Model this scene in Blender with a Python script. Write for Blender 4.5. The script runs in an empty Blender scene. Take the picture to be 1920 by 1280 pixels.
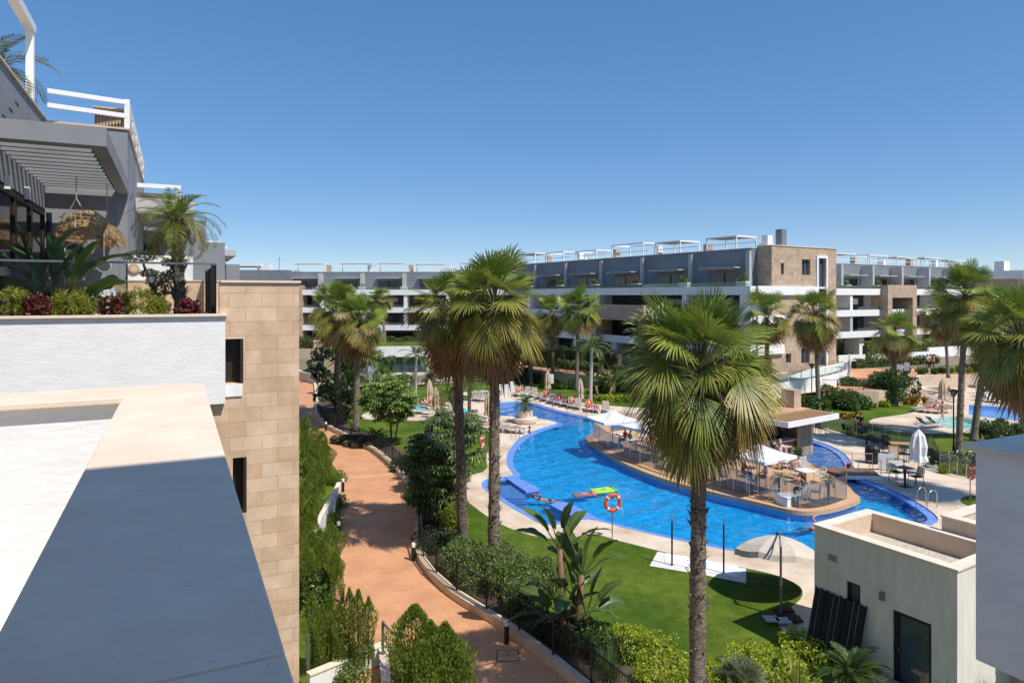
import bpy, math, random
import numpy as np
from mathutils import Vector, Matrix
from mathutils.geometry import tessellate_polygon
R = random.Random(11); NR = np.random.default_rng(5)
E = 10.5; F = 1280.0; CX = 960.0; HY = 553.0      # eye height, focal length (px of a 1920 frame), principal column, horizon row
SC = bpy.context.scene; COL = SC.collection
rad = math.radians
def G(px, py, z=0.0):
    Y = F*(E-z)/(py-HY); return Vector(((px-CX)/F*Y, Y, z))
def D(px, py, Y): return Vector(((px-CX)/F*Y, Y, E-(py-HY)/F*Y))
def size_at(px_len, Y): return px_len*Y/F
TH = math.atan2(.441, .897)                       # the turn of the near buildings
UV = lambda a, b, z=0: Vector((.897*a-.441*b, .441*a+.897*b, z))
# ------------------------------------------------------------------ materials
MATS = {}
def nt(name):
    m = bpy.data.materials.new(name); m.use_nodes = True; t = m.node_tree
    b = t.nodes['Principled BSDF']; MATS[name] = m
    return m, t, b, t.nodes, t.links
def mat(name, c1, c2=None, sc=3.0, rough=.75, bump=0.0, bsc=40.0, spec=.35, metal=0.0, det=6, lo=.35, hi=.65, stretch=None, dist=.02, bdet=5, speck=0):
    m, t, b, N, L = nt(name)
    b.inputs['Roughness'].default_value = rough; b.inputs['Metallic'].default_value = metal
    b.inputs['Specular IOR Level'].default_value = spec
    tc = N.new('ShaderNodeTexCoord'); src = tc.outputs['Object']
    if stretch:
        mp = N.new('ShaderNodeMapping'); mp.inputs['Scale'].default_value = stretch
        L.new(src, mp.inputs['Vector']); src = mp.outputs['Vector']
    if c2 is None: b.inputs['Base Color'].default_value = (*c1, 1)
    else:
        n = N.new('ShaderNodeTexNoise'); n.inputs['Scale'].default_value = sc; n.inputs['Detail'].default_value = det
        n.inputs['Roughness'].default_value = .62
        r = N.new('ShaderNodeValToRGB'); r.color_ramp.elements[0].position = lo; r.color_ramp.elements[1].position = hi
        r.color_ramp.elements[0].color = (*c1, 1); r.color_ramp.elements[1].color = (*c2, 1)
        L.new(src, n.inputs['Vector']); L.new(n.outputs['Fac'], r.inputs['Fac']); L.new(r.outputs['Color'], b.inputs['Base Color'])
    if speck:
        n3 = N.new('ShaderNodeTexNoise'); n3.inputs['Scale'].default_value = speck; n3.inputs['Detail'].default_value = 3; L.new(tc.outputs['Object'], n3.inputs['Vector'])
        r3 = N.new('ShaderNodeValToRGB'); r3.color_ramp.elements[0].position = .66; r3.color_ramp.elements[1].position = .74; r3.color_ramp.elements[0].color = (1,1,1,1); r3.color_ramp.elements[1].color = (.80,.77,.73,1); L.new(n3.outputs['Fac'], r3.inputs['Fac'])
        m3 = N.new('ShaderNodeMix'); m3.data_type = 'RGBA'; m3.blend_type = 'MULTIPLY'; m3.inputs['Factor'].default_value = 1
        L.new(r.outputs['Color'], m3.inputs[6]); L.new(r3.outputs['Color'], m3.inputs[7]); L.new(m3.outputs[2], b.inputs['Base Color'])
    if bump:
        n2 = N.new('ShaderNodeTexNoise'); n2.inputs['Scale'].default_value = bsc; n2.inputs['Detail'].default_value = bdet; n2.inputs['Roughness'].default_value = .6
        bp = N.new('ShaderNodeBump'); bp.inputs['Strength'].default_value = bump; bp.inputs['Distance'].default_value = dist
        L.new(src, n2.inputs['Vector']); L.new(n2.outputs['Fac'], bp.inputs['Height']); L.new(bp.outputs['Normal'], b.inputs['Normal'])
    return m
def leafmat(name, rough=.45, trans=.3, spec=.4):
    m, t, b, N, L = nt(name)
    at = N.new('ShaderNodeAttribute'); at.attribute_name = 'Col'
    b.inputs['Roughness'].default_value = rough; b.inputs['Specular IOR Level'].default_value = spec
    L.new(at.outputs['Color'], b.inputs['Base Color'])
    tr = N.new('ShaderNodeBsdfTranslucent'); L.new(at.outputs['Color'], tr.inputs['Color'])
    mx = N.new('ShaderNodeMixShader'); mx.inputs['Fac'].default_value = trans
    L.new(b.outputs['BSDF'], mx.inputs[1]); L.new(tr.outputs['BSDF'], mx.inputs[2])
    L.new(mx.outputs['Shader'], N['Material Output'].inputs['Surface'])
    return m
def tilemat(name, c1, c2, mortar, w, h, rough=.7, msize=.008, bump=.25, nsc=2.5, off=.5, stain=.35, flat=False):
    m, t, b, N, L = nt(name); b.inputs['Roughness'].default_value = rough
    tc = N.new('ShaderNodeTexCoord'); sp = N.new('ShaderNodeSeparateXYZ'); L.new(tc.outputs['Object'], sp.inputs[0])
    cb = N.new('ShaderNodeCombineXYZ')
    if flat: L.new(sp.outputs['X'], cb.inputs['X']); L.new(sp.outputs['Y'], cb.inputs['Y'])
    else:
        ad = N.new('ShaderNodeMath'); L.new(sp.outputs['X'], ad.inputs[0]); L.new(sp.outputs['Y'], ad.inputs[1])
        L.new(ad.outputs[0], cb.inputs['X']); L.new(sp.outputs['Z'], cb.inputs['Y'])
    br = N.new('ShaderNodeTexBrick'); br.inputs['Scale'].default_value = 1
    br.inputs['Brick Width'].default_value = w; br.inputs['Row Height'].default_value = h
    br.inputs['Mortar Size'].default_value = msize; br.inputs['Mortar Smooth'].default_value = .3; br.offset = off
    br.inputs['Color1'].default_value = (*c1, 1); br.inputs['Color2'].default_value = (*c2, 1); br.inputs['Mortar'].default_value = (*mortar, 1)
    L.new(cb.outputs[0], br.inputs['Vector'])
    n = N.new('ShaderNodeTexNoise'); n.inputs['Scale'].default_value = nsc; n.inputs['Detail'].default_value = 8; n.inputs['Roughness'].default_value = .65
    L.new(tc.outputs['Object'], n.inputs['Vector'])
    rp = N.new('ShaderNodeValToRGB'); rp.color_ramp.elements[0].position = .3; rp.color_ramp.elements[1].position = .7
    rp.color_ramp.elements[0].color = (1-stain, 1-stain*1.05, 1-stain*1.15, 1); rp.color_ramp.elements[1].color = (1.12, 1.12, 1.14, 1)
    L.new(n.outputs['Fac'], rp.inputs['Fac'])
    mx = N.new('ShaderNodeMix'); mx.data_type = 'RGBA'; mx.blend_type = 'MULTIPLY'; mx.inputs['Factor'].default_value = 1
    L.new(br.outputs['Color'], mx.inputs[6]); L.new(rp.outputs['Color'], mx.inputs[7]); L.new(mx.outputs[2], b.inputs['Base Color'])
    bp = N.new('ShaderNodeBump'); bp.inputs['Strength'].default_value = bump; bp.inputs['Distance'].default_value = .01; bp.invert = True
    ad2 = N.new('ShaderNodeMath'); ad2.operation = 'MULTIPLY_ADD'; ad2.inputs[1].default_value = .35
    L.new(n.outputs['Fac'], ad2.inputs[0]); L.new(br.outputs['Fac'], ad2.inputs[2]); L.new(ad2.outputs[0], bp.inputs['Height'])
    L.new(bp.outputs['Normal'], b.inputs['Normal'])
    return m
def glassmat(name, tint, refl=.12, rough=.02, opac=.0, ocol=(.5, .52, .52), ior=1.35):
    """clear pane: see-through, a little glossy, optionally a part opaque film"""
    m, t, b, N, L = nt(name); N.remove(b)
    tr = N.new('ShaderNodeBsdfTransparent'); tr.inputs['Color'].default_value = (*tint, 1)
    gl = N.new('ShaderNodeBsdfGlossy'); gl.inputs['Roughness'].default_value = rough
    fr = N.new('ShaderNodeFresnel'); fr.inputs['IOR'].default_value = ior
    mx = N.new('ShaderNodeMixShader'); L.new(fr.outputs[0], mx.inputs['Fac']); L.new(tr.outputs[0], mx.inputs[1]); L.new(gl.outputs[0], mx.inputs[2])
    out = mx
    if opac > 0:
        df = N.new('ShaderNodeBsdfDiffuse'); df.inputs['Color'].default_value = (*ocol, 1)
        m2 = N.new('ShaderNodeMixShader'); m2.inputs['Fac'].default_value = opac
        L.new(mx.outputs[0], m2.inputs[1]); L.new(df.outputs[0], m2.inputs[2]); out = m2
    L.new(out.outputs[0], N['Material Output'].inputs['Surface'])
    return m
# ------------------------------------------------------------------ mesh builder
class MB:
    def __init__(s): s.v = []; s.f = []; s.c = []; s.col = None; s.M = None
    def add(s, vs, fs):
        k = len(s.v)
        for p in vs:
            p = Vector(p)
            s.v.append(s.M @ p if s.M else p)
        if s.col is not None: s.c += [s.col]*(len(s.v)-k)
        s.f += [tuple(i+k for i in f) for f in fs]
        return s
    def box(s, x0, x1, y0, y1, z0, z1):
        return s.add([(x0,y0,z0),(x1,y0,z0),(x1,y1,z0),(x0,y1,z0),(x0,y0,z1),(x1,y0,z1),(x1,y1,z1),(x0,y1,z1)],
                     [(3,2,1,0),(4,5,6,7),(0,1,5,4),(1,2,6,5),(2,3,7,6),(3,0,4,7)])
    def bar(s, a, b, w, h=None, up=(0,0,1)):
        a = Vector(a); b = Vector(b); h = h or w; d = (b-a).normalized(); u = Vector(up)
        if abs(d.dot(u)) > .98: u = Vector((0,1,0))
        x = d.cross(u).normalized(); y = x.cross(d)
        q = [x*w/2+y*h/2, -x*w/2+y*h/2, -x*w/2-y*h/2, x*w/2-y*h/2]
        return s.add([a+k for k in q]+[b+k for k in q], [(0,1,2,3),(7,6,5,4),(0,4,5,1),(1,5,6,2),(2,6,7,3),(3,7,4,0)])
    def tube(s, pts, r, n=6, cap=True):
        pts = [Vector(p) for p in pts]; r = r if isinstance(r, (list, tuple)) else [r]*len(pts)
        vs = []; fs = []; ref = None
        for i, p in enumerate(pts):
            d = (pts[min(i+1, len(pts)-1)]-pts[max(i-1, 0)]).normalized()
            if ref is None: ref = Vector((1,0,0)) if abs(d.x) < .8 else Vector((0,1,0))
            x = (ref-d*ref.dot(d)).normalized(); y = d.cross(x); ref = x
            for k in range(n):
                a = 2*math.pi*k/n; vs.append(p+(x*math.cos(a)+y*math.sin(a))*r[i])
        for i in range(len(pts)-1):
            for k in range(n): fs.append((i*n+k, i*n+(k+1)%n, (i+1)*n+(k+1)%n, (i+1)*n+k))
        if cap: fs += [tuple(range(n-1,-1,-1)), tuple((len(pts)-1)*n+k for k in range(n))]
        return s.add(vs, fs)
    def lathe(s, prof, n=24, c=(0,0,0)):
        vs = []; fs = []; c = Vector(c); m = len(prof)
        for (r, z) in prof:
            for k in range(n):
                a = 2*math.pi*k/n; vs.append(c+Vector((r*math.cos(a), r*math.sin(a), z)))
        for i in range(m-1):
            for k in range(n): fs.append((i*n+k, i*n+(k+1)%n, (i+1)*n+(k+1)%n, (i+1)*n+k))
        fs += [tuple(range(n-1,-1,-1)), tuple((m-1)*n+k for k in range(n))]
        return s.add(vs, fs)
    def prism(s, poly, z0, z1, bottom=False):
        p = [Vector((q[0], q[1], 0)) for q in poly]; n = len(p)
        s.add([(q.x,q.y,z1) for q in p]+[(q.x,q.y,z0) for q in p], [])
        k = len(s.v)-2*n
        for t in tessellate_polygon([p]):
            a, b, c = t
            if (p[b]-p[a]).cross(p[c]-p[a]).z < 0: a, c = c, a
            s.f.append((k+a, k+b, k+c))
            if bottom: s.f.append((k+n+c, k+n+b, k+n+a))
        ccw = sum(p[i].x*p[(i+1)%n].y-p[(i+1)%n].x*p[i].y for i in range(n)) > 0
        for i in range(n):
            j = (i+1)%n
            s.f.append((k+n+i, k+n+j, k+j, k+i) if ccw else (k+i, k+j, k+n+j, k+n+i))
        return s
    def sheet(s, outer, holes=(), z=0):
        ls = [[Vector((q[0], q[1], 0)) for q in outer]]+[[Vector((q[0], q[1], 0)) for q in h] for h in holes]
        allp = [q for l in ls for q in l]; k = len(s.v)
        s.add([(q.x, q.y, z) for q in allp], [])
        for (a, b, c) in tessellate_polygon(ls):
            if (allp[b]-allp[a]).cross(allp[c]-allp[a]).z < 0: a, c = c, a
            s.f.append((k+a, k+b, k+c))
        return s
    def build(s, name, m, parent=None, smooth=False, loc=None, off=None, bevel=0, kind=None, label=None):
        o_ = Vector(loc) if loc is not None else Vector((0,0,0))
        if off is not None: o_ = Vector(off)
        me = bpy.data.meshes.new(name); me.from_pydata([tuple(p-o_) for p in s.v], [], s.f); me.update()
        if s.c:
            ca = me.color_attributes.new('Col', 'FLOAT_COLOR', 'POINT')
            ca.data.foreach_set('color', [x for q in s.c for x in (q[0], q[1], q[2], 1.0)])
        if smooth: me.polygons.foreach_set('use_smooth', [True]*len(me.polygons))
        me.materials.append(MATS[m] if isinstance(m, str) else m)
        o = bpy.data.objects.new(name, me); COL.objects.link(o)
        if parent is not None: o.parent = parent
        elif loc is not None: o.location = loc
        if bevel:
            bv = o.modifiers.new('b', 'BEVEL'); bv.width = bevel; bv.segments = 2; bv.limit_method = 'ANGLE'
        if kind: o['kind'] = kind
        if label: o['label'] = label
        return o
def npmesh(name, V, Fq, C, m, parent=None, smooth=False, loc=None, kind=None):
    """V (n,3), Fq (f,4 or 3), C (n,3) vertex colours"""
    me = bpy.data.meshes.new(name); n = len(V); f, w = Fq.shape
    me.vertices.add(n); me.loops.add(f*w); me.polygons.add(f)
    me.vertices.foreach_set('co', np.ascontiguousarray(V, dtype=np.float32).ravel())
    me.loops.foreach_set('vertex_index', np.ascontiguousarray(Fq, dtype=np.int32).ravel())
    me.polygons.foreach_set('loop_start', np.arange(0, f*w, w, dtype=np.int32))
    me.polygons.foreach_set('loop_total', np.full(f, w, dtype=np.int32))
    me.update(calc_edges=True)
    ca = me.color_attributes.new('Col', 'FLOAT_COLOR', 'POINT')
    ca.data.foreach_set('color', np.concatenate([C, np.ones((n, 1))], 1).astype(np.float32).ravel())
    if smooth: me.polygons.foreach_set('use_smooth', np.ones(f, dtype=bool))
    me.materials.append(MATS[m])
    o = bpy.data.objects.new(name, me); COL.objects.link(o)
    if parent is not None: o.parent = parent
    elif loc is not None: o.location = loc
    if kind: o['kind'] = kind
    return o
def thing(name, label, cat, loc=(0,0,0), rotz=0.0, group=None, sc=None):
    o = bpy.data.objects.new(name, None); COL.objects.link(o); o.empty_display_size = .2
    o.location = loc; o.rotation_euler = (0, 0, rotz)
    if sc: o.scale = (sc, sc, sc)
    o['label'] = label; o['category'] = cat
    if group: o['group'] = group
    return o
def tag(o, label, cat, group=None):
    o['label'] = label; o['category'] = cat
    if group: o['group'] = group
    return o
def dup(root, loc, rotz=0.0, label=None, group=None, sc=None, skip=()):
    r = root.copy(); COL.objects.link(r); r.location = loc; r.rotation_euler = (0, 0, rotz)
    if sc is not None: r.scale = (sc, sc, sc) if not isinstance(sc, tuple) else sc
    if label: r['label'] = label
    if group: r['group'] = group
    kids(root, r, skip); return r
def kids(a, b, skip=()):
    for ch in list(a.children):
        if ch.name.split('.')[0] in skip: continue
        c = ch.copy(); COL.objects.link(c); c.parent = b; kids(ch, c, skip)
def chaikin(p, it=2, closed=True):
    for _ in range(it):
        q = []; n = len(p)
        for i in range(n if closed else n-1):
            a, b = p[i], p[(i+1)%n]; q += [a*.75+b*.25, a*.25+b*.75]
        if not closed: q = [p[0]]+q+[p[-1]]
        p = q
    return p
def pxpoly(l, z=0, it=1): return chaikin([G(x, y, z) for x, y in l], it)
def inset(p, d):
    n = len(p); area = sum(p[i].x*p[(i+1)%n].y-p[(i+1)%n].x*p[i].y for i in range(n)); sg = 1 if area > 0 else -1
    out = []
    for i in range(n):
        t = p[(i+1)%n]-p[i-1]; t = Vector((t.x, t.y, 0)).normalized(); out.append(p[i]+Vector((-t.y, t.x, 0))*d*sg)
    return out
def resample(p, step, closed=False):
    q = list(p)+([p[0]] if closed else []); out = [q[0].copy()]; acc = 0.0
    for a, b in zip(q, q[1:]):
        L = (b-a).length
        while L > 1e-9 and acc+L >= step:
            t = (step-acc)/L; a = a+(b-a)*t; out.append(a.copy()); L = (b-a).length; acc = 0.0
        acc += L
    return out
def ang(d): return math.atan2(d.y, d.x)
# ------------------------------------------------------------------ camera, sky, sun
cam = bpy.data.cameras.new('camera'); cam.sensor_width = 36; cam.lens = 36*F/1920; cam.shift_y = (HY-640)/1920
cam.clip_start = .05; cam.clip_end = 8000
co = bpy.data.objects.new('camera', cam); COL.objects.link(co); co.location = (0, 0, E); co.rotation_euler = (rad(90), 0, 0); SC.camera = co
SUN_EL = rad(56.0); SH = Vector((.775, -.632, 0)).normalized()
to_sun = Vector((SH.x*math.cos(SUN_EL), SH.y*math.cos(SUN_EL), math.sin(SUN_EL)))
sl = bpy.data.lights.new('sun', 'SUN'); sl.energy = 2.03; sl.angle = rad(.5); sl.color = (1, .94, .86)
so = bpy.data.objects.new('sun', sl); COL.objects.link(so); so.rotation_euler = (-to_sun).to_track_quat('-Z', 'Y').to_euler(); so.location = (30, -30, 60)
W = bpy.data.worlds.new('World'); SC.world = W; W.use_nodes = True
sk = W.node_tree.nodes.new('ShaderNodeTexSky'); sk.sky_type = 'NISHITA'; sk.sun_disc = False
sk.sun_elevation = SUN_EL; sk.sun_rotation = math.atan2(SH.x, SH.y); sk.air_density = .9; sk.dust_density = 2; sk.ozone_density = 3; sk.altitude = 3000
bg = W.node_tree.nodes['Background']; bg.inputs['Strength'].default_value = .127
WN = W.node_tree.nodes; WL = W.node_tree.links
gm = WN.new('ShaderNodeGamma'); gm.inputs[1].default_value = .5; hs_ = WN.new('ShaderNodeHueSaturation'); hs_.inputs['Hue'].default_value = .506; hs_.inputs['Saturation'].default_value = 1.75
WL.new(sk.outputs[0], gm.inputs[0]); WL.new(gm.outputs[0], hs_.inputs['Color']); WL.new(hs_.outputs[0], bg.inputs['Color'])
SC.view_settings.view_transform = 'Standard'; SC.view_settings.look = 'None'; SC.view_settings.exposure = 1.36; SC.view_settings.gamma = 1
# ------------------------------------------------------------------ palette
mat('stucco_white', (.76,.76,.77), (.83,.83,.82), sc=2.5, rough=.9, bump=.24, bsc=11, dist=.03, stretch=(1,1,2.6), bdet=10)
mat('stucco_fine', (.74,.74,.725), (.85,.85,.83), sc=1.3, rough=.9, bump=.2, bsc=40, stretch=(2.5,2.5,.5), det=9)
mat('white_paint', (.80,.80,.80), rough=.5)
mat('window_brown', (.035,.028,.022), rough=.25)
mat('stucco_beige', (.64,.61,.535), (.76,.725,.64), sc=1.3, rough=.9, bump=.2, bsc=40, stretch=(2.5,2.5,.5), det=9)
mat('stucco_grey', (.22,.23,.25), (.27,.28,.30), sc=.8, rough=.9, bump=.3, bsc=45)
mat('wall_grey_light', (.42,.42,.42), (.50,.50,.49), sc=2, rough=.9, bump=.5, bsc=38, dist=.02)
mat('facade_grey', (.17,.195,.225), (.21,.235,.265), sc=.5, rough=.85, bump=.15, bsc=20)
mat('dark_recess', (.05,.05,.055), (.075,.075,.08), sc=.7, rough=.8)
mat('limestone', (.68,.56,.43), (.80,.71,.59), sc=2.6, rough=.7, bump=.45, bsc=45, dist=.004, lo=.3, hi=.7, det=10, speck=38)
mat('limestone_dark', (.55,.42,.30), (.66,.53,.40), sc=2.2, rough=.8, bump=.2, bsc=60, dist=.004)
tilemat('stone_tile', (.60,.42,.265), (.70,.525,.365), (.45,.31,.20), .545, .257, stain=.24, msize=.006)
tilemat('stone_far', (.44,.32,.22), (.54,.41,.30), (.30,.21,.14), .9, .45, stain=.25, bump=.1)
tilemat('path_red', (.57,.285,.14), (.63,.32,.165), (.50,.25,.135), .14, .07, msize=.004, nsc=.7, stain=.22, flat=True, bump=.3)
mat('deck_stone', (.46,.335,.225), (.66,.56,.445), sc=.42, rough=.8, bump=.15, bsc=8, det=10, lo=.34, hi=.58)
mat('deck_edge', (.62,.52,.42), (.70,.60,.5), sc=2, rough=.8)
mat('terracotta', (.50,.30,.17), (.56,.35,.21), sc=1.2, rough=.8, bump=.1, bsc=30)
mat('soil', (.075,.05,.032), (.12,.085,.055), sc=1.5, rough=.95, bump=.5, bsc=12)
mat('earth', (.16,.15,.09), (.24,.20,.13), sc=.05, rough=.95)
mat('gravel_white', (.50,.46,.40), (.82,.79,.74), sc=30, rough=.9, bump=.8, bsc=26, det=3)
mat('gravel_roof', (.36,.30,.23), (.66,.58,.48), sc=22, rough=.9, bump=1, bsc=22, det=3)
mat('window_dark', (.012,.014,.017), rough=.08, spec=.6)
mat('window_blue', (.05,.075,.10), rough=.08, spec=.7)
mat('frame_dark', (.018,.016,.015), rough=.5)
mat('frame_brown', (.03,.02,.015), rough=.6)
mat('metal_black', (.014,.014,.016), rough=.45)
mat('metal_steel', (.55,.56,.57), rough=.25, metal=1)
mat('metal_grey', (.22,.23,.25), rough=.35, metal=.6)
mat('plastic_white', (.78,.78,.78), rough=.4)
mat('fabric_white', (.80,.80,.82), rough=.9)
mat('fabric_beige', (.50,.44,.36), (.58,.52,.43), sc=4, rough=.95)
mat('thatch', (.40,.30,.20), (.62,.50,.35), sc=9, rough=.95, bump=.8, bsc=30, stretch=(1,1,.15))
mat('fabric_taupe', (.30,.25,.21), (.36,.30,.26), sc=20, rough=.95)
mat('wood', (.36,.20,.09), (.46,.27,.13), sc=2, rough=.6, stretch=(12,12,1))
mat('wood_grey', (.42,.35,.28), (.52,.44,.35), sc=2, rough=.7, stretch=(10,10,1))
mat('wood_dark', (.16,.09,.05), (.22,.13,.075), sc=3, rough=.6)
mat('orange_red', (.62,.09,.035), rough=.45)
mat('trunk_palm', (.09,.066,.048), (.34,.275,.215), sc=8, rough=.95, bump=1, bsc=16, stretch=(1,1,2.2), dist=.05)
mat('trunk_dark', (.06,.045,.035), (.24,.185,.14), sc=8, rough=.95, bump=1, bsc=14, stretch=(1,1,2.2), dist=.05)
mat('trunk_pale', (.38,.34,.30), (.50,.46,.41), sc=4, rough=.9, bump=.4, bsc=9, stretch=(1,1,3))
mat('bark', (.07,.05,.035), (.13,.10,.07), sc=9, rough=.95, bump=.6, bsc=20)
mat('rock', (.42,.32,.23), (.56,.45,.34), sc=2, rough=.9, bump=.6, bsc=6)
leafmat('leaf', trans=.36); leafmat('leaf_gloss', rough=.42, trans=.25, spec=.35); leafmat('leaf_dry', rough=.8, trans=.25, spec=.1); leafmat('flower', rough=.7, trans=.3)
glassmat('glass_clear', (.93,.96,.96), ior=1.18); glassmat('glass_smoke', (.60,.62,.62), opac=.22, ocol=(.30,.31,.32)); glassmat('glass_green', (.72,.82,.78), opac=.12, ocol=(.5,.6,.56))
def lawnmat():
    m, t, b, N, L = nt('lawn'); tc = N.new('ShaderNodeTexCoord'); b.inputs['Roughness'].default_value = .9; b.inputs['Specular IOR Level'].default_value = .15
    cols = []
    for sc_, c1, c2, lo, hi in ((.35, (.050,.098,.007), (.112,.158,.016), .36, .66), (14, (.78,.8,.7), (1.25,1.2,1.3), .35, .65), (2.2, (.85,.88,.8), (1.15,1.1,1.2), .4, .6)):
        n = N.new('ShaderNodeTexNoise'); n.inputs['Scale'].default_value = sc_; n.inputs['Detail'].default_value = 6; L.new(tc.outputs['Object'], n.inputs['Vector'])
        r = N.new('ShaderNodeValToRGB'); e = r.color_ramp.elements; e[0].position = lo; e[1].position = hi; e[0].color = (*c1,1); e[1].color = (*c2,1)
        L.new(n.outputs['Fac'], r.inputs['Fac']); cols.append(r.outputs['Color'])
    cur = cols[0]
    for c in cols[1:]:
        mx = N.new('ShaderNodeMix'); mx.data_type = 'RGBA'; mx.blend_type = 'MULTIPLY'; mx.inputs['Factor'].default_value = 1
        L.new(cur, mx.inputs[6]); L.new(c, mx.inputs[7]); cur = mx.outputs[2]
    L.new(cur, b.inputs['Base Color'])
    n = N.new('ShaderNodeTexNoise'); n.inputs['Scale'].default_value = 55; L.new(tc.outputs['Object'], n.inputs['Vector'])
    bp = N.new('ShaderNodeBump'); bp.inputs['Strength'].default_value = .7; bp.inputs['Distance'].default_value = .03
    L.new(n.outputs['Fac'], bp.inputs['Height']); L.new(bp.outputs['Normal'], b.inputs['Normal'])
lawnmat()
def mosaic(name, cols, cell=.12, rough=.35):
    """small glazed pool mosaic: every tile one of a few blues"""
    m, t, b, N, L = nt(name); b.inputs['Roughness'].default_value = rough
    tc = N.new('ShaderNodeTexCoord'); v = N.new('ShaderNodeTexVoronoi'); v.inputs['Scale'].default_value = 1/cell; v.inputs['Randomness'].default_value = .15
    L.new(tc.outputs['Object'], v.inputs['Vector']); r = N.new('ShaderNodeValToRGB'); e = r.color_ramp.elements
    sp = N.new('ShaderNodeSeparateColor'); L.new(v.outputs['Color'], sp.inputs[0]); L.new(sp.outputs[0], r.inputs['Fac'])
    e[0].color = (*cols[0],1); e[1].color = (*cols[-1],1)
    for i, c in enumerate(cols[1:-1]): q = e.new((i+1)/(len(cols)-1)); q.color = (*c,1)
    L.new(r.outputs['Color'], b.inputs['Base Color'])
mosaic('mosaic_deep', [(.0,.33,.74), (.01,.42,.84), (.03,.50,.92)])
mosaic('mosaic_rim', [(.12,.22,.58), (.15,.27,.64), (.19,.31,.68)])
mosaic('mosaic_bay', [(.10,.26,.66), (.14,.32,.72), (.18,.37,.76)])
mosaic('mosaic_pale', [(.40,.58,.56), (.46,.64,.62), (.52,.70,.68)])
mosaic('mosaic_mid', [(.12,.34,.74), (.16,.40,.80), (.20,.46,.86)])
# ================================================================== GROUND, POOLS, DECKS, PATHS
def watermat(name, tint, bump=.25, sc=2.2):
    m, t, b, N, L = nt(name); N.remove(b)
    tr = N.new('ShaderNodeBsdfTransparent'); tr.inputs['Color'].default_value = (*tint, 1)
    gl = N.new('ShaderNodeBsdfGlossy'); gl.inputs['Roughness'].default_value = .03
    tc = N.new('ShaderNodeTexCoord')
    n = N.new('ShaderNodeTexNoise'); n.inputs['Scale'].default_value = sc; n.inputs['Detail'].default_value = 3; n.inputs['Distortion'].default_value = .8
    n2 = N.new('ShaderNodeTexVoronoi'); n2.inputs['Scale'].default_value = sc*.8; n2.feature = 'SMOOTH_F1'
    L.new(tc.outputs['Object'], n.inputs['Vector']); L.new(tc.outputs['Object'], n2.inputs['Vector'])
    ad = N.new('ShaderNodeMath'); L.new(n.outputs['Fac'], ad.inputs[0]); L.new(n2.outputs['Distance'], ad.inputs[1])
    bp = N.new('ShaderNodeBump'); bp.inputs['Strength'].default_value = bump; bp.inputs['Distance'].default_value = .25
    L.new(ad.outputs[0], bp.inputs['Height']); L.new(bp.outputs[0], gl.inputs['Normal'])
    fr = N.new('ShaderNodeFresnel'); fr.inputs['IOR'].default_value = 1.33; L.new(bp.outputs[0], fr.inputs['Normal'])
    mx = N.new('ShaderNodeMixShader'); L.new(fr.outputs[0], mx.inputs['Fac']); L.new(tr.outputs[0], mx.inputs[1]); L.new(gl.outputs[0], mx.inputs[2])
    L.new(mx.outputs[0], N['Material Output'].inputs['Surface'])
watermat('water_deep', (.62, .86, .96), .35); watermat('water_pale', (.85, .97, .97), .2, 3); watermat('water_pond', (.55, .58, .45), .15, 3)

POOL = chaikin([G(x, y) for x, y in [(908,772),(920,757),(942,754),(972,752.5),(1000,755),(1020,761),(1045,769),(1075,776),(1110,783),(1172,790),(1260,792),(1400,793),(1480,802),(1519,823),(1552,833),
    (1584,849),(1600,873),(1611,895),(1644,906),(1684,922),(1725,944),(1757,966),(1760,978),(1735,990),(1680,1010),(1600,1040),(1500,1060),(1440,1043),(1390,1035),(1365,1031.5),(1323,1023),(1258,1010),(1202,997),
    (1157,986),(1106,972),(1072,976),(1040,986),(1010,982),(988,968),(967,957),(935,937),(910,920),(901,909),(907,900),(920,896),(945,894),(964,891),(959,884),(952,877),(948,860),(955,842),(967,827),(985,815),(1010,804),
    (1035,797),(1047,793),(1035,789),(1010,784),(970,781),(935,779),(914,777)]], 2)
ISLAND = chaikin([G(x, y, .14) for x, y in [(1096,817),(1102,828),(1135,849),(1170,868),(1210,885),(1250,899),(1292,911),(1345,924),(1400,936),(1454,949),(1490,957),(1527,959),(1573,951),(1609,938),(1615,932),(1600,922),
    (1588,905),(1545,884),(1508,862),(1497,842),(1490,820),(1440,806),(1360,802),(1260,800),(1180,803),(1130,807)]], 2)
KIDS = pxpoly([(1721,789),(1750,783),(1785,780.5),(1830,786),(1872,798),(1856,806),(1815,806),(1778,803),(1745,796)], 0, 2)
LAP = [G(x, y) for x, y in [(1817,759),(1920,765),(2080,771),(2080,801),(1920,790),(1838,781),(1816,777)]]
FARP = pxpoly([(1866,739),(1884,732),(1904,728),(2000,727),(2010,745),(1920,743)], 0, 1)
def ell(c, rx, ry, n=28): return [c+Vector((rx*math.cos(2*math.pi*k/n), ry*math.sin(2*math.pi*k/n), 0)) for k in range(n)]
JC1 = ell(G(899,741), 1.35, 1.7); JC2 = ell(G(1765,733), 1.5, 2.2)
POND = pxpoly([(640,716),(668,722),(700,724),(745,721),(790,718),(840,714),(862,703),(850,693),(815,686),(760,682),(690,682),(645,690)], 0, 2)
HOLES = [POOL, KIDS, LAP, FARP, JC1, JC2, POND]
g = MB(); far = 4000
g.sheet([Vector((-far,-far,0)),Vector((far,-far,0)),Vector((far,far,0)),Vector((-far,far,0))], HOLES, 0)
g.build('ground', 'earth', kind='structure')
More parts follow.
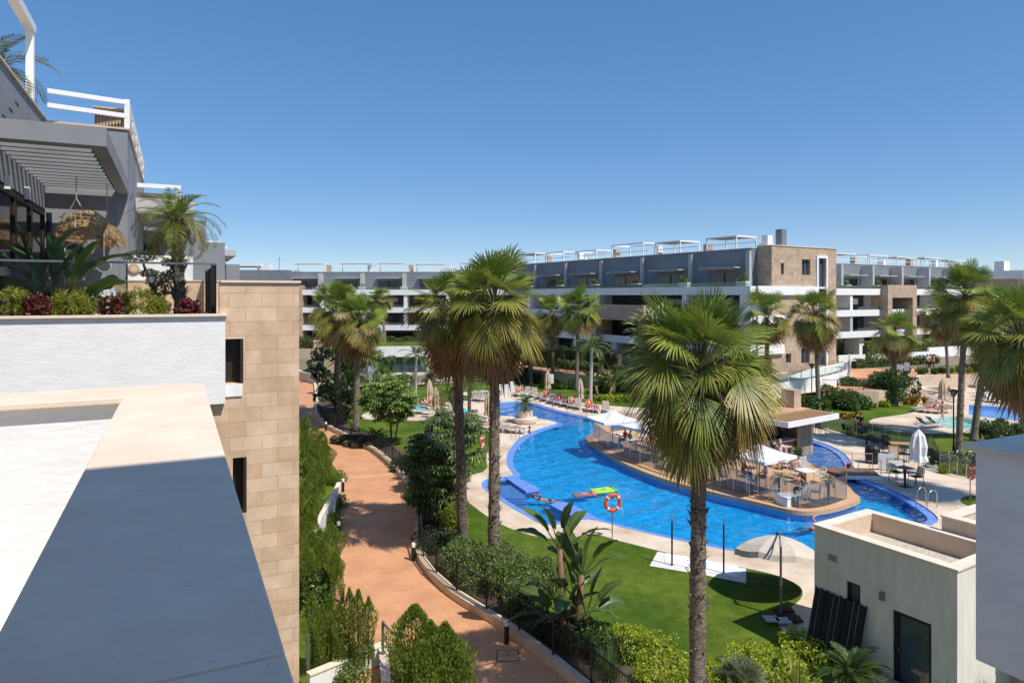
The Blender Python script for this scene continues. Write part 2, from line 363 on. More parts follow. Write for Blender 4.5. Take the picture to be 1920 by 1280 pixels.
def basin(name, poly, depth, wallm, floorm, water, wz, z_top=.02):
    b = MB(); n = len(poly); ccw = sum(poly[i].x*poly[(i+1)%n].y-poly[(i+1)%n].x*poly[i].y for i in range(n)) > 0
    p = poly if ccw else poly[::-1]
    for i in range(n):
        a, c = p[i], p[(i+1)%n]; b.add([(a.x,a.y,z_top),(c.x,c.y,z_top),(c.x,c.y,-depth),(a.x,a.y,-depth)], [(0,1,2,3)])
    b.build(name+'_wall', wallm, kind='structure')
    MB().sheet(poly, (), -depth).build(name+'_floor', floorm, kind='structure')
    if water: MB().sheet(poly, (), wz).build(name+'_water', water, kind='structure')
    else:
        for o in list(COL.objects)[-2:]: o.cycles.is_caustics_receiver = True
def wavewater():
    m, t, b, N, L = nt('water_waves'); N.remove(b)
    rf = N.new('ShaderNodeBsdfRefraction'); rf.inputs['IOR'].default_value = 1.33; rf.inputs['Roughness'].default_value = 0; rf.inputs['Color'].default_value = (.74,.97,.97,1)
    gl = N.new('ShaderNodeBsdfGlossy'); gl.inputs['Roughness'].default_value = .01; fr = N.new('ShaderNodeFresnel'); fr.inputs['IOR'].default_value = 1.33
    mx = N.new('ShaderNodeMixShader'); L.new(fr.outputs[0], mx.inputs[0]); L.new(rf.outputs[0], mx.inputs[1]); L.new(gl.outputs[0], mx.inputs[2]); L.new(mx.outputs[0], N['Material Output'].inputs['Surface'])
    pl = inset(POOL, -.25); xs = np.arange(min(p.x for p in pl), max(p.x for p in pl), .13); ys = np.arange(min(p.y for p in pl), max(p.y for p in pl), .13)
    X, Y = np.meshgrid(xs, ys); H = np.zeros_like(X); rg = np.random.default_rng(1)
    for i in range(44):
        k = rg.uniform(2.5, 12); a = rg.normal(2.2, 1.1); H += .012/k*np.sin(k*(X*np.cos(a)+Y*np.sin(a))+rg.uniform(0, 6.28))
    ins = np.zeros(X.shape, bool); n = len(pl)
    for i in range(n):
        a, c = pl[i], pl[(i+1)%n]
        if abs(c.y-a.y) < 1e-9: continue
        cr = ((a.y > Y) != (c.y > Y)) & (X < (c.x-a.x)*(Y-a.y)/(c.y-a.y)+a.x); ins ^= cr
    I = np.arange(X.size).reshape(X.shape); ok = ins[:-1,:-1]&ins[1:,1:]&ins[1:,:-1]&ins[:-1,1:]
    Q = np.stack([I[:-1,:-1], I[:-1,1:], I[1:,1:], I[1:,:-1]], -1)[ok]; u, inv = np.unique(Q, return_inverse=True)
    V = np.stack([X.ravel()[u], Y.ravel()[u], H.ravel()[u]-.10], 1); o = npmesh('main_pool_water', V, inv.reshape(-1, 4), np.ones((len(V), 3)), 'water_waves', smooth=True, kind='structure'); o.cycles.is_caustics_caster = True
sl.cycles.is_caustics_light = True
basin('main_pool', POOL, 1.15, 'mosaic_deep', 'mosaic_deep', None, -.10); wavewater()
basin('kids_pool', KIDS, .3, 'mosaic_pale', 'mosaic_pale', 'water_pale', -.06)
basin('lap_pool', LAP, .45, 'mosaic_mid', 'mosaic_mid', 'water_pale', -.06)
basin('far_pool', FARP, .45, 'mosaic_mid', 'mosaic_mid', 'water_pale', -.06)
basin('pond', POND, .5, 'rock', 'rock', 'water_pond', -.08)
def jacuzzi(name, label, poly):
    c = sum(poly, Vector((0,0,0)))/len(poly)
    t = thing(name, label, 'jacuzzi', c)
    o = [c+(p-c)*1.32 for p in poly]
    b = MB()
    for i in range(len(poly)):
        j = (i+1)%len(poly); A, B, Cc, Dd = o[i], o[j], poly[j], poly[i]
        b.add([(A.x,A.y,.22),(B.x,B.y,.22),(Cc.x,Cc.y,.22),(Dd.x,Dd.y,.22),(A.x,A.y,0),(B.x,B.y,0),(Cc.x,Cc.y,-.6),(Dd.x,Dd.y,-.6)], [(3,2,1,0)[::-1],(0,1,5,4)[::-1],(2,3,7,6)[::-1]])
    b.build('rim', 'deck_edge', t, off=c); MB().sheet(poly, (), -.58).build('basin', 'mosaic_pale', t, off=c); MB().sheet(poly, (), .1).build('pool_water', 'water_pale', t, off=c)
jacuzzi('jacuzzi', 'small round hot tub with pale rim behind the tall palm trunks on the left', JC1)
jacuzzi('jacuzzi', 'oval turquoise hot tub on the far deck beside the diagonal row of sun loungers', JC2)
# submerged ledges of the main pool (rim shelf, steps, two dividing ledges)
rim = MB(); inn = inset(POOL, .42); nP = len(POOL)
for i in range(nP):
    j = (i+1)%nP; A, B, Cc, Dd = POOL[i], POOL[j], inn[j], inn[i]
    rim.add([(A.x,A.y,-.035),(B.x,B.y,-.035),(Cc.x,Cc.y,-.05),(Dd.x,Dd.y,-.05),(Cc.x,Cc.y,-.4),(Dd.x,Dd.y,-.4)], [(0,1,2,3),(3,2,4,5)])
rim.build('pool_rim_shelf', 'mosaic_rim', kind='structure').cycles.is_caustics_receiver = True
MB().sheet(chaikin([G(x, y) for x, y in [(905,778),(908,764),(925,754),(972,751),(1020,759),(1075,774),(1100,783),(1065,797),(1040,800),(1000,788),(950,783)]], 2), (), -.36).build('pool_shallow_bay', 'mosaic_bay', kind='structure').cycles.is_caustics_receiver = True
led = MB(); led.prism([G(x,y,.0) for x, y in [(945,893.5),(964,890.5),(975,898),(1008,913),(1010,917),(986,921),(975,914),(955,900)]], -1.2, .012)
led.prism([G(x,y,.0) for x, y in [(1031,946),(1042,941),(1060,941),(1100,959),(1122,972),(1106,974),(1085,974)]], -1.2, .012)
led.build('pool_ledge', 'mosaic_rim', kind='structure')
st = MB()
for k in range(4):
    c = G(938, 915); st.prism([c+Vector((-1.15+.38*k, -1.3, 0)), c+Vector((1.3, -1.3-.25*k, 0)), c+Vector((1.5, 1.2, 0)), c+Vector((-1.0+.38*k, 1.3, 0))], -1.2, -.3-.22*k-.004*k)
for k in range(5):       # broad curved steps beside the bridge
    cc = G(1490, 862); r0 = 4.6-.55*k
    st.prism([cc+Vector((r0*1.1*math.cos(a), r0*1.35*math.sin(a), 0)) for a in [rad(x) for x in range(-50, 71, 10)]]+[cc+Vector((0, .5, 0))], -1.2, -.22-.2*k)
st.build('pool_steps', 'mosaic_rim', kind='structure').cycles.is_caustics_receiver = True
# bar island in the pool
MB().prism(ISLAND, -.07, .14, True).build('bar_island', 'terracotta', kind='structure')
MB().prism(inset(ISLAND, .22), -1.24, -.072).build('bar_island_base', 'mosaic_deep', kind='structure')
# lawn and decks
LAWN = [G(x, y) for x, y in [(603,722),(640,730),(700,728),(790,722),(870,716),(965,707),(1100,712),(1340,735),(1500,742),(1650,735),(1700,716),(1850,712),(2150,712),(2400,800),(2300,1100),(1900,1500),(1500,1500),(1100,1320),
    (1018,1240),(965,1199),(920,1168),(875,1142),(829,1110),(795,1073),(782,1051),(776,1028),(780,957),(772,935),(760,905),(737,880),(700,847),(672,836),(650,822),(612,805),(592,783),(590,760)]]
MB().sheet(LAWN, [POOL, KIDS, LAP, FARP, JC1, JC2], .004).build('lawn', 'lawn', kind='structure')
DECK = pxpoly([(674,779),(700,768),(745,763),(790,757),(870,752),(882,748),(880,738),(903,732),(925,733),(940,736),(960,734),(1000,736),(1040,746),(1075,753),(1110,757),(1140,760),(1200,765),(1300,765),(1400,768),
    (1480,780),(1549,803),(1627,827),(1686,836),(1746,851),(1762,884),(1828,897),(1900,905),(2000,960),(1960,1050),(1900,1130),(1800,1200),(1730,1310),(1640,1330),(1610,1262),(1560,1240),(1501,1207),(1459,1179),(1462,1150),(1498,1128),
    (1507,1111),(1498,1096),(1459,1078),(1400,1065),(1315,1050),(1233,1032),(1151,1011),(1112,1000),(1095,1003),(1072,1008),(1030,1010),(997,1004),(960,992),(930,978),(902,960),(877,940),(855,918),(855,905),(877,892),(915,882),
    (911,857),(917,840),(921,815),(910,802),(877,796),(840,791),(765,788),(685,787)], 0, 1)
MB().sheet(DECK, [POOL, JC1], .010).build('pool_deck', 'deck_stone', kind='structure')
KDECK = pxpoly([(1627,790),(1640,784),(1677,779),(1712,774),(1722,765),(1715,750),(1700,735),(1705,728),(1740,723),(1800,724),(1840,720),(1920,714),(2100,714),(2100,806),(1960,806),(1870,808),(1812,812),(1745,813),(1705,812),(1675,808),(1640,800)], 0, 1)
MB().sheet(KDECK, [KIDS, LAP, FARP, JC2], .014).build('far_pool_deck', 'deck_stone', kind='structure')
MB().sheet(pxpoly([(1798,940),(1806,931),(1830,928),(1860,936),(1850,948),(1820,951)], 0, 2), (), .022).build('round_lawn', 'lawn', kind='structure')
MB().sheet(pxpoly([(1885,752),(1925,749),(1990,756),(1930,763)], 0, 1), (), .022).build('small_lawn', 'lawn', kind='structure')
q = [G(x, y) for x, y in [(1233,1034),(1316,1051),(1399,1066),(1399,1094),(1320,1078),(1218,1061)]]
MB().sheet(q, (), .018).build('gravel_strip', 'gravel_white', kind='structure')
q = [G(x, y) for x, y in [(1249,1038),(1384,1063),(1382,1083),(1320,1072),(1246,1054)]]
MB().prism(q, 0, .045).build('shower_pad', 'white_paint', kind='structure')
# lawn blades: short grass over the nearer lawn
def in_poly(p, poly):
    c = False; n = len(poly); j = n-1
    for i in range(n):
        a, b = poly[i], poly[j]
        if (a.y > p[1]) != (b.y > p[1]) and p[0] < (b.x-a.x)*(p[1]-a.y)/(b.y-a.y)+a.x: c = not c
        j = i
    return c
# left path, kerb
KERB = [(586,700),(589,725),(590,752),(591,782),(612,805),(650,822),(672,836),(700,847),(737,880),(760,905),(772,935),(780,957),(777,1000),(776,1028),(782,1051),(795,1073),(829,1110),(875,1142),(920,1168),(965,1199),(1018,1240),(1080,1290),(1150,1350),(1250,1440)]
KL = chaikin([G(x, y) for x, y in KERB], 2, closed=False)
LEFT = [G(x, y) for x, y in [(1050,1500),(700,1500),(655,1260),(640,1180),(612,1100),(610,1046),(626,1009),(639,980),(638,890),(610,852),(592,815),(560,800),(530,760),(530,700)]]
MB().sheet(KL+LEFT, (), .006).build('path', 'path_red', kind='structure')
k = MB(); off = inset(KL+LEFT, -.32)[:len(KL)]
for i in range(len(KL)-1):
    A, B, Cc, Dd = KL[i], KL[i+1], off[i+1], off[i]; z = .26
    k.add([(A.x,A.y,0),(B.x,B.y,0),(B.x,B.y,z),(A.x,A.y,z),(Cc.x,Cc.y,z),(Dd.x,Dd.y,z),(Cc.x,Cc.y,0),(Dd.x,Dd.y,0)], [(0,1,2,3),(3,2,4,5),(5,4,6,7)])
k.build('kerb', 'limestone_dark', kind='structure')
# joint in the path, manhole cover
MB().bar(G(645,896,.008), G(738,888,.008), .11, .006).build('path_joint', 'limestone_dark', kind='structure')
# raised ground behind the gardens
TF = [Vector(p).to_3d() for p in [(-140,120),(-70,122),(-30,112),(-8,106),(-3,92),(.5,85),(10.5,75),(20,69.5),(26,65),(34.5,64.2),(39,66),(46,77),(80,80),(180,82),(180,330),(-140,330)]]
MB().prism(TF, -.5, 1.5).build('raised_ground', 'limestone_dark', kind='structure')
MB().sheet(inset(TF, .35), (), 1.505).build('raised_soil', 'earth', kind='structure')
pp = MB(); a = TF[1:14]; b_ = inset(TF, .4)[1:14]; c_ = inset(TF, 3.4)[1:14]
for i in range(len(b_)-1): pp.add([b_[i], b_[i+1], c_[i+1], c_[i]], [(0,1,2,3)])
for q_ in pp.v: q_.z = 1.512
pp.build('upper_path', 'path_red', kind='structure')
MB().sheet([G(x, y, 1.5) for x, y in [(1500,738),(1655,722),(1680,708),(1700,700),(1640,690),(1595,692),(1592,714),(1545,728)]], (), 1.518).build('plaza', 'path_red', kind='structure')
# flower beds of bare soil along the fence and under the planting
MB().sheet([p+Vector((0,0,0)) for p in off[6:]]+inset(KL+LEFT, -2.0)[6:len(KL)][::-1], (), .009).build('planting_bed', 'soil', kind='structure')

MB().sheet([G(x, y, 1.5) for x, y in [(1690,703),(1640,695),(1700,692),(1960,688),(2100,688),(2100,694),(1960,696),(1760,700)]], (), 1.515).build('far_path', 'path_red', kind='structure')

MB().sheet(LEFT[1:]+[UV(2.2, 78), UV(2.2, 14), UV(2.2, 6), UV(4, 4)], (), .003).build('garden_lawn', 'lawn', kind='structure')
# ================================================================== NEAR TERRACE AND NEIGHBOURING APARTMENT HOUSE (frame a,b: turned by TH)
zc = E-.6
t = thing('terrace_parapet', 'white stucco terrace parapet with pale limestone coping, half in shadow, in the near foreground', 'parapet', UV(-.06, 2, zc-1.4), TH)
O = (-.06, 2, zc-1.4)
MB().box(-.245, .13, -3, 5.06, zc-3.2, zc-.04).box(-6, -.245, 4.66, 5.06, zc-3.2, zc-.04).build('wall', 'stucco_white', t, off=O)
cp = MB()
for b0, b1 in ((-3, -1.0), (-1.0, 1.2), (1.2, 3.44), (3.44, 5.12)):
    if b1 < 5: cp.box(-.285, .165, b0, b1-.006, zc-.038, zc)
cp.prism([(-.285,3.442),(.165,3.442),(.165,5.12),(-6,5.12),(-6,4.60),(-.285,4.60)], zc-.038, zc, True)
cp.build('coping', 'limestone', t, off=O, bevel=.006)
# the house we stand on (behind the camera, an added shadow slab above) and its balcony on the right
t = thing('apartment_house', 'grey stucco house whose balcony corner shows at the right edge, near the camera', 'apartment building', UV(4.2, 0, 0), TH); O = (4.2, 0, 0)
MB().box(.6, 8.5, -2.6, -.67, zc+5.5, zc+5.6).build('shadow_slab', 'stucco_fine', t, off=O)  # unseen slab, added and shaped to throw the shadow on the parapet
for a_ in (1.0, 4.2, 8.0): MB().box(a_, a_+.2, -2.5, -2.3, E-1.9, zc+5.5).build('shadow_slab_post', 'stucco_fine', t, off=O)  # unseen posts, invented to hold up the shadow-casting slab
MB().box(-6, -.246, -6, 4.655, E-2.0, E-1.85).build('terrace_floor', 'limestone', t, off=O)
MB().box(-2.5, 7.5, -9.3, -6.4, 0, zc+2.99).build('wall', 'stucco_white', t, off=O)
c = Vector((870/F*4.0, 4.0, 0)); a0 = c.x*.897+c.y*.441; b0 = -.441*c.x+.897*c.y
bb = MB().box(a0, a0+3.2, b0-4.6, b0, E-2.13, E-.905); bb.build('balcony', 'stucco_white', t, off=O)
MB().box(a0-.05, a0+3.25, b0-4.6, b0+.05, E-.903, E-.872).build('coping', 'limestone', t, off=O, bevel=.004)
MB().box(a0+.25, a0+3.2, b0-4.6, b0-.35, 0, E-2.14).build('stone_wall', 'stone_tile', t, off=O)

t = thing('apartment_building', 'terraced grey, white and stone apartment building with pergola and planted roof terrace on the left', 'apartment building', UV(-2.6, 13, 0), TH); O = (-2.6, 13, 0)
B = lambda: MB()
zr = 14.42; zp = 12.86; zf = 10.1
# stone volume with window openings, white terrace wall
s = MB()
zs = 10.76
x0, x1 = .30, 2.04
w1 = (.775, 1.075, 8.92, 9.72); w2 = (.90, 1.13, 6.6, 7.6)     # upper window, lower window
zlist = [0, w2[2], w2[3], 8.68, w1[3], zs-.04]
def wall_open(mb, xa, xb, y, z0, z1, holes, th=.3):
    """wall facing -y from xa..xb with rectangular openings (x0,x1,z0,z1), tiled as boxes"""
    xs = sorted({xa, xb, *[h[0] for h in holes], *[h[1] for h in holes]}); zs_ = sorted({z0, z1, *[h[2] for h in holes], *[h[3] for h in holes]})
    for i in range(len(xs)-1):
        run = None
        for j in range(len(zs_)-1):
            cx, cz = (xs[i]+xs[i+1])/2, (zs_[j]+zs_[j+1])/2
            hole = any(h[0] < cx < h[1] and h[2] < cz < h[3] for h in holes)
            if not hole and run is None: run = zs_[j]
            if (hole or j == len(zs_)-2) and run is not None:
                top = zs_[j] if hole else zs_[j+1]
                vs = [(xs[i],y,run),(xs[i+1],y,run),(xs[i+1],y,top),(xs[i],y,top)]
                mb.add(vs, [(0,1,2,3)]); run = None
    for (hx0, hx1, hz0, hz1) in holes:
        mb.add([(hx0,y,hz0),(hx1,y,hz0),(hx1,y+th,hz0),(hx0,y+th,hz0),(hx0,y,hz1),(hx1,y,hz1),(hx1,y+th,hz1),(hx0,y+th,hz1)], [(0,1,2,3)[::-1],(4,5,6,7),(0,3,7,4)[::-1],(1,2,6,5)[::-1]])
    return mb
ws = MB(); wall_open(ws, .70, x1, 13.1, 0, zs-.04, [w1, w2]); wall_open(ws, -6, .70, 13.1, 0, 10.10, [])
ws.add([(x1,13.1,0),(x1,18.4,0),(x1,18.4,zs-.04),(x1,13.1,zs-.04)], [(0,1,2,3)])
ws.box(.70, x1-.002, 13.34, 13.36, zf, zs-.05).box(.68, .699, 13.1, 13.36, zf, zs-.05)
ws.box(x1-.25, x1-.002, 13.12, 18.4, zf, zs-.05)
ws.build('stone_wall', 'stone_tile', t, off=O)
MB().box(.7, x1+.03, 13.06, 13.35, zs-.038, zs+.002).box(x1-.27, x1+.03, 13.352, 18.4, zs-.038, zs+.002).build('stone_coping', 'limestone', t, off=O)
MB().box(-6, x1-.26, 13.36, 40, zf-.3, zf).build('terrace_floor', 'deck_stone', t, off=O)
for (h, nm) in ((w1, 'window'), (w2, 'window')):
    f = MB().box(h[0], h[1], 13.362, 13.40, h[2], h[3]).build(nm, 'window_brown', t, off=O)
    MB().box(h[1]-.05, h[1]-.004, 13.105, 13.35, h[2]+.006, h[3]-.006).build('frame', 'frame_brown', f, off=O)
MB().box(w1[0]+.002, w1[1]-.02, 13.07, 13.3, 8.70, 8.915).build('window_apron', 'stucco_fine', t, off=O)
# white terrace front with planter
MB().box(-6, .768, 12.96, 13.08, 8.60, 10.125).build('terrace_wall', 'stucco_white', t, off=O)
MB().box(-6, .80, 12.90, 13.16, 10.127, 10.17).build('terrace_coping', 'limestone', t, off=O, bevel=.005)
MB().box(-6, .62, 13.162, 13.62, 9.9, 10.14).build('planter_soil', 'soil', t, off=O)
# upper storey
up = MB()
up.box(-9, -2.62, -6, 18.4, zf+2.3, zr-.05).box(-9, -2.64, 13.0, 13.6, zf, zf+2.3)
up.box(-9, -1.03, 18.4, 27.5, zf, zr-.05)
up.box(-2.619, -1.2, 18.2, 18.39, zf, zp)
up.build('upper_wall', 'stucco_grey', t, off=O)
gr = MB()
for k in range(14):           # recessed slots in the plaster of the upper wall
    zz = 13.5+.24*(k % 3); gr.box(-2.632, -2.612, 10.9+k*.52, 11.2+k*.52, zz, zz+.035)
for k in range(5): gr.box(-1.04, -1.02, 19.4+k*.9, 19.8+k*.9, 12.9+.2*(k % 2), 12.95+.2*(k % 2))
gr.build('plaster_slot', 'dark_recess', t, off=O)
MB().box(-9, -2.58, -6, 18.36, zr-.048, zr).box(-9, -.99, 18.362, 27.55, zr-.048, zr).build('roof_coping', 'limestone_dark', t, off=O)
pg = MB()
pg.box(-2.62, -1.0, 12.6, 12.85, zp, zp+.30).box(-1.22, -1.0, 12.852, 18.39, zp, zp+.30)
pg.build('pergola_frame', 'stucco_grey', t, off=O)
sl_ = MB()
for k in range(13): sl_.box(-2.61, -1.22, 13.05+k*.405, 13.05+k*.405+.10, zp+.04, zp+.22)
sl_.build('pergola_slats', 'stucco_grey', t, off=O)
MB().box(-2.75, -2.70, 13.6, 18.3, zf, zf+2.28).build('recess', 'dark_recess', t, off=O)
for k in range(3):
    b0 = 13.65+k*1.52
    d = MB().box(-2.69, -2.66, b0, b0+1.48, zf+.02, zf+2.25).build('sliding_door', 'window_dark', t, off=O)
    MB().box(-2.66, -2.62, b0, b0+.07, zf+.02, zf+2.25).box(-2.66, -2.62, b0+1.41, b0+1.48, zf+.02, zf+2.25).box(-2.66, -2.62, b0+.07, b0+1.41, zf+2.15, zf+2.25).build('frame', 'frame_brown', d, off=O)
for b0, zz in ((14.2, 12.30), (15.9, 12.34)):
    l = MB().box(-2.62, -2.54, b0, b0+.1, zz, zz+.24).build('wall_lamp', 'plastic_white', t, off=O)
    MB().box(-2.61, -2.55, b0+.01, b0+.09, zz-.05, zz-.002).build('lamp_base', 'metal_black', l, off=O)
# white railing and pergola of the roof terrace
rl = MB()
def rail_run(mb, a0, b0, a1, b1, z0, hs, w=.09):
    for h in hs: mb.bar((a0,b0,z0+h), (a1,b1,z0+h), w, .10)
rail_run(rl, -2.58, 18.2, -1.02, 18.5, zr, (.30, .62))
rl.box(-1.10, -.99, 18.45, 18.56, zr, zr+.69)
rail_run(rl, -1.04, 18.6, -1.04, 26.8, zr, (.30, .62))
for k in range(1, 6): rl.box(-1.09, -1.0, 18.5+k*1.6, 18.59+k*1.6, zr, zr+.66)
rl.build('roof_railing', 'white_paint', t, off=O)
rp = MB(); zz = zr+1.55
rp.box(-2.80, -2.66, 17.1, 17.24, zr, zz).box(-2.82, -2.64, 6, 17.26, zz, zz+.17)
rp.box(-2.80, -2.66, 10, 10.14, zr, zz)
rp.build('roof_pergola', 'white_paint', t, off=O)
# glass balustrade on the terrace edge (front, then back along the side)
rg = thing('glass_balustrade', 'glass balustrade with grey steel handrail above the planter on the left terrace', 'balustrade', UV(-1, 13.2, 10.17), TH); OG = (-1, 13.2, 10.17)
MB().box(-6, .66, 13.66, 13.71, 11.05, 11.085).box(.62, .66, 13.712, 18.2, 11.05, 11.085).build('handrail', 'metal_grey', rg, off=OG)
MB().box(-6, .60, 13.68, 13.692, 10.10, 11.04).build('glass_panel', 'glass_clear', rg, off=OG)
MB().box(.634, .646, 13.76, 18.2, 10.10, 11.04).build('glass_panel', 'glass_clear', rg, off=OG)
for a_, b_ in ((-1.72, 13.66), (.60, 13.67), (.64, 13.9), (.64, 14.2), (.64, 14.6), (.64, 15.4), (.64, 16.4), (.64, 17.6)):
    MB().box(a_-.03, a_+.03, b_-.03, b_+.05, 10.10, 11.05).build('post', 'metal_black', rg, off=OG)
# back partition: white low wall over stone, further units stepping to the right
u2 = MB().box(-1.02, .36, 18.3, 18.5, 10.86, 11.44); u2.build('partition_wall', 'stucco_fine', t, off=O)
MB().box(-1.02, 1.78, 18.28, 18.52, zf, 10.83).build('partition_base', 'stone_tile', t, off=O)
MB().box(-1.02, 1.8, 18.26, 18.54, 10.832, 10.858).build('partition_coping', 'limestone', t, off=O)
gw = MB(); gl_ = MB(); sw = MB(); wr = MB(); dk = MB(); pl = MB()
# second unit
gw.box(-1.02, .96, 27.2, 34, zf, 13.2).box(-9, .9, 27.51, 40, zf, 13.15)
gl_.box(-1.0, .47, 21.3, 21.6, zp-.05, zp+.30).box(.2, .47, 21.6, 27.2, zp-.05, zp+.30)
for k in range(11): gl_.box(-1.0, .2, 21.75+k*.5, 21.87+k*.5, zp, zp+.2)
gl_.box(.0, .16, 26.9, 27.19, zf, zp-.06)
dk.box(-1.0, -.55, 27.1, 27.19, zf, zf+2.2)
wr.box(-1.0, .12, 22.0, 22.1, 13.55, 13.67).box(.0, .12, 22.0, 22.1, 13.16, 13.548)
wr.box(0, .1, 22.102, 27, 13.56, 13.66); sw.box(-.98, -.002, 22.12, 26.8, 13.38, 13.42)
# third and fourth units
gw.box(.9, 2.0, 34, 42, zf, 12.9).box(.9, 3.05, 50.5, 62, zf, 12.7).box(-9, 2.5, 48.5, 62, 8, 12.4)
g2_ = MB(); g2_.box(1.0, 3.1, 42.5, 42.9, zp-.1, zp+.22).box(2.7, 3.1, 42.9, 50.3, zp-.1, zp+.22)
for k in range(12): g2_.box(1.0, 2.7, 43.1+k*.6, 43.25+k*.6, zp-.05, zp+.15)
wr.box(.95, 2.2, 42, 42.1, 13.45, 13.55).box(.95, 2.6, 42, 42.1, 13.15, 13.25).box(1.4, 1.5, 42.0, 42.1, 12.9, 13.6)
gw.box(3.05, 3.9, 50.4, 51, zf, 12.6); pl.box(.4, 2.3, 30.2, 30.5, zf, 10.95).box(1.9, 3.6, 44, 44.3, zf, 10.9)
gw.build('rear_wall', 'stucco_grey', t, off=O); gl_.build('rear_pergola', 'wall_grey_light', t, off=O); g2_.build('rear_pergola', 'wall_grey_light', t, off=O); wr.build('rear_roof_frame', 'white_paint', t, off=O)
dk.build('rear_door', 'window_dark', t, off=O); pl.build('rear_planter', 'stucco_fine', t, off=O); sw.build('awning', 'fabric_beige', t, off=O)
# lower storeys behind, towards the path
lo = MB().box(-9, 1.9, 18.6, 60, 0, zf-.32); lo.build('lower_wall', 'stone_tile', t, off=O)

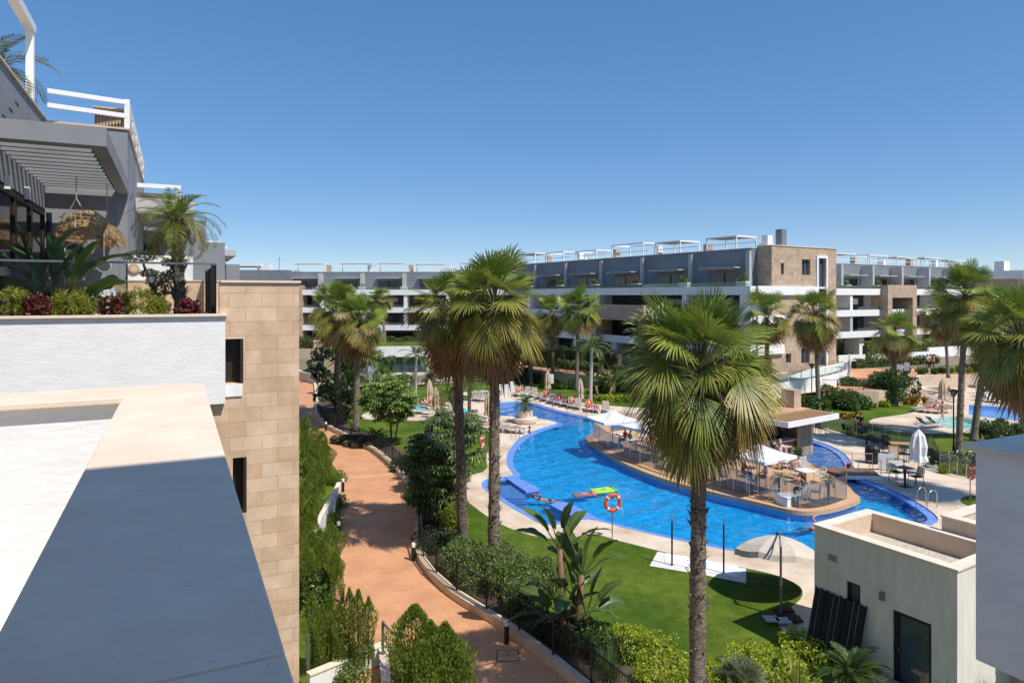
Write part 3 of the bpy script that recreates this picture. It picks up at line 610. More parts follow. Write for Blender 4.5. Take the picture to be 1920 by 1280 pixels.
# ================================================================== FAR APARTMENT BLOCKS
PLANT_SPOTS = []
for nm, c in (('cloth_blue',(.03,.16,.5)),('cloth_pink',(.7,.2,.3)),('cloth_red',(.58,.06,.05)),('cloth_teal',(.05,.38,.42))): mat(nm, c, rough=.85)
def facade(name, label, origin, d, L, floors, zg, ztop, unit, pent_y=2.2, portal=(), finl=1.9, lit='facade_grey', slabm='stucco_fine', end=True, depth=13, stone_end=None, skip_units=()):
    """block whose slab fronts run from x=0 to x=L along d, seen from -y; floors = slab undersides"""
    rot = math.atan2(d[1], d[0]); t = thing(name, label, 'apartment building', origin, rot); o = Vector((0,0,0))
    zb = zg-origin[2]
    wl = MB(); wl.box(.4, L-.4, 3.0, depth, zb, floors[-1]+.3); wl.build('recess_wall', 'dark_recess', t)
    for z in floors:
        sb = MB().box(0, L, -.02, depth+.2, z, z+.30).box(0, L, -.02, .12, z+.302, z+.93)
        if end: sb.box(L-.12, L, .122, depth, z+.302, z+.93).box(0, .12, .122, depth, z+.302, z+.93)
        sb.build('balcony', slabm, t)
    # penthouse
    zt = ztop-origin[2]; zfl = floors[-1]+.3
    MB().box(.6, L-1.4, pent_y, depth, zfl, zt).build('penthouse', lit, t)
    MB().box(.55, L-1.35, pent_y-.05, depth+.05, zt+.002, zt+.07).build('roof_edge', 'wall_grey_light', t)
    n = max(1, int(L/unit))
    for i in range(n):
        x = i*L/n; w = L/n; ff = MB()
        if i not in skip_units:
            wd = MB().box(x+1.2, x+w*.66, pent_y-.03, pent_y-.004, zfl+.02, zfl+2.15).build('window', 'window_dark', t)
            MB().box(x+1.2+(w*.66-1.2)*.48, x+1.2+(w*.66-1.2)*.52, pent_y-.06, pent_y-.032, zfl+.02, zfl+2.15).build('mullion', 'metal_black', wd)
            aw = MB().box(x+.9, x+w*.72, pent_y-1.5, pent_y-.004, zfl+2.62, zfl+2.74)
            for k in range(5): aw.box(x+1.1+k*(w*.55)/5, x+1.22+k*(w*.55)/5, pent_y-1.4, pent_y-.01, zfl+2.45, zfl+2.622)
            aw.build('awning_slab', 'wall_grey_light', t)
            MB().box(x+w*.78, x+w*.84, pent_y-finl, pent_y-.003, zfl, zt-.25).build('fin', 'wall_grey_light', t)      # fin between two penthouses
        # roof terrace frames
        kx = x+R.uniform(.2, 1.4); kw = R.uniform(4.2, 6.2); ky = pent_y+.25; hz = R.uniform(1.2, 1.65)
        for px_ in (kx, kx+kw):
            for py_ in (ky, ky+3.2): ff.box(px_-.06, px_+.06, py_-.06, py_+.06, zt+.07, zt+hz)
        ff.box(kx-.08, kx+kw+.08, ky-.08, ky+.08, zt+hz+.002, zt+hz+.15).box(kx-.08, kx+kw+.08, ky+3.12, ky+3.28, zt+hz+.002, zt+hz+.15)
        for px_ in (kx, kx+kw): ff.box(px_-.07, px_+.07, ky+.082, ky+3.118, zt+hz+.002, zt+hz+.17)
        if R.random() < .6:
            MB().box(kx+.051, kx+kw-.051, ky+.3, ky+2.9, zt+hz+.03, zt+hz+.06).build('sun_screen', 'fabric_taupe', t)
        ff.build('roof_frame', 'white_paint', t); MB().box(x+.8, x+w*.9, ky-.12, ky-.07, zt+.62, zt+.70).box(x+.8, x+.86, ky-.12, ky-.07, zt+.07, zt+.62).box(x+w*.9-.06, x+w*.9, ky-.12, ky-.07, zt+.07, zt+.62).build('roof_railing', 'white_paint', t)
        if i % 2: MB().box(x+w*.5, x+w*.5+.9, ky+4.4, ky+4.8, zt+.07, zt+.85).build('cooling_unit', 'plastic_white', t)
        MB().box(x+w*.86, x+w*.86+.75, ky+1.2, ky+2.0, zt+.07, zt+R.uniform(.9, 1.5)).build('chimney', 'stucco_fine' if i % 2 else 'stone_far', t)
    # railings and planters of the top terrace, glass of lower ones
    MB().box(.2, L-.2, .02, .04, floors[-1]+.94, floors[-1]+1.35).build('terrace_glass', 'glass_green', t)
    for i in range(n): MB().box(i*L/n+L/n*.74, i*L/n+L/n*.90, .25, .9, zfl, zfl+1.15).build('terrace_planter', 'stucco_fine', t)
    for i in range(n):
        if R.random() < .75: PLANT_SPOTS.append((t, i*L/n+L/n*.82, .55, zfl+1.15))
    for fi, z in enumerate(floors[:-1]):
        fl = z+.3
        for i in range(n):
            x = i*L/n; w = L/n
            if any(a-1 < x+w*.5 < b+1 for a, b, _ in portal): continue
            wd = MB().box(x+.9, x+w*.62, 2.95, 2.985, fl+.02, fl+2.3).build('window', 'window_blue' if (i+fi) % 3 == 0 else 'window_dark', t)
            MB().box(x+.85+(w*.62-.9)*.5, x+.95+(w*.62-.9)*.5, 2.9, 2.948, fl+.02, fl+2.3).box(x+.9, x+w*.62, 2.9, 2.948, fl+2.302, fl+2.38).build('mullion', 'metal_black', wd)
            if R.random() < .45: MB().box(x+.92, x+w*.62-.02, 2.88, 2.945, fl+R.uniform(1.0,1.7), fl+2.28).build('blind', 'fabric_beige' if R.random() < .5 else 'fabric_white', wd)
            if R.random() < .25: tx_ = x+R.uniform(1, w*.6); MB().box(tx_, tx_+.9, -.045, -.022, fl+.15, fl+.66).build('towel', R.choice(['cloth_teal','cloth_pink','cloth_blue','cloth_red']), t)
            if R.random() < .6:
                tx_ = x+R.uniform(1.2, w*.5); tb = MB().box(tx_, tx_+.9, 1.2, 2.0, fl+.70, fl+.74).box(tx_+.4, tx_+.5, 1.55, 1.65, fl, fl+.70); tb.build('balcony_table', 'plastic_white', t)
            MB().box(x+w*.82, x+w*.90, .13, 2.99, fl, fl+2.78).build('partition', 'stucco_fine' if fi % 2 else 'wall_grey_light', t)
            MB().box(x+.4, x+w*.8, .05, .07, fl+.64, fl+1.05).build('balcony_glass', 'glass_green', t)
    gz = zb+.02
    for i in range(n): MB().box(i*L/n+L/n*.2, i*L/n+L/n*.35, .6, 3.0, zb, floors[0]).build('ground_pier', 'stucco_fine', t)
    for i in range(n): MB().box(i*L/n+L/n*.4, i*L/n+L/n*.95, 2.95, 2.985, gz, gz+2.2).build('window', 'window_dark', t)
    for (a, b, zt_) in portal:
        pm = MB(); y0, y1 = -1.1, 1.6
        pm.box(a, a+1.1, y0, y1, zb, zt_).box(b-1.1, b, y0, y1, zb, zt_).box(a+1.1, b-1.1, y0, y1, zt_-1.9, zt_)
        pm.build('stone_portal', 'stone_far', t)
        lf = shrubpts = None
    return t
ZL = [4.3, 7.4, 10.5]
dR = Vector((.52, -.854, 0)); o1 = Vector((24.8, 71, 0))-dR*50
b1 = facade('apartment_building', 'long dark grey apartment block with white balconies running away from the stone tower block', o1, dR, 50, ZL, 1.5, 15.5, 8.2, pent_y=1.8, finl=.35, portal=((24.5, 35.0, 9.2),))
inw = Vector((.854, .52, 0))
# its stone end volume
tw = thing('stone_tower', 'tall sandstone end block with narrow white-framed windows behind the palms', 'tower', o1+dR*50, math.atan2(dR.y, dR.x))
hs = None
ts = MB(); yA, yB = 2.7, 13.9
def face_x(mb, x, ya, yb, z0, z1, holes, th=.35):
    k = MB(); wall_open(k, ya, yb, 0, z0, z1, holes, th)
    mb.add([(x-p.y, p.x, p.z) for p in k.v], k.f)
hl = [(4.2,4.7,12.7,13.9),(7.7,9.2,12.7,14.4),(4.2,4.7,6.5,7.7),(7.6,9.1,3.0,4.7),(5.0,5.9,3.2,4.2)]
nw = (10.5, 11.9, 2.6, 14.6)
face_x(ts, .52, yA, yB, 1.5, 15.72, hl+[nw])
ts.add([(.52,yA,1.5),(.52,yA,15.72),(-1.39,yA,15.72),(-1.39,yA,1.5),(.52,yB,1.5),(.52,yB,15.72),(-1.39,yB,15.72),(-1.39,yB,1.5)], [(0,1,2,3),(4,7,6,5),(1,5,6,2),(3,2,6,7),(0,3,7,4)])
ts.build('stone_wall', 'stone_far', tw)
MB().box(-1.5, .6, yA-.06, yB+.06, 15.722, 15.80).build('coping', 'limestone', tw)
for (ya, yb, z0, z1) in hl:
    w_ = MB().box(.16, .19, ya, yb, z0, z1).build('window', 'window_blue', tw)
    MB().box(.2, .26, (ya+yb)/2-.04, (ya+yb)/2+.04, z0, z1).build('frame', 'frame_dark', w_)
w_ = MB().box(.2, .23, nw[0], nw[1], nw[2], nw[3]).build('window', 'window_blue', tw)
MB().box(.2, .66, nw[0]-.28, nw[0]-.002, nw[2]-.3, nw[3]+.3).box(.2, .66, nw[1]+.002, nw[1]+.28, nw[2]-.3, nw[3]+.3).box(.2, .66, nw[0], nw[1], nw[3], nw[3]+.298).box(.23, .5, nw[0], nw[1], 4.9, 5.15).box(.23,.5,nw[0],nw[1],11.2,11.4).build('frame', 'white_paint', w_)
MB().box(-.7, .1, yA+2.2, yA+3.0, 15.8, 17.6).build('chimney', 'facade_grey', tw)
for zz in (10.5, 7.4, 4.3):
    MB().box(.53, .85, .15, 10.0 if zz > 10 else 4.4, zz, zz+.95).box(-1.3, .52, .2, 2.68, zz, zz+.3).build('balcony', 'stucco_fine', tw)
# second block to the right, lit
d2 = Vector((.868, .497, 0)); o2 = Vector((49.3, 99, 0))-d2*14
b2 = facade('apartment_building', 'sunlit grey and white apartment block with sandstone portal at right behind the pools', o2, d2, 53, ZL, 1.5, 15.2, 7.0, pent_y=3.2, portal=((21.0, 28.5, 12.0),))
b3 = thing('apartment_building', 'low white-roofed building at the far right edge of the view', 'apartment building', Vector((84, 112, 0)), math.atan2(.497, .868))
MB().box(0, 34, 0, 12, 13.2, 14.6).build('roof', 'stucco_fine', b3); MB().box(.5, 34, 1.2, 12, 1.5, 13.19).build('wall', 'stone_far', b3)
for i in range(5): MB().box(2+i*6.4, 5+i*6.4, 1.15, 1.19, 10.2, 12.7).build('window', 'window_blue', b3)
MB().box(0, 34, -.4, 1.15, 9.3, 10.15).box(0, 34, -.4, 1.15, 6.0, 6.9).build('balcony', 'stucco_fine', b3)
MB().box(.2, 2.0, 3, 4.5, 14.61, 16.2).build('chimney', 'stucco_fine', b3)
# far centre block
o3 = Vector((-40, 120, 0)); d3 = Vector((1, 0, 0))
b4 = facade('apartment_building', 'long low grey block with white balcony bands in the centre distance behind the pavilion', o3, d3, 52, ZL, 1.5, 14.6, 7.4, pent_y=2.2)
MB().box(-.3, 3.2, -.6, 9, 1.5, 12.2).build('stone_end', 'stone_far', b4)
b5 = thing('apartment_building', 'distant white-roofed building showing above the stone wall on the left', 'apartment building', Vector((-56, 128, 0)))
MB().box(0, 14, 0, 10, 1.5, 15.2).build('wall', 'facade_grey', b5); MB().box(-.2, 9, -.2, 6, 15.9, 16.4).box(.2, .5, .1, .4, 15.21, 15.9).box(8.2, 8.5, .1, .4, 15.21, 15.9).build('roof_frame', 'white_paint', b5)
MB().box(8.8, 10.4, .2, 2, 15.21, 16.4).build('chimney', 'stucco_fine', b5)
MB().tube([(12.2,.5,15.2),(12.2,.5,17.6)], .05, 6).box(11.8,12.6,.48,.52,17.2,17.25).build('antenna', 'metal_grey', b5)

# ================================================================== PAVILION AND STONE CUBE BY THE POND
p0 = D(688, 700, 90); pv = thing('pavilion', 'low glass pavilion with thick white roof standing in the pond', 'pavilion', Vector((p0.x, 90, 0)), rad(6))
Wp = 8.0
MB().box(-.6, Wp, -.5, 7.5, 2.35, 3.75).build('roof', 'stucco_fine', pv); MB().box(-.4, Wp-.2, -.3, 7.3, 3.752, 3.80).build('roof_turf', 'lawn', pv)
MB().box(-3.0, Wp+.3, -1.0, 8, -.5, .22).build('plinth', 'deck_edge', pv)
for k in range(7):
    x = .1+k*1.1; w_ = MB().box(x, x+1.04, 0, .03, .23, 2.34).build('glass_wall', 'window_blue', pv)
    MB().box(x+1.04, x+1.1, -.03, .06, .23, 2.34).build('post', 'metal_black', w_)
MB().box(7.72, 7.76, .1, 7.2, .23, 2.34).build('glass_wall', 'window_blue', pv)
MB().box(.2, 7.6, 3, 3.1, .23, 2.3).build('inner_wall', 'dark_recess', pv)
MB().box(-3.5, -1.2, 1, 4, .25, 1.6).build('pool_screen', 'window_blue', pv)
p0 = D(588, 700, 92); sc3 = thing('stone_cube', 'small square sandstone outbuilding beside the path below the far block', 'outbuilding', Vector((p0.x, 92, 0)), rad(4))
MB().box(0, 2.9, 0, 5, 0, 4.2).build('wall', 'stone_far', sc3); MB().box(-.08, 2.98, -.08, 5.08, 4.202, 4.3).build('coping', 'limestone', sc3); MB().box(.25, 2.65, .25, 4.7, 4.302, 4.34).build('roof', 'lawn', sc3)
# garden wall beside the far end of the left path
gwl = [D(x, y, Y) for x, y, Y in ((528, 680, 101), (565, 707, 84), (600, 722, 79.5))]
wl = MB()
for i in range(2):
    A, Bp = gwl[i], gwl[i+1]
    wl.bar((A.x,A.y,.55), (Bp.x,Bp.y,.55), .35, 1.1)
tag(wl.build('garden_wall', 'limestone_dark', loc=Vector((gwl[1].x, gwl[1].y, 0))), 'low pinkish garden wall on the right side of the far end of the left path', 'wall')
# curved retaining wall with glass railing at the tower garden
cw = [G(x, y, 1.5) for x, y in ((1440,748),(1500,737.5),(1530,733),(1558,727),(1580,720),(1592,713),(1595,704),(1592,697))]
cw = chaikin(cw, 2, closed=False); ct = thing('retaining_wall', 'curved white retaining wall with glass railing in front of the stone tower', 'wall', cw[len(cw)//2])
wl = MB(); gl_ = MB(); ps = MB()
for i in range(len(cw)-1):
    a, b = cw[i], cw[i+1]; wl.add([(a.x,a.y,1.4),(b.x,b.y,1.4),(b.x,b.y,2.75),(a.x,a.y,2.75)], [(0,1,2,3)])
    gl_.add([(a.x,a.y,2.8),(b.x,b.y,2.8),(b.x,b.y,3.55),(a.x,a.y,3.55)], [(0,1,2,3)])
    if i % 2 == 0: ps.box(a.x-.03, a.x+.03, a.y-.03, a.y+.03, 2.75, 3.6)
    ps.bar((a.x,a.y,3.6), (b.x,b.y,3.6), .06)
wl.add([(p.x,p.y,2.75) for p in cw]+[(30,70,2.75)], [tuple(range(len(cw)+1))])
oc = tuple(cw[len(cw)//2]); wl.build('wall', 'stucco_fine', ct, off=oc); gl_.build('glass_panel', 'glass_green', ct, off=oc); ps.build('railing', 'white_paint', ct, off=oc)
# stairs from the plaza to the far pools
st0 = G(1722, 722); stt = thing('staircase', 'pale stone staircase with side walls leading down to the far pool deck', 'staircase', st0, rad(-28))
sm = MB()
for k in range(8): sm.box(-1.5, 1.5, .38*k, 3.4, .19*k-.02*(k > 0), .19*(k+1))
sm.build('steps', 'limestone', stt); MB().box(-1.85, -1.5, -.4, 4, 0, 1.95).box(1.5, 1.85, -.4, 4, 0, 1.3).build('side_wall', 'deck_edge', stt)
hr = MB().tube([(-1.2,-.2,.9),(-1.2,3,2.5)], .03).tube([(-1.2,-.2,0),(-1.2,-.2,.9)], .03).tube([(-1.2,3,1.5),(-1.2,3,2.5)], .03); hr.build('handrail', 'metal_grey', stt)

# ================================================================== POOL HOUSE (front right)
A_ = D(1527, 981, 20.4); C_ = D(1795, 1071, 17.0); A_.z = C_.z = 0
du = (C_-A_).normalized(); dv = Vector((-du.y, du.x, 0)); Lh = (C_-A_).length
ph = thing('pool_house', 'small flat-roofed pool house with gravel roof and limestone coping, shaded wall facing the lawn', 'pool house', A_, ang(du))
zt = 3.62; Wd = 2.75
holes = [(1.02,1.44,1.35,2.35),(Lh-1.62,Lh-.62,.02,2.05)]
h1 = MB(); wall_open(h1, 0, Lh, 0, 0, zt, holes, .22)
kx = MB(); wall_open(kx, 0, 3.2, 0, 0, zt, [(1.0,1.8,1.15,2.35)], .28)
h1.add([(Lh-p.y, p.x, p.z) for p in kx.v], kx.f)
h1.add([(0,0,0),(0,Wd,0),(0,Wd,zt),(0,0,zt),(Lh,Wd,0),(Lh,Wd,zt)], [(0,3,2,1),(1,2,5,4)])
h1.build('wall', 'stucco_beige', ph)
vt = MB().box(.45, .75, -.012, -.001, 2.75, 2.95).build('vent', 'wall_grey_light', ph)
vl = MB()
for k in range(5): vl.box(.47, .73, -.02, -.013, 2.77+k*.035, 2.785+k*.035)
vl.build('vent_slats', 'metal_grey', vt)
wl_ = MB().box(Lh-1.95, Lh-1.83, -.09, -.001, 2.2, 2.42).build('wall_lamp', 'metal_grey', ph)
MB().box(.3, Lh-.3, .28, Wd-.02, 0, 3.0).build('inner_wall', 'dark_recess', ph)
MB().box(.3, Lh-.30, .3, Wd-.3, 3.02, 3.1).build('roof', 'gravel_roof', ph)
MB().box(-.04, Lh+.04, -.04, .30, zt+.002, zt+.05).box(-.04, .30, .302, Wd, zt+.002, zt+.05).box(Lh-.30, Lh+.04, .302, Wd, zt+.002, zt+.05).box(.302, Lh-.302, Wd-.28, Wd, zt+.002, zt+.05).build('coping', 'limestone', ph)
MB().box(.28, Lh-.28, .24, .298, 3.1, zt).box(.24, .298, .3, Wd-.3, 3.1, zt).box(.3, Lh-.3, Wd-.29, Wd-.2, 3.1, zt).build('roof_upstand', 'limestone_dark', ph)
w_ = MB().box(1.03, 1.43, .12, .15, 1.36, 2.34).build('window', 'window_blue', ph)
MB().box(1.022, 1.08, .05, .119, 1.352, 2.348).box(1.38, 1.438, .05, .119, 1.352, 2.348).box(1.08, 1.38, .05, .119, 2.29, 2.348).build('frame', 'frame_dark', w_)
d_ = MB().box(Lh-1.55, Lh-.68, .12, .15, .06, 1.98).build('door', 'window_blue', ph)
MB().box(Lh-1.618, Lh-1.50, .05, .119, .03, 2.048).box(Lh-.70, Lh-.622, .05, .119, .03, 2.048).box(Lh-1.5, Lh-.7, .05, .119, 1.96, 2.048).box(Lh-1.5, Lh-.7, .05, .119, .03, .09).build('frame', 'frame_dark', d_)
MB().box(Lh-1.47, Lh-1.44, -.02, .05, .95, 1.1).build('handle', 'metal_steel', d_)
# second, higher volume of the pool house
q0 = D(1716, 986, 19.2); q0.z = 0
r0 = Vector(((q0-A_).dot(du), (q0-A_).dot(dv), 0))
X0, Y0 = r0.x, Wd+.0; z2 = zt+.42
MB().box(X0, X0+4.0, Y0+.004, Y0+.30, 0, z2).box(X0, X0+.3, Y0+.30, Y0+4.2, 0, z2).box(X0+.3, X0+4, Y0+3.9, Y0+4.2, 0, z2).build('upper_wall', 'limestone_dark', ph)
MB().box(X0-.03, X0+4.0, Y0-.03, Y0+.33, z2+.002, z2+.05).box(X0-.03, X0+.33, Y0+.332, Y0+4.23, z2+.002, z2+.05).box(X0+.332, X0+4, Y0+3.87, Y0+4.23, z2+.002, z2+.05).build('upper_coping', 'limestone', ph)
MB().box(X0+.302, X0+4, Y0+.302, Y0+3.898, 3.0, 3.2).build('upper_roof', 'gravel_roof', ph)
MB().box(X0+2.1, X0+2.8, Y0+2.2, Y0+3.0, 3.2, 3.9).build('roof_hatch', 'limestone_dark', ph)

# ================================================================== POOL BAR
bc = D(1478, 803, 41.2); bu = Vector((-.57, .82, 0)).normalized(); bv = Vector((.82, .57, 0)).normalized()
bar = thing('pool_bar', 'island pool bar with slatted wooden canopy and terracotta roof behind the big palm', 'bar', Vector((bc.x, bc.y, .14)), ang(bv))
hz = 2.33
Lb, Db = 5.6, 7.6
MB().box(0, Lb, 0, .12, hz, hz+.34).box(Lb-.12, Lb, .122, Db, hz, hz+.34).box(0, .12, .122, Db, hz, hz+.34).build('fascia', 'white_paint', bar)
MB().box(.13, Lb-.13, .13, 1.9, hz+.03, hz+.335).build('slat_gap_shade', 'frame_dark', bar)  # dark sheet nearly flush with the slats, paints the shade of their gaps
sb = MB()
for k in range(7): sb.box(.13, Lb-.13, .18+k*.25, .18+k*.25+.10, hz+.27, hz+.36)
sb.build('canopy_slats', 'wood', bar)
MB().box(.13, Lb-.13, 1.92, Db-.1, hz+.1, hz+.42).build('roof', 'terracotta', bar)
MB().box(4.65, 5.45, 2.6, 3.6, hz+.43, hz+1.6).build('chimney', 'stone_far', bar)
MB().box(3.0, 4.3, 1.15, 1.35, 0, hz).build('plank_wall', 'wood_grey', bar)
MB().box(4.302, 4.5, 1.15, 5.4, 0, hz).build('plank_wall', 'wood_grey', bar)
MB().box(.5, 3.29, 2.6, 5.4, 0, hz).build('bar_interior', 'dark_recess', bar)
MB().box(.3, 3.2, 1.5, 2.1, 0, 1.02).build('counter_base', 'wood_dark', bar); MB().box(.2, 3.25, 1.4, 2.15, 1.022, 1.08).build('counter_top', 'stucco_fine', bar)
pp_ = MB()
for k in range(9): pp_.box(3.1+k*.14, 3.125+k*.14, 1.13, 1.148, .02, hz-.02)
pp_.build('plank_joint', 'wood_dark', bar)
# ================================================================== VEGETATION
def lerp(a, b, t): return tuple(a[i]+(b[i]-a[i])*t for i in range(3))
def var(c, r, k=.25):
    f = 1+r.uniform(-k, k); return (c[0]*f*(1+r.uniform(-.1,.1)), c[1]*f, c[2]*f*(1+r.uniform(-.15,.15)))
GREEN = (.105,.185,.028); LGREEN = (.27,.35,.06); DGREEN = (.05,.095,.022); YEL = (.50,.31,.07); BROWN = (.23,.135,.07); STRAW = (.40,.28,.15)
Z = Vector((0,0,1))
def fan_leaf(mb, r, P0, d, pet, L, nseg, spread, c0, c1, droop, fold=.25, pcol=(.14,.15,.05), pw=.018, jag=.12, nod=0.0):
    side = d.cross(Z)
    if side.length < .05: side = Vector((1,0,0))
    side.normalize(); rl = r.uniform(-.8, .8); nrm = side.cross(d)
    side, nrm = (side*math.cos(rl)+nrm*math.sin(rl)).normalized(), (nrm*math.cos(rl)-side*math.sin(rl)).normalized()
    sag = .16*pet*max(0, 1-abs(d.z))
    pts = [P0+d*pet*t-Z*sag*t*t for t in (0, .5, 1)]
    mb.col = pcol; mb.tube(pts, [pw*1.3, pw, pw*.7], 3, False)
    P = pts[-1]; d = (pts[-1]-pts[-2]).normalized()*.7+d*.3
    d.normalize(); a_ = nod*r.uniform(.7,1.3); n0 = side.cross(d).normalized(); d = (d*math.cos(a_)-n0*math.sin(a_)*(1 if n0.z > 0 else -1)).normalized(); nrm = side.cross(d).normalized(); side = d.cross(nrm).normalized(); dth = spread*2/nseg
    for i in range(nseg):
        a = -spread+dth*(i+.5)+r.uniform(-.02,.02); s = d*math.cos(a)+side*math.sin(a)
        w = s.cross(nrm).normalized(); ln = L*(1-.28*abs(a/spread)**2)*r.uniform(1-jag, 1.0)
        up = nrm*(fold*abs(math.sin(a))); pl = nrm*(.012*(1 if i % 2 else -1))
        dr = droop*r.uniform(.7, 1.3)
        q = lambda t: P+(s+up*t*.8)*ln*t-Z*dr*ln*t**3
        w1 = math.tan(dth*.5)*.52*ln*1.06; w2 = w1*.70
        m1, m2, m3 = q(.52)+pl, q(.80)+pl*.5, q(1.0)
        cb = lerp(c0, c1, .08); cm = lerp(c0, c1, .42*r.uniform(.3,1.7)); ct = lerp(c0, c1, r.uniform(.6,1))
        k = len(mb.v); mb.v += [P, m1-w*w1, m1+w*w1, m2-w*w2, m2+w*w2, m3]
        mb.c += [cb, cm, cm, lerp(cm,ct,.5), lerp(cm,ct,.5), ct]
        mb.f += [(k,k+1,k+2), (k+1,k+3,k+4,k+2), (k+3,k+5,k+4)]
def fan_crown(seed, nleaf=44, nseg=26, R_=2.0, yellow=.5, hi=86, lo=-52):
    r = random.Random(seed); mb = MB()
    for i in range(nleaf):
        f = (i+.5)/nleaf; el = rad(hi+(lo-hi)*f**1.12+r.uniform(-13,13)); az = i*2.39996+r.uniform(-.3,.3)
        d = Vector((math.cos(el)*math.cos(az), math.cos(el)*math.sin(az), math.sin(el)))
        size = r.uniform(.86,1.08)*(1 if f > .15 else .85)
        pet = R_*(.60 if f > .2 else .40)*size*r.uniform(.75,1.1); L = R_*(.54 if f > .3 else .60)*size; nod = 0 if f < .2 else rad(min(56, -6+78*f)*max(.15, math.cos(el))*r.uniform(.5,1.25))
        if f < .25: c0, c1 = lerp(LGREEN, GREEN, r.random()), lerp(GREEN, LGREEN, .6)
        elif f < .55: c0, c1 = lerp(GREEN, LGREEN, r.random()*.7), lerp(LGREEN, YEL, yellow*.6*r.random())
        elif f < .93: c0, c1 = lerp(DGREEN, GREEN, r.random()), lerp(LGREEN, YEL, min(1, yellow*1.6*r.random()+.10))
        else: c0, c1 = lerp(GREEN, BROWN, .5+.5*r.random()), lerp(YEL, BROWN, .4+.6*r.random())
        c0 = var(c0, r, .2)
        fan_leaf(mb, r, Vector((d.x*.10, d.y*.10, .25*(1-f))), d, pet, L, nseg, rad(r.uniform(80,104) if f > .16 else r.uniform(40,75)), c0, c1, .08+.42*f if f > .2 else .02, pw=.02, nod=nod)
    for i in range(int(nleaf*.12)):     # old flower stalks
        az = r.uniform(0, 6.28); q = [Vector((math.cos(az)*t*R_*.85, math.sin(az)*t*R_*.85, .3+R_*(.55*t-.75*t*t*t))) for t in (0,.3,.6,.85,1.05)]
        mb.col = STRAW; mb.tube(q, [.014,.012,.009,.006,.003], 3, False)
    mb.col = None
    return mb
def fan_skirt(seed, n=26, nseg=14, R_=2.0, drop=1.2):
    r = random.Random(seed); mb = MB()
    for i in range(n):
        az = i*2.39996+r.uniform(-.3,.3); el = rad(r.uniform(-84,-60)); d = Vector((math.cos(el)*math.cos(az), math.cos(el)*math.sin(az), math.sin(el)))
        fan_leaf(mb, r, Vector((math.cos(az)*.14, math.sin(az)*.14, r.uniform(-.75,.1)*(drop-.3))), d, R_*.30, R_*r.uniform(.40,.62)*drop, nseg, rad(62), var(BROWN, r, .3), var(lerp(BROWN, STRAW, .5), r, .3), .25, pcol=BROWN)
    mb.col = None; return mb
def trunk_mb(seed, h, r0, r1, lean=(0,0), n=12, step=.22, rough=.07, boots=0.0, bulge=1.25):
    r = random.Random(seed); mb = MB(); m = max(6, int(h/step)); pts = []; rs = []
    for i in range(m+1):
        t = i/m; bend = t*t*.5+t*.5
        pts.append(Vector((lean[0]*bend, lean[1]*bend, h*t))); rr = r0+(r1-r0)*t
        if t < .08: rr *= 1+(bulge-1)*(1-t/.08)
        rs.append(rr*(1+r.uniform(-rough, rough)))
    mb.tube(pts, rs, n)
    for k, p in enumerate(mb.v): mb.v[k] = p+Vector((r.uniform(-1,1), r.uniform(-1,1), r.uniform(-1,1)))*rough*r0*.45
    if boots:      # old leaf bases that stick out
        nb = int(boots*h)
        for i in range(nb):
            t = r.random()**.8; a = r.uniform(0, 6.28); c = Vector((lean[0]*t, lean[1]*t, h*t)); o = Vector((math.cos(a), math.sin(a), 0)); s = Vector((-o.y, o.x, 0)); rr = r0+(r1-r0)*t
            w = r.uniform(.03,.06); l = r.uniform(.10,.26); p = c+o*rr*.93
            mb.add([p-s*w, p+s*w, p+o*l*.4+s*w*.6+Z*l*.55, p+o*l*.4-s*w*.6+Z*l*.55, p+o*l*.7+Z*l*r.uniform(.2,.9)+s*r.uniform(-.04,.04)], [(0,1,2,3),(3,2,4)])
    return mb
CROWNS = {}
def crown_data(kind):
    if kind not in CROWNS:
        a = fan_crown(**kind_args[kind]).build('crown', 'leaf_gloss'); b = fan_skirt(kind_args[kind]['seed']+50, drop=1.3 if kind in 'ab' else 1.05).build('dead_fronds', 'leaf_dry')
        CROWNS[kind] = (a.data, b.data); bpy.data.objects.remove(a); bpy.data.objects.remove(b)
    return CROWNS[kind]
kind_args = {'big': dict(seed=3, nleaf=78, nseg=40, yellow=.62), 'a': dict(seed=21, nleaf=62, nseg=30, yellow=.95), 'b': dict(seed=32, nleaf=62, nseg=28, yellow=.85), 'c': dict(seed=43, nleaf=40, nseg=20, yellow=.9), 'd': dict(seed=57, nleaf=36, nseg=18, yellow=.45)}
def obj_of(name, me, parent, loc=(0,0,0), sc=1.0, rz=0.0):
    o = bpy.data.objects.new(name, me); COL.objects.link(o); o.parent = parent; o.location = loc; o.scale = (sc,sc,sc); o.rotation_euler = (0,0,rz); return o
def washingtonia(base, crown_px, kind, Rm, label, r0=.22, r1=.17, tm='trunk_palm', boots=0, seed=1, group='fan palms', skirt=True, rz=0.0):
    """base = ground point, crown_px = where the crown's heart stands, at about the base's distance"""
    top = D(crown_px[0], crown_px[1], base.y); h = top.z-base.z-.15*Rm/2; lean = (top.x-base.x, 0)
    t = thing('fan_palm', label, 'palm tree', base, 0, group)
    trunk_mb(seed, h, r0, r1, lean, boots=boots, n=14 if boots else 9, step=.16 if boots else .3).build('trunk', tm, t, smooth=True)
    cd, sd = crown_data(kind)
    c_ = obj_of('crown', cd, t, (lean[0], 0, h-.05), Rm/2, rz); rr_ = random.Random(seed+77); c_.rotation_euler = (rr_.uniform(-.14,.14), rr_.uniform(-.14,.14), rz); c_.scale = (Rm/2*rr_.uniform(.94,1.04), Rm/2*rr_.uniform(.94,1.04), Rm/2*rr_.uniform(.92,1.1))
    if skirt: obj_of('dead_fronds', sd, t, (lean[0], 0, h-.1), Rm/2, rz+1)
    return t
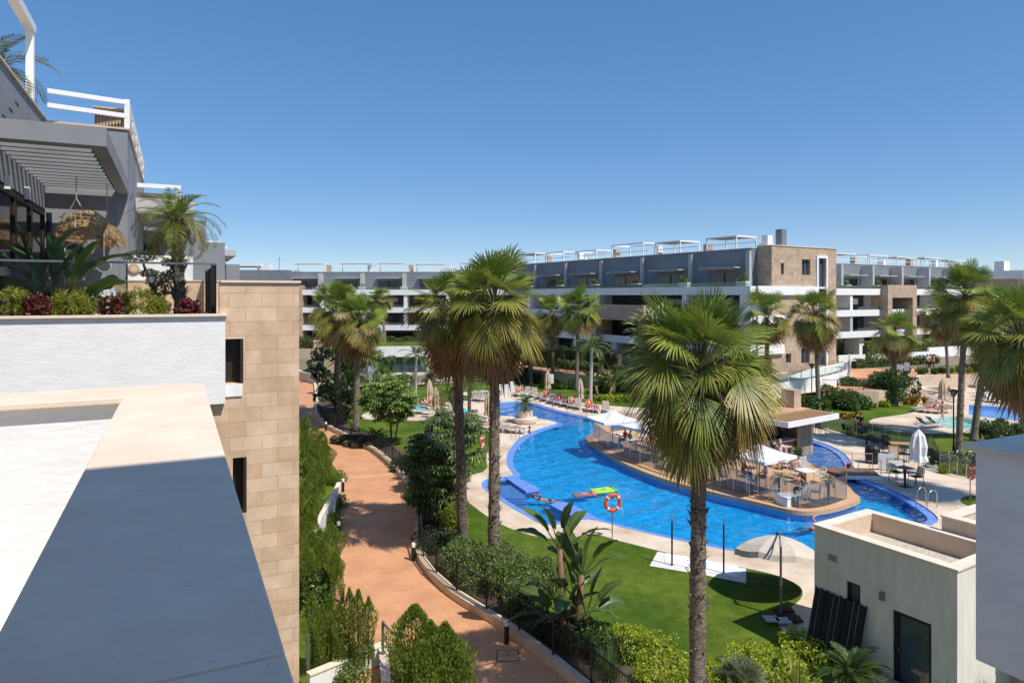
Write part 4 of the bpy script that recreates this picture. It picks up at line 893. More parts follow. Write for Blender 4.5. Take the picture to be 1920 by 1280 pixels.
B0 = Vector((D(1307,1280,16).x, 16, 0))
washingtonia(B0, (1312, 692), 'big', 2.02, 'tall fan palm with huge green crown nearest the camera, its trunk crossing the lawn', .20, .165, 'trunk_palm', 26, 4, rz=.4)
washingtonia(G(926,1066), (928, 570), 'a', 2.08, 'tall fan palm with shaggy skirt, right one of the pair beside the oleander hedge', .235, .175, 'trunk_palm', 34, 5, rz=1.0)
washingtonia(G(868,1024), (852, 580), 'b', 2.15, 'tall dark-trunked fan palm, left one of the pair beside the oleander hedge', .225, .17, 'trunk_dark', 30, 6, rz=2.2)
washingtonia(G(638,792), (627, 576), 'b', 2.35, 'fan palm behind the fence, left one of the pair near the stone wall', .26, .18, 'trunk_dark', 0, 7, rz=.3)
washingtonia(G(668,808), (672, 600), 'a', 2.4, 'fan palm with pale speckled trunk, right one of the pair near the stone wall', .26, .2, 'trunk_palm', 0, 8, rz=3.0)
washingtonia(D(724,664,101), (712, 560), 'c', 2.2, 'small fan palm far off in front of the central grey block', .2, .16, 'trunk_palm', 0, 9)
washingtonia(G(1037,724), (1035, 586), 'c', 2.4, 'fan palm with thin black trunk behind the upper row of loungers', .22, .17, 'trunk_dark', 0, 10, rz=2)
washingtonia(G(1081,732), (1085, 578), 'd', 2.6, 'fan palm with greyish trunk beside the pale-trunked palm and the deck parasols', .21, .17, 'trunk_palm', 0, 11, rz=1)
washingtonia(G(996,724), (994, 628), 'c', 2.2, 'short fan palm partly hidden behind the palm pair, on the back lawn', .22, .18, 'trunk_dark', 0, 12, rz=4)
washingtonia(G(960,716), (958, 625), 'd', 2.3, 'fan palm mostly hidden behind the palm pair, farthest on the back lawn', .22, .18, 'trunk_palm', 0, 13, rz=5)
washingtonia(D(1438,700,66), (1438, 590), 'c', 2.5, 'fan palm with browning crown right behind the biggest palm crown', .22, .17, 'trunk_dark', 0, 14, rz=.8)
washingtonia(G(1535,772), (1527, 590), 'b', 2.45, 'fan palm with bare straight trunk in front of the stone tower', .21, .17, 'trunk_palm', 0, 15, rz=1.9)
washingtonia(D(1676,712,70), (1678, 622), 'd', 2.5, 'short green fan palm beside the pale staircase', .26, .2, 'trunk_dark', 0, 16, rz=2.7)
washingtonia(G(1798,852), (1812, 552), 'a', 2.6, 'tall fan palm beside the lamp post right of the closed white parasol', .21, .16, 'trunk_palm', 6, 17, rz=5.2)
washingtonia(G(1826,826), (1866, 596), 'b', 2.6, 'fan palm with stout trunk by the lap pool, rightmost whole trunk', .24, .19, 'trunk_palm', 6, 18, rz=4.1)
washingtonia(D(1778,708,72), (1768, 590), 'c', 2.4, 'thin-trunked fan palm behind the taller palm beside the lamp post', .17, .14, 'trunk_palm', 0, 19)
washingtonia(Vector((D(1935,900,34).x, 34, 0)), (1912, 632), 'a', 2.7, 'fan palm at the right edge of the view whose trunk stands outside', .22, .18, 'trunk_palm', 0, 20, rz=.2)

# ---- feather palms
def frond(mb, r, P, az, el, L, m, lw, ll, c0, c1, curve, stiff=.5, rc=(.25,.22,.08)):
    h = Vector((math.cos(az), math.sin(az), 0)); side = Vector((-h.y, h.x, 0)); pts = []; p = P.copy(); e = el; n = 10
    for i in range(n+1):
        pts.append(p.copy()); p = p+(h*math.cos(e)+Z*math.sin(e))*(L/n); e -= curve/n*(1+i/n)
    mb.col = rc; mb.tube(pts, [L*.011*(1-.85*i/n) for i in range(n+1)], 3, False)
    for k in range(m):
        t = .12+.88*(k+.5)/m; x = t*n; i = min(int(x), n-1); q = pts[i].lerp(pts[i+1], x-i); tg = (pts[i+1]-pts[i]).normalized(); up = side.cross(tg)*-1
        l = ll*math.sin(math.pi*min(1, .18+t*.82))**.7*r.uniform(.85,1.1)
        for sgn in (1,-1):
            d = (side*sgn*.75+tg*.6+up*r.uniform(.05,.45)*stiff).normalized(); w = tg*lw*.5; tip = q+d*l-Z*l*(1-stiff)*.45
            md = q+d*l*.55-Z*l*(1-stiff)*.12; c = var(c0, r, .2); kk = len(mb.v)
            mb.v += [q, md-w, md+w, tip]; mb.c += [c, c, c, lerp(c, c1, r.uniform(.3,1))]; mb.f += [(kk,kk+1,kk+2),(kk+1,kk+3,kk+2)]
def feather_crown(seed, n=22, L=1.6, m=30, lw=.03, ll=.4, c0=GREEN, c1=LGREEN, el=(80,-25), curve=1.5, stiff=.5, c2=None):
    r = random.Random(seed); mb = MB()
    for i in range(n):
        f = (i+.5)/n; e = rad(el[0]+(el[1]-el[0])*f+r.uniform(-6,6)); c = c0 if not c2 or f < .7 else lerp(c0, c2, r.random())
        frond(mb, r, Vector((0,0,.05*(1-f))), i*2.39996+r.uniform(-.25,.25), e, L*r.uniform(.85,1.08)*(.75+.25*min(1, f*3)), m, lw, ll, c, c1, curve*(.6+.6*f), stiff)
    mb.col = None; return mb
def feather_palm(name, label, base, h, crown, r0, r1, tm, lean=(0,0), group=None, seed=1, mat_='leaf', extra=None, boots=0):
    t = thing(name, label, 'palm tree', base, 0, group)
    if h > .05: trunk_mb(seed, h, r0, r1, lean, n=10, step=.2, rough=.05, boots=boots).build('trunk', tm, t, smooth=True)
    cr = crown.build('crown', mat_, t); cr.location = (lean[0], lean[1], h)
    return t
fp = lambda y, px, top: (G(px, y), )
for (bx, by, cy, lab, sd) in ((1107,760,652,'feather palm with smooth pale trunk right of the upper lounger row',3),(778,756,668,'feather palm with slim pale trunk on the lawn in front of the pavilion',4),(686,742,672,'feather palm with leaning pale trunk beside the fountain spray',5)):
    b = G(bx, by); top = D(bx+3, cy, b.y)
    feather_palm('feather_palm', lab, b, top.z, feather_crown(sd, 15, 2.5, 26, .08, .6, (.10,.17,.04), (.2,.24,.06), (82,-18), 1.5, .45), .19, .13, 'trunk_pale', (top.x-b.x, 0), 'pale-trunked feather palms', sd)
# young date palm in the terrace planter (left)
b = UV(.06, 14.0, 10.1)
feather_palm('date_palm', 'young date palm with arching fronds in the left terrace planter', b, 1.72, feather_crown(9, 34, 1.05, 34, .02, .24, (.14,.21,.03), (.36,.33,.06), (80,-18), 1.6, .55, (.35,.26,.05)), .10, .085, 'trunk_palm', (-.06,0), None, 9, boots=50)
# palm on the roof terrace above the pergola
b = UV(-3.5, 17.6, 14.4)
feather_palm('date_palm', 'palm growing on the roof terrace above the grey wall, top left', b, .75, feather_crown(10, 24, 1.5, 30, .03, .36, (.11,.14,.03), (.32,.26,.06), (75,-25), 1.6, .5, (.3,.2,.06)), .12, .1, 'trunk_palm')
# small date palms by the left loungers
for bx, by, hh, sd, lab in ((862,793,2.2,12,'small leaning date palm among the left loungers'),(880,778,2.6,13,'bushy date palm crown just left of the closed parasol at the pool corner')):
    b = G(bx, by); feather_palm('date_palm', lab, b, hh, feather_crown(sd, 26, 1.7, 22, .05, .42, (.10,.15,.035), (.24,.26,.07), (80,-20), 1.4, .5), .16, .15, 'trunk_dark', (-.9 if sd == 12 else 0, 0), None, sd)
# cycads
def cycad(label, base, L, seed, h=.25, n=34, c0=(.045,.095,.022), c1=(.12,.17,.05)):
    return feather_palm('sago_palm', label, base, h, feather_crown(seed, n, L, 34, L*.028, L*.20, c0, c1, (78,-8), 1.15, .85), .14, .12, 'bark', (0,0), None, seed, 'leaf_gloss')
cycad('sago palm with stiff dark fronds beside the brick step of the pool house', G(1596,1292), 1.15, 21, .35)
cycad('dark rosette of sago fronds at the foot of the path fence', G(704,834), 1.6, 22, .2, 26)
cycad('dark sago rosette at the foot of the palms by the lap pool', G(1838,818), 1.5, 23, .3, 22)
cycad('round sago clump on the rocks right of the pavilion', G(806,722), 1.7, 24, .6)
cycad('sago clump by the pond left of the pale-trunked palm', G(768,724), 1.5, 25, .5)
cycad('sago palm in the shade before the long retaining wall', G(985,716), 2.0, 26, .9)
# grey-green dwarf fan palm and spiky plants bottom right
dp = thing('dwarf_fan_palm', 'grey-green dwarf fan palm by the big trunk at the bottom edge', 'palm tree', G(1388,1302), 0)
r = random.Random(5); mb = MB()
for i in range(30):
    el = rad(78-75*(i/30)); az = i*2.4; d = Vector((math.cos(el)*math.cos(az), math.cos(el)*math.sin(az), math.sin(el)))
    fan_leaf(mb, r, Vector((0,0,.25)), d, .38, .48, 20, rad(85), var((.13,.17,.085), r, .2), (.30,.33,.2), .08)
mb.col = None; mb.build('crown', 'leaf', dp); MB().tube([(0,0,0),(0,0,.3)], [.12,.1], 8).build('stem', 'bark', dp)
def blades(seed, n, L, w, spread, c0, c1, droop=.5, seg=4):
    r = random.Random(seed); mb = MB()
    for i in range(n):
        az = r.uniform(0, 6.28); e = rad(90-r.uniform(4, spread)); h = Vector((math.cos(az), math.sin(az), 0)); s = Vector((-h.y, h.x, 0)); l = L*r.uniform(.6,1.1); c = var(lerp(c0, c1, r.random()), r, .15)
        k = len(mb.v); b0 = h*r.uniform(0, .12)*L
        for j in range(seg+1):
            t = j/seg; p = b0+h*math.cos(e)*l*t+Z*(math.sin(e)*l*t-droop*l*t*t*t*.6*math.cos(e)*1.5); ww = w*(1-t**1.6)*.5+.001
            mb.v += [p-s*ww, p+s*ww]; mb.c += [c, lerp(c, c1, t*.5)]
        for j in range(seg): mb.f.append((k+2*j, k+2*j+1, k+2*j+3, k+2*j+2))
    return mb
for bx, by, L, n, c0, c1, nm, lab in ((1492,1310,1.3,34,(.25,.24,.07),(.42,.36,.12),'flax_plant','tall yellowish flax with upright sword leaves left of the sago palm'),
        (1770,1330,1.0,220,(.10,.17,.03),(.22,.27,.07),'grass_clump','fine long-bladed grass clump at the foot of the pool house door'),
        (1850,1330,.9,220,(.10,.17,.03),(.22,.27,.07),'grass_clump','fine grass clump under the near balcony at the bottom right corner'),
        (1145,1275,1.2,200,(.05,.10,.02),(.12,.18,.05),'grass_clump','dark green grass clump behind the fence at the bottom centre'),
        (1250,1300,1.0,26,(.28,.26,.08),(.45,.38,.14),'flax_plant','yellow spiky flax just left of the big palm trunk at the bottom'),
        (480+1000,0,0,0,None,None,None,None)):
    if n: 
        b = G(bx, by); o = blades(int(bx), n, L, .012 if n > 100 else .05, 40 if n < 100 else 55, c0, c1).build(nm, 'leaf', loc=None); o.location = b; tag(o, lab, 'plant')

# ---- leaf clouds
def cloud(P, Nd, size, asp, cols, rng, jit=.9, up=.25):
    n = len(P); d = Nd*(1-jit)+rng.normal(0, 1, (n,3))*jit; d[:,2] += up; d /= np.linalg.norm(d, axis=1, keepdims=True)+1e-9
    s = np.cross(d, rng.normal(0, 1, (n,3))); s /= np.linalg.norm(s, axis=1, keepdims=True)+1e-9
    L = size*rng.uniform(.6, 1.25, (n,1)); w = L*asp
    V = np.stack([P-d*L*.5, P+s*w*.5+d*L*.05, P+d*L*.5, P-s*w*.5+d*L*.05], 1).reshape(-1, 3)
    Fq = np.arange(4*n).reshape(n, 4); return V, Fq, np.repeat(cols, 4, 0)
def cols_of(n, cs, rng, k=.25, clump=None):
    cs = np.array(cs); i = rng.integers(0, len(cs), n); c = cs[i]*(1+rng.uniform(-k, k, (n,1)))
    return c
def ellipsoids(n, blobs, rng, shell=.55):
    """points in the outer shell of many small balls; blobs = (centre, radii)"""
    vol = np.array([b[1][0]*b[1][1]*b[1][2] for b in blobs])**.67; pk = rng.choice(len(blobs), n, p=vol/vol.sum())
    u = rng.normal(0, 1, (n,3)); u /= np.linalg.norm(u, axis=1, keepdims=True); rr = (shell+(1-shell)*rng.random((n,1)))**.6
    c = np.array([b[0] for b in blobs])[pk]; a = np.array([b[1] for b in blobs])[pk]
    return c+u*a*rr, u
def shrub(name, label, base, w, d, h, n, size, asp, cs, seed, cat='shrub', group=None, mat_='leaf', stems=True, nb=14, flowers=None, up=.25, rotz=0.0, lumps=None):
    rng = np.random.default_rng(seed); blobs = []
    for i in range(nb):
        x, y = rng.uniform(-1,1), rng.uniform(-1,1)
        if x*x+y*y > 1.1: x *= .6; y *= .6
        rr = rng.uniform(.26,.42)*min(w, d, h*1.4)*.62; top = h*(1-.35*(x*x+y*y))
        blobs.append(((x*(w*.5-rr*.6), y*(d*.5-rr*.6), max(rr*.7, top-rr*rng.uniform(.9,1.5))), (rr*1.1, rr*1.1, rr)))
        blobs.append(((x*(w*.5-rr*.6), y*(d*.5-rr*.6), max(rr*.5, (top-rr)*.45)), (rr, rr, rr)))
    P, U = ellipsoids(n, blobs, rng); P[:,2] = np.abs(P[:,2])
    t = thing(name, label, cat, base, rotz, group); C = cols_of(n, cs, rng)
    V, Fq, Cc = cloud(P, U, size, asp, C, rng, .75, up); npmesh('foliage', V, Fq, Cc, mat_, t)
    if stems:
        mb = MB(); r = random.Random(seed)
        for i in range(7): 
            a = r.uniform(0, 6.28); mb.tube([(0.15*math.cos(a), .15*math.sin(a), 0), (w*.2*math.cos(a), d*.2*math.sin(a), h*.4), (w*.3*math.cos(a), d*.3*math.sin(a), h*.8)], [.03,.022,.01], 5)
        mb.build('stem', 'bark', t)
    if flowers:
        fn, fc, fs = flowers; k = rng.choice(n, fn); sel = P[k]+U[k]*.06; sel[:,2] += .05
        V, Fq, Cc = cloud(sel, U[k], fs, .9, cols_of(fn, fc, rng, .15), rng, .9, .6); npmesh('blossom', V, Fq, Cc, 'flower', t)
    return t
def tree(name, label, base, h, w, n, size, asp, cs, seed, nb=22, mat_='leaf', trunk=.09, zlo=.35, group=None, lean=(0,0), droopy=-.1):
    rng = np.random.default_rng(seed); t = thing(name, label, 'tree', base, 0, group); blobs = []; r = random.Random(seed); mb = MB()
    mb.tube([(0,0,0),(lean[0]*.3+r.uniform(-.1,.1), lean[1]*.3, h*.3),(lean[0]*.7, lean[1]*.7, h*.6),(lean[0], lean[1], h*.85)], [trunk, trunk*.85, trunk*.6, trunk*.25], 8)
    for i in range(nb):
        a = r.uniform(0, 6.28); f = zlo+(1-zlo)*((i+.5)/nb); prof = math.sin(math.pi*min(1, max(.12, (1-f)/(1-zlo)*.8+.14)))**.6
        rr = w*.5*prof*math.sqrt(r.random()); br = r.uniform(.16,.28)*w*.55
        c = (lean[0]*f+rr*math.cos(a), lean[1]*f+rr*math.sin(a), f*h-br*.4); blobs.append((c, (br*1.2, br*1.2, br*.75)))
        z0 = max(.15*h, c[2]-.35*w*.5); mb.tube([(lean[0]*z0/h, lean[1]*z0/h, z0), ((c[0]+lean[0]*f)*.5, (c[1]+lean[1]*f)*.5, (z0+c[2])*.5+.05), c], [trunk*.35, trunk*.25, trunk*.1], 5)
    mb.build('trunk', 'bark', t, smooth=True)
    P, U = ellipsoids(n, blobs, rng, .35); V, Fq, Cc = cloud(P, U, size, asp, cols_of(n, cs, rng, .3), rng, .7, droopy); npmesh('crown', V, Fq, Cc, mat_, t)
    return t
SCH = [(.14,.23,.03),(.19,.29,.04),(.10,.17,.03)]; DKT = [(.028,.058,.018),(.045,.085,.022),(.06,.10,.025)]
def whorl_tree(label, base, h, w, seed, cs, nw=70, lean=(0,0), zlo=.4):
    """umbrella tree: whorls of long drooping leaflets at the branch ends"""
    r = random.Random(seed); t = thing('umbrella_tree', label, 'tree', base); mb = MB(); tk = MB()
    for s in range(3):
        a = s*2.1+r.random(); tk.tube([(.12*math.cos(a), .12*math.sin(a), 0), (w*.10*math.cos(a), w*.10*math.sin(a), h*.4), (w*.22*math.cos(a), w*.22*math.sin(a), h*.75)], [.06,.05,.03], 6)
    for i in range(nw):
        f = zlo+(1-zlo)*r.random(); a = r.uniform(0, 6.28); prof = math.sin(math.pi*min(1, .15+(1-f)/(1-zlo)*.75))**.7; rr = w*.5*prof*math.sqrt(r.uniform(.15,1))
        c = Vector((rr*math.cos(a)+lean[0]*f, rr*math.sin(a)+lean[1]*f, f*h)); tk.tube([Vector((c.x*.35, c.y*.35, c.z*.7)), c], [.018,.008], 4)
        cc = var(r.choice(cs), r, .3)
        for j in range(6):
            cw = c+Vector((r.uniform(-.28,.28), r.uniform(-.28,.28), r.uniform(-.2,.15)))
            m = 8; a0 = r.uniform(0, 6.28)
            for q in range(m):
                b_ = a0+6.28*q/m; o = Vector((math.cos(b_), math.sin(b_), 0)); s = Vector((-o.y, o.x, 0)); l = .36*r.uniform(.8,1.15)
                k = len(mb.v); mb.v += [cw+o*.03, cw+o*l*.55+s*.055-Z*.02, cw+o*l*.9-Z*l*.45, cw+o*l*.55-s*.055-Z*.02]; mb.c += [lerp(cc, (.2,.26,.07), .15)]*4; mb.f.append((k,k+1,k+2,k+3))
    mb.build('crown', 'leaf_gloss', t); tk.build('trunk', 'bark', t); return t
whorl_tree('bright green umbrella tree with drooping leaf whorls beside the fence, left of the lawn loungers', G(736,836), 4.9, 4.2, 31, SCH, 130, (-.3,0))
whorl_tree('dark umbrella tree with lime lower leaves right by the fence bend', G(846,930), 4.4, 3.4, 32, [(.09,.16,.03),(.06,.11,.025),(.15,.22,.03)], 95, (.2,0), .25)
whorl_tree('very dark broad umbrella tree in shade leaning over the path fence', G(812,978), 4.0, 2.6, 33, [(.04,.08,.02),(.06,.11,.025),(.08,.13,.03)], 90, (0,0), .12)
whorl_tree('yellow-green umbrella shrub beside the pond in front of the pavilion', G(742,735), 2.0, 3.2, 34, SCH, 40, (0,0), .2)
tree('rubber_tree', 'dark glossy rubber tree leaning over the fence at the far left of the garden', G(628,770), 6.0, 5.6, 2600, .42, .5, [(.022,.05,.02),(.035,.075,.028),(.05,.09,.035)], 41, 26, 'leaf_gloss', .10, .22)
tree('rubber_tree', 'second rubber tree with paler lower leaves just behind the fence post, left', G(648,786), 4.2, 4.2, 1800, .36, .5, [(.05,.10,.025),(.09,.14,.03),(.03,.06,.02)], 42, 20, 'leaf_gloss', .08, .2)
tree('bushy_tree', 'dense green bushy tree behind the far palm pair at the pond edge', G(652,738), 6.0, 4.5, 1800, .4, .5, [(.05,.10,.02),(.08,.13,.03),(.04,.08,.02)], 43, 20)
tree('bushy_tree', 'light green bushy tree beside the stone outbuilding and the pond', D(700,726,82), 4.5, 5, 1500, .4, .5, SCH, 44, 18)
# bird-of-paradise plants
def paddle(mb, r, P, az, el, pet, L, w, c, split=.15, curl=.5):
    h = Vector((math.cos(az), math.sin(az), 0)); side = Vector((-h.y, h.x, 0)); d = h*math.cos(el)+Z*math.sin(el); mb.col = lerp(c, (.2,.22,.08), .4)
    q = [P+d*pet*t-Z*.05*pet*t*t for t in (0,.5,1)]; mb.tube(q, [.03,.024,.018], 5, False); p = q[-1]; e = el; rows = 9; k = len(mb.v)
    roll = r.uniform(-.6,.6); 
    for i in range(rows+1):
        t = i/rows; dd = h*math.cos(e)+Z*math.sin(e); nn = side.cross(dd); sd = side*math.cos(roll)+nn*math.sin(roll); un = sd.cross(dd)
        ww = w*.5*(math.sin(math.pi*min(1, t*.86+.10))**.65)
        for x in (-1,-.5,0,.5,1):
            mb.v.append(p+sd*ww*x+un*(-abs(x)*ww*.35)-Z*(r.uniform(0,split)*w*.4 if abs(x) == 1 else 0)); cc = lerp(c, (.16,.2,.06), .5 if x == 0 else r.uniform(0,.25)); mb.c.append(cc)
        p = p+dd*L/rows; e -= curl/rows
    for i in range(rows):
        for x in range(4): mb.f.append((k+i*5+x, k+i*5+x+1, k+i*5+x+6, k+i*5+x+5))
def strelitzia(label, base, stems, seed, sc=1.0, cs=((.045,.095,.022),(.07,.125,.03)), group=None):
    r = random.Random(seed); t = thing('bird_of_paradise_plant', label, 'plant', base, 0, group, sc); mb = MB(); tk = MB()
    for (x, y, h, n, az0, fan) in stems:
        tk.tube([(x*.4,y*.4,0),(x*.8,y*.8,h*.5),(x,y,h)], [.13,.11,.09], 8)
        for i in range(n):
            f = (i+.5)/n*2-1; az = az0 if f > 0 else az0+math.pi; paddle(mb, r, Vector((x,y,h-.1+.1*(1-abs(f)))), az+r.uniform(-.35,.35), rad(86-abs(f)*fan+r.uniform(-5,5)), r.uniform(.45,.75), r.uniform(.85,1.15), .44, var(r.choice(cs), r, .2), .3, .25+.8*abs(f))
    mb.col = None; mb.build('foliage', 'leaf_gloss', t); tk.build('stem', 'wood_dark', t, smooth=True); return t
strelitzia('giant bird of paradise with banana-like leaves behind the fence, centre bottom', G(1066,1200), [(-.25,.1,2.75,6,.15,55),(.40,0,2.0,6,-.3,50),(.55,.1,.7,6,.4,75),(-.2,-.1,.8,7,-.2,80),(.2,.35,1.2,6,1.0,70)], 51)
strelitzia('large bird of paradise leaves on the left roof terrace beside the sliding doors', UV(-2.0, 13.9, 10.05), [(-.3,.1,.35,5,.2,50),(.1,.1,.25,5,.1,42),(.35,.0,.15,4,-.1,60)], 52, .92, ((.05,.12,.025),(.08,.15,.03)))
strelitzia('slender banana-like plant behind the fence under the bright umbrella tree', G(806,905), [(0,0,1.2,5,.3,40),(.3,.1,.5,5,.1,60)], 53, 1.1, ((.05,.10,.025),(.09,.14,.03)))
strelitzia('small banana plant with one lime leaf by the stone outbuilding', G(607,716), [(0,0,1.0,5,.4,60)], 54, 1.5, ((.18,.25,.03),(.06,.10,.03)))
strelitzia('banana clump in the shade in front of the long retaining wall', G(1045,722), [(-.4,0,1.0,5,.3,60),(.6,0,.8,5,0,60)], 55, 1.6)
strelitzia('banana clump between the pale palm trunk and the retaining wall', G(1128,748), [(-.4,0,.9,6,.3,60),(.7,0,.8,6,0,60)], 56, 1.5)
strelitzia('dark bird of paradise rosette among the far right trees', G(1150,740), [(0,0,.7,6,.2,70)], 57, 1.6)
# ---- columnar cypress hedge plants (three meshes, copied)
CY = [(.15,.23,.03),(.20,.28,.04),(.11,.18,.025),(.25,.31,.045)]
def cypress_mesh(seed, h, w, n, size=.11):
    rng = np.random.default_rng(seed); z = rng.random(n)**.8; prof = np.clip(np.minimum(1, (1-z)*3.4+.12), 0, 1)*(.8+.2*np.sin(z*8+seed))*(.8+.2*np.minimum(1, z*4+.3)); a = rng.uniform(0, 6.283, n)
    rr = w*.5*prof*(.45+.55*np.sqrt(rng.random(n)))*(1+.3*np.sin(a*3+seed+z*7)); P = np.stack([rr*np.cos(a), rr*np.sin(a), .04+z*h], 1); U = np.stack([np.cos(a), np.sin(a), np.full(n, .6)], 1)
    V, Fq, C = cloud(P, U, size, .30, cols_of(n, CY, rng), rng, .45, 1.1); o = npmesh('foliage', V, Fq, C, 'leaf'); me = o.data; bpy.data.objects.remove(o); return me
CYM = [cypress_mesh(1, 1.9, .95, 6500, .085), cypress_mesh(2, 2.1, 1.1, 7500, .085), cypress_mesh(3, 1.75, .5, 2600, .075)]
stm = MB().tube([(0,0,0),(0,0,1.4)], [.035,.02], 6); so_ = stm.build('stem', 'bark'); STM = so_.data; bpy.data.objects.remove(so_)
def cypress(base, kind, sc, label, group):
    t = thing('cypress_shrub', label, 'shrub', base, R.uniform(0, 6.28), group); t.scale = (sc, sc, sc*R.uniform(.92,1.08)); obj_of('foliage', CYM[kind], t); obj_of('stem', STM, t); return t
LBL_A = 'conifer shrub in the dense clipped row between the stone wall and the red path'
for i, (x, y) in enumerate(((572,832),(590,846),(604,862),(574,868),(592,884),(611,900),(580,912),(598,930),(586,944),(574,955),(574,985),(566,1000),(585,1016),(572,1045),(600,1062),(622,1080),(585,1085),(604,1108),(628,1120),(575,1118))):
    cypress(G(x, y, .35)-Vector((0,0,.0)), i % 2, R.uniform(.68,.95), LBL_A, 'conifer shrubs along the path')
LBL_B = 'slim young cypress in the thin row behind the white planter wall'
for i, x in enumerate((585,603,620,637,655,672,691)):
    cypress(G(x, 1244+(i % 2)*5, .35), 2, R.uniform(.95,1.2), LBL_B, 'slim cypress row')
LBL_C = 'plump cypress in the short hedge at the bottom edge beside the path'
for i, (x, y, s) in enumerate(((778,1345,1.05),(806,1360,1.0),(835,1372,.92),(860,1378,.8),(795,1385,1.0))):
    cypress(G(x, y, 0), 1 if i < 3 else 0, s*1.25, LBL_C, 'cypress hedge at the bottom')
# ---- shrubs
OL = [(.13,.20,.045),(.18,.25,.065),(.10,.155,.035),(.22,.28,.10)]
for i, (x, y, w, d, h) in enumerate(((868,1070,2.0,2.2,1.35),(902,1096,2.0,2.2,1.5),(960,1112,2.2,2.2,1.5),(985,1142,1.8,1.7,1.35),(930,1068,2.2,2.0,1.2),(1018,1108,1.7,2.0,1.3))):
    shrub('oleander_shrub', ['oleander bush with fine grey-green leaves next to the fence bend','oleander bush at the foot of the palm pair','oleander bush right of the palm pair, highest of the hedge','low oleander bush right behind the black fence','oleander bush behind the left trunk of the palm pair','oleander bush beside the giant bird of paradise'][i], G(x, y), w, d, h, 8000, .14, .32, OL, 60+i, 'shrub', 'oleander hedge', up=.5)
YG = [(.32,.40,.03),(.39,.46,.04),(.24,.33,.025),(.44,.48,.05)]
for i, (x, y, w, d, h, n) in enumerate(((1225,1235,2.4,2.0,.7,4200),(1260,1290,2.2,1.8,.75,3800),(1440,1262,2.6,2.2,.8,5000),(1540,1222,2.4,2.0,.75,4500),(1590,1262,1.6,1.6,.6,3000),(1180,1205,1.5,1.4,.55,2200),(1360,1290,1.6,1.6,.6,2500),(1500,1300,1.6,1.4,.6,2400))):
    shrub('pittosporum_shrub', ['lime green mound left of the big palm trunk, upper one','lime green mound left of the big palm trunk, at the very bottom','lime green mound between the dwarf palm and the flax','lime green mound with white flecks below the folded loungers','lime green mound behind the sago palm','small lime green mound beside the giant bird of paradise','small lime mound just right of the big trunk','lime mound at the bottom edge in front of the flax'][i],
          G(x, y), w, d, h, n, .085, .6, YG, 80+i, 'shrub', 'lime green mounds', stems=False, nb=20, flowers=(40, [(.8,.8,.75)], .04) if i == 3 else None)
GRN = [(.08,.14,.03),(.12,.19,.035),(.06,.11,.025)]
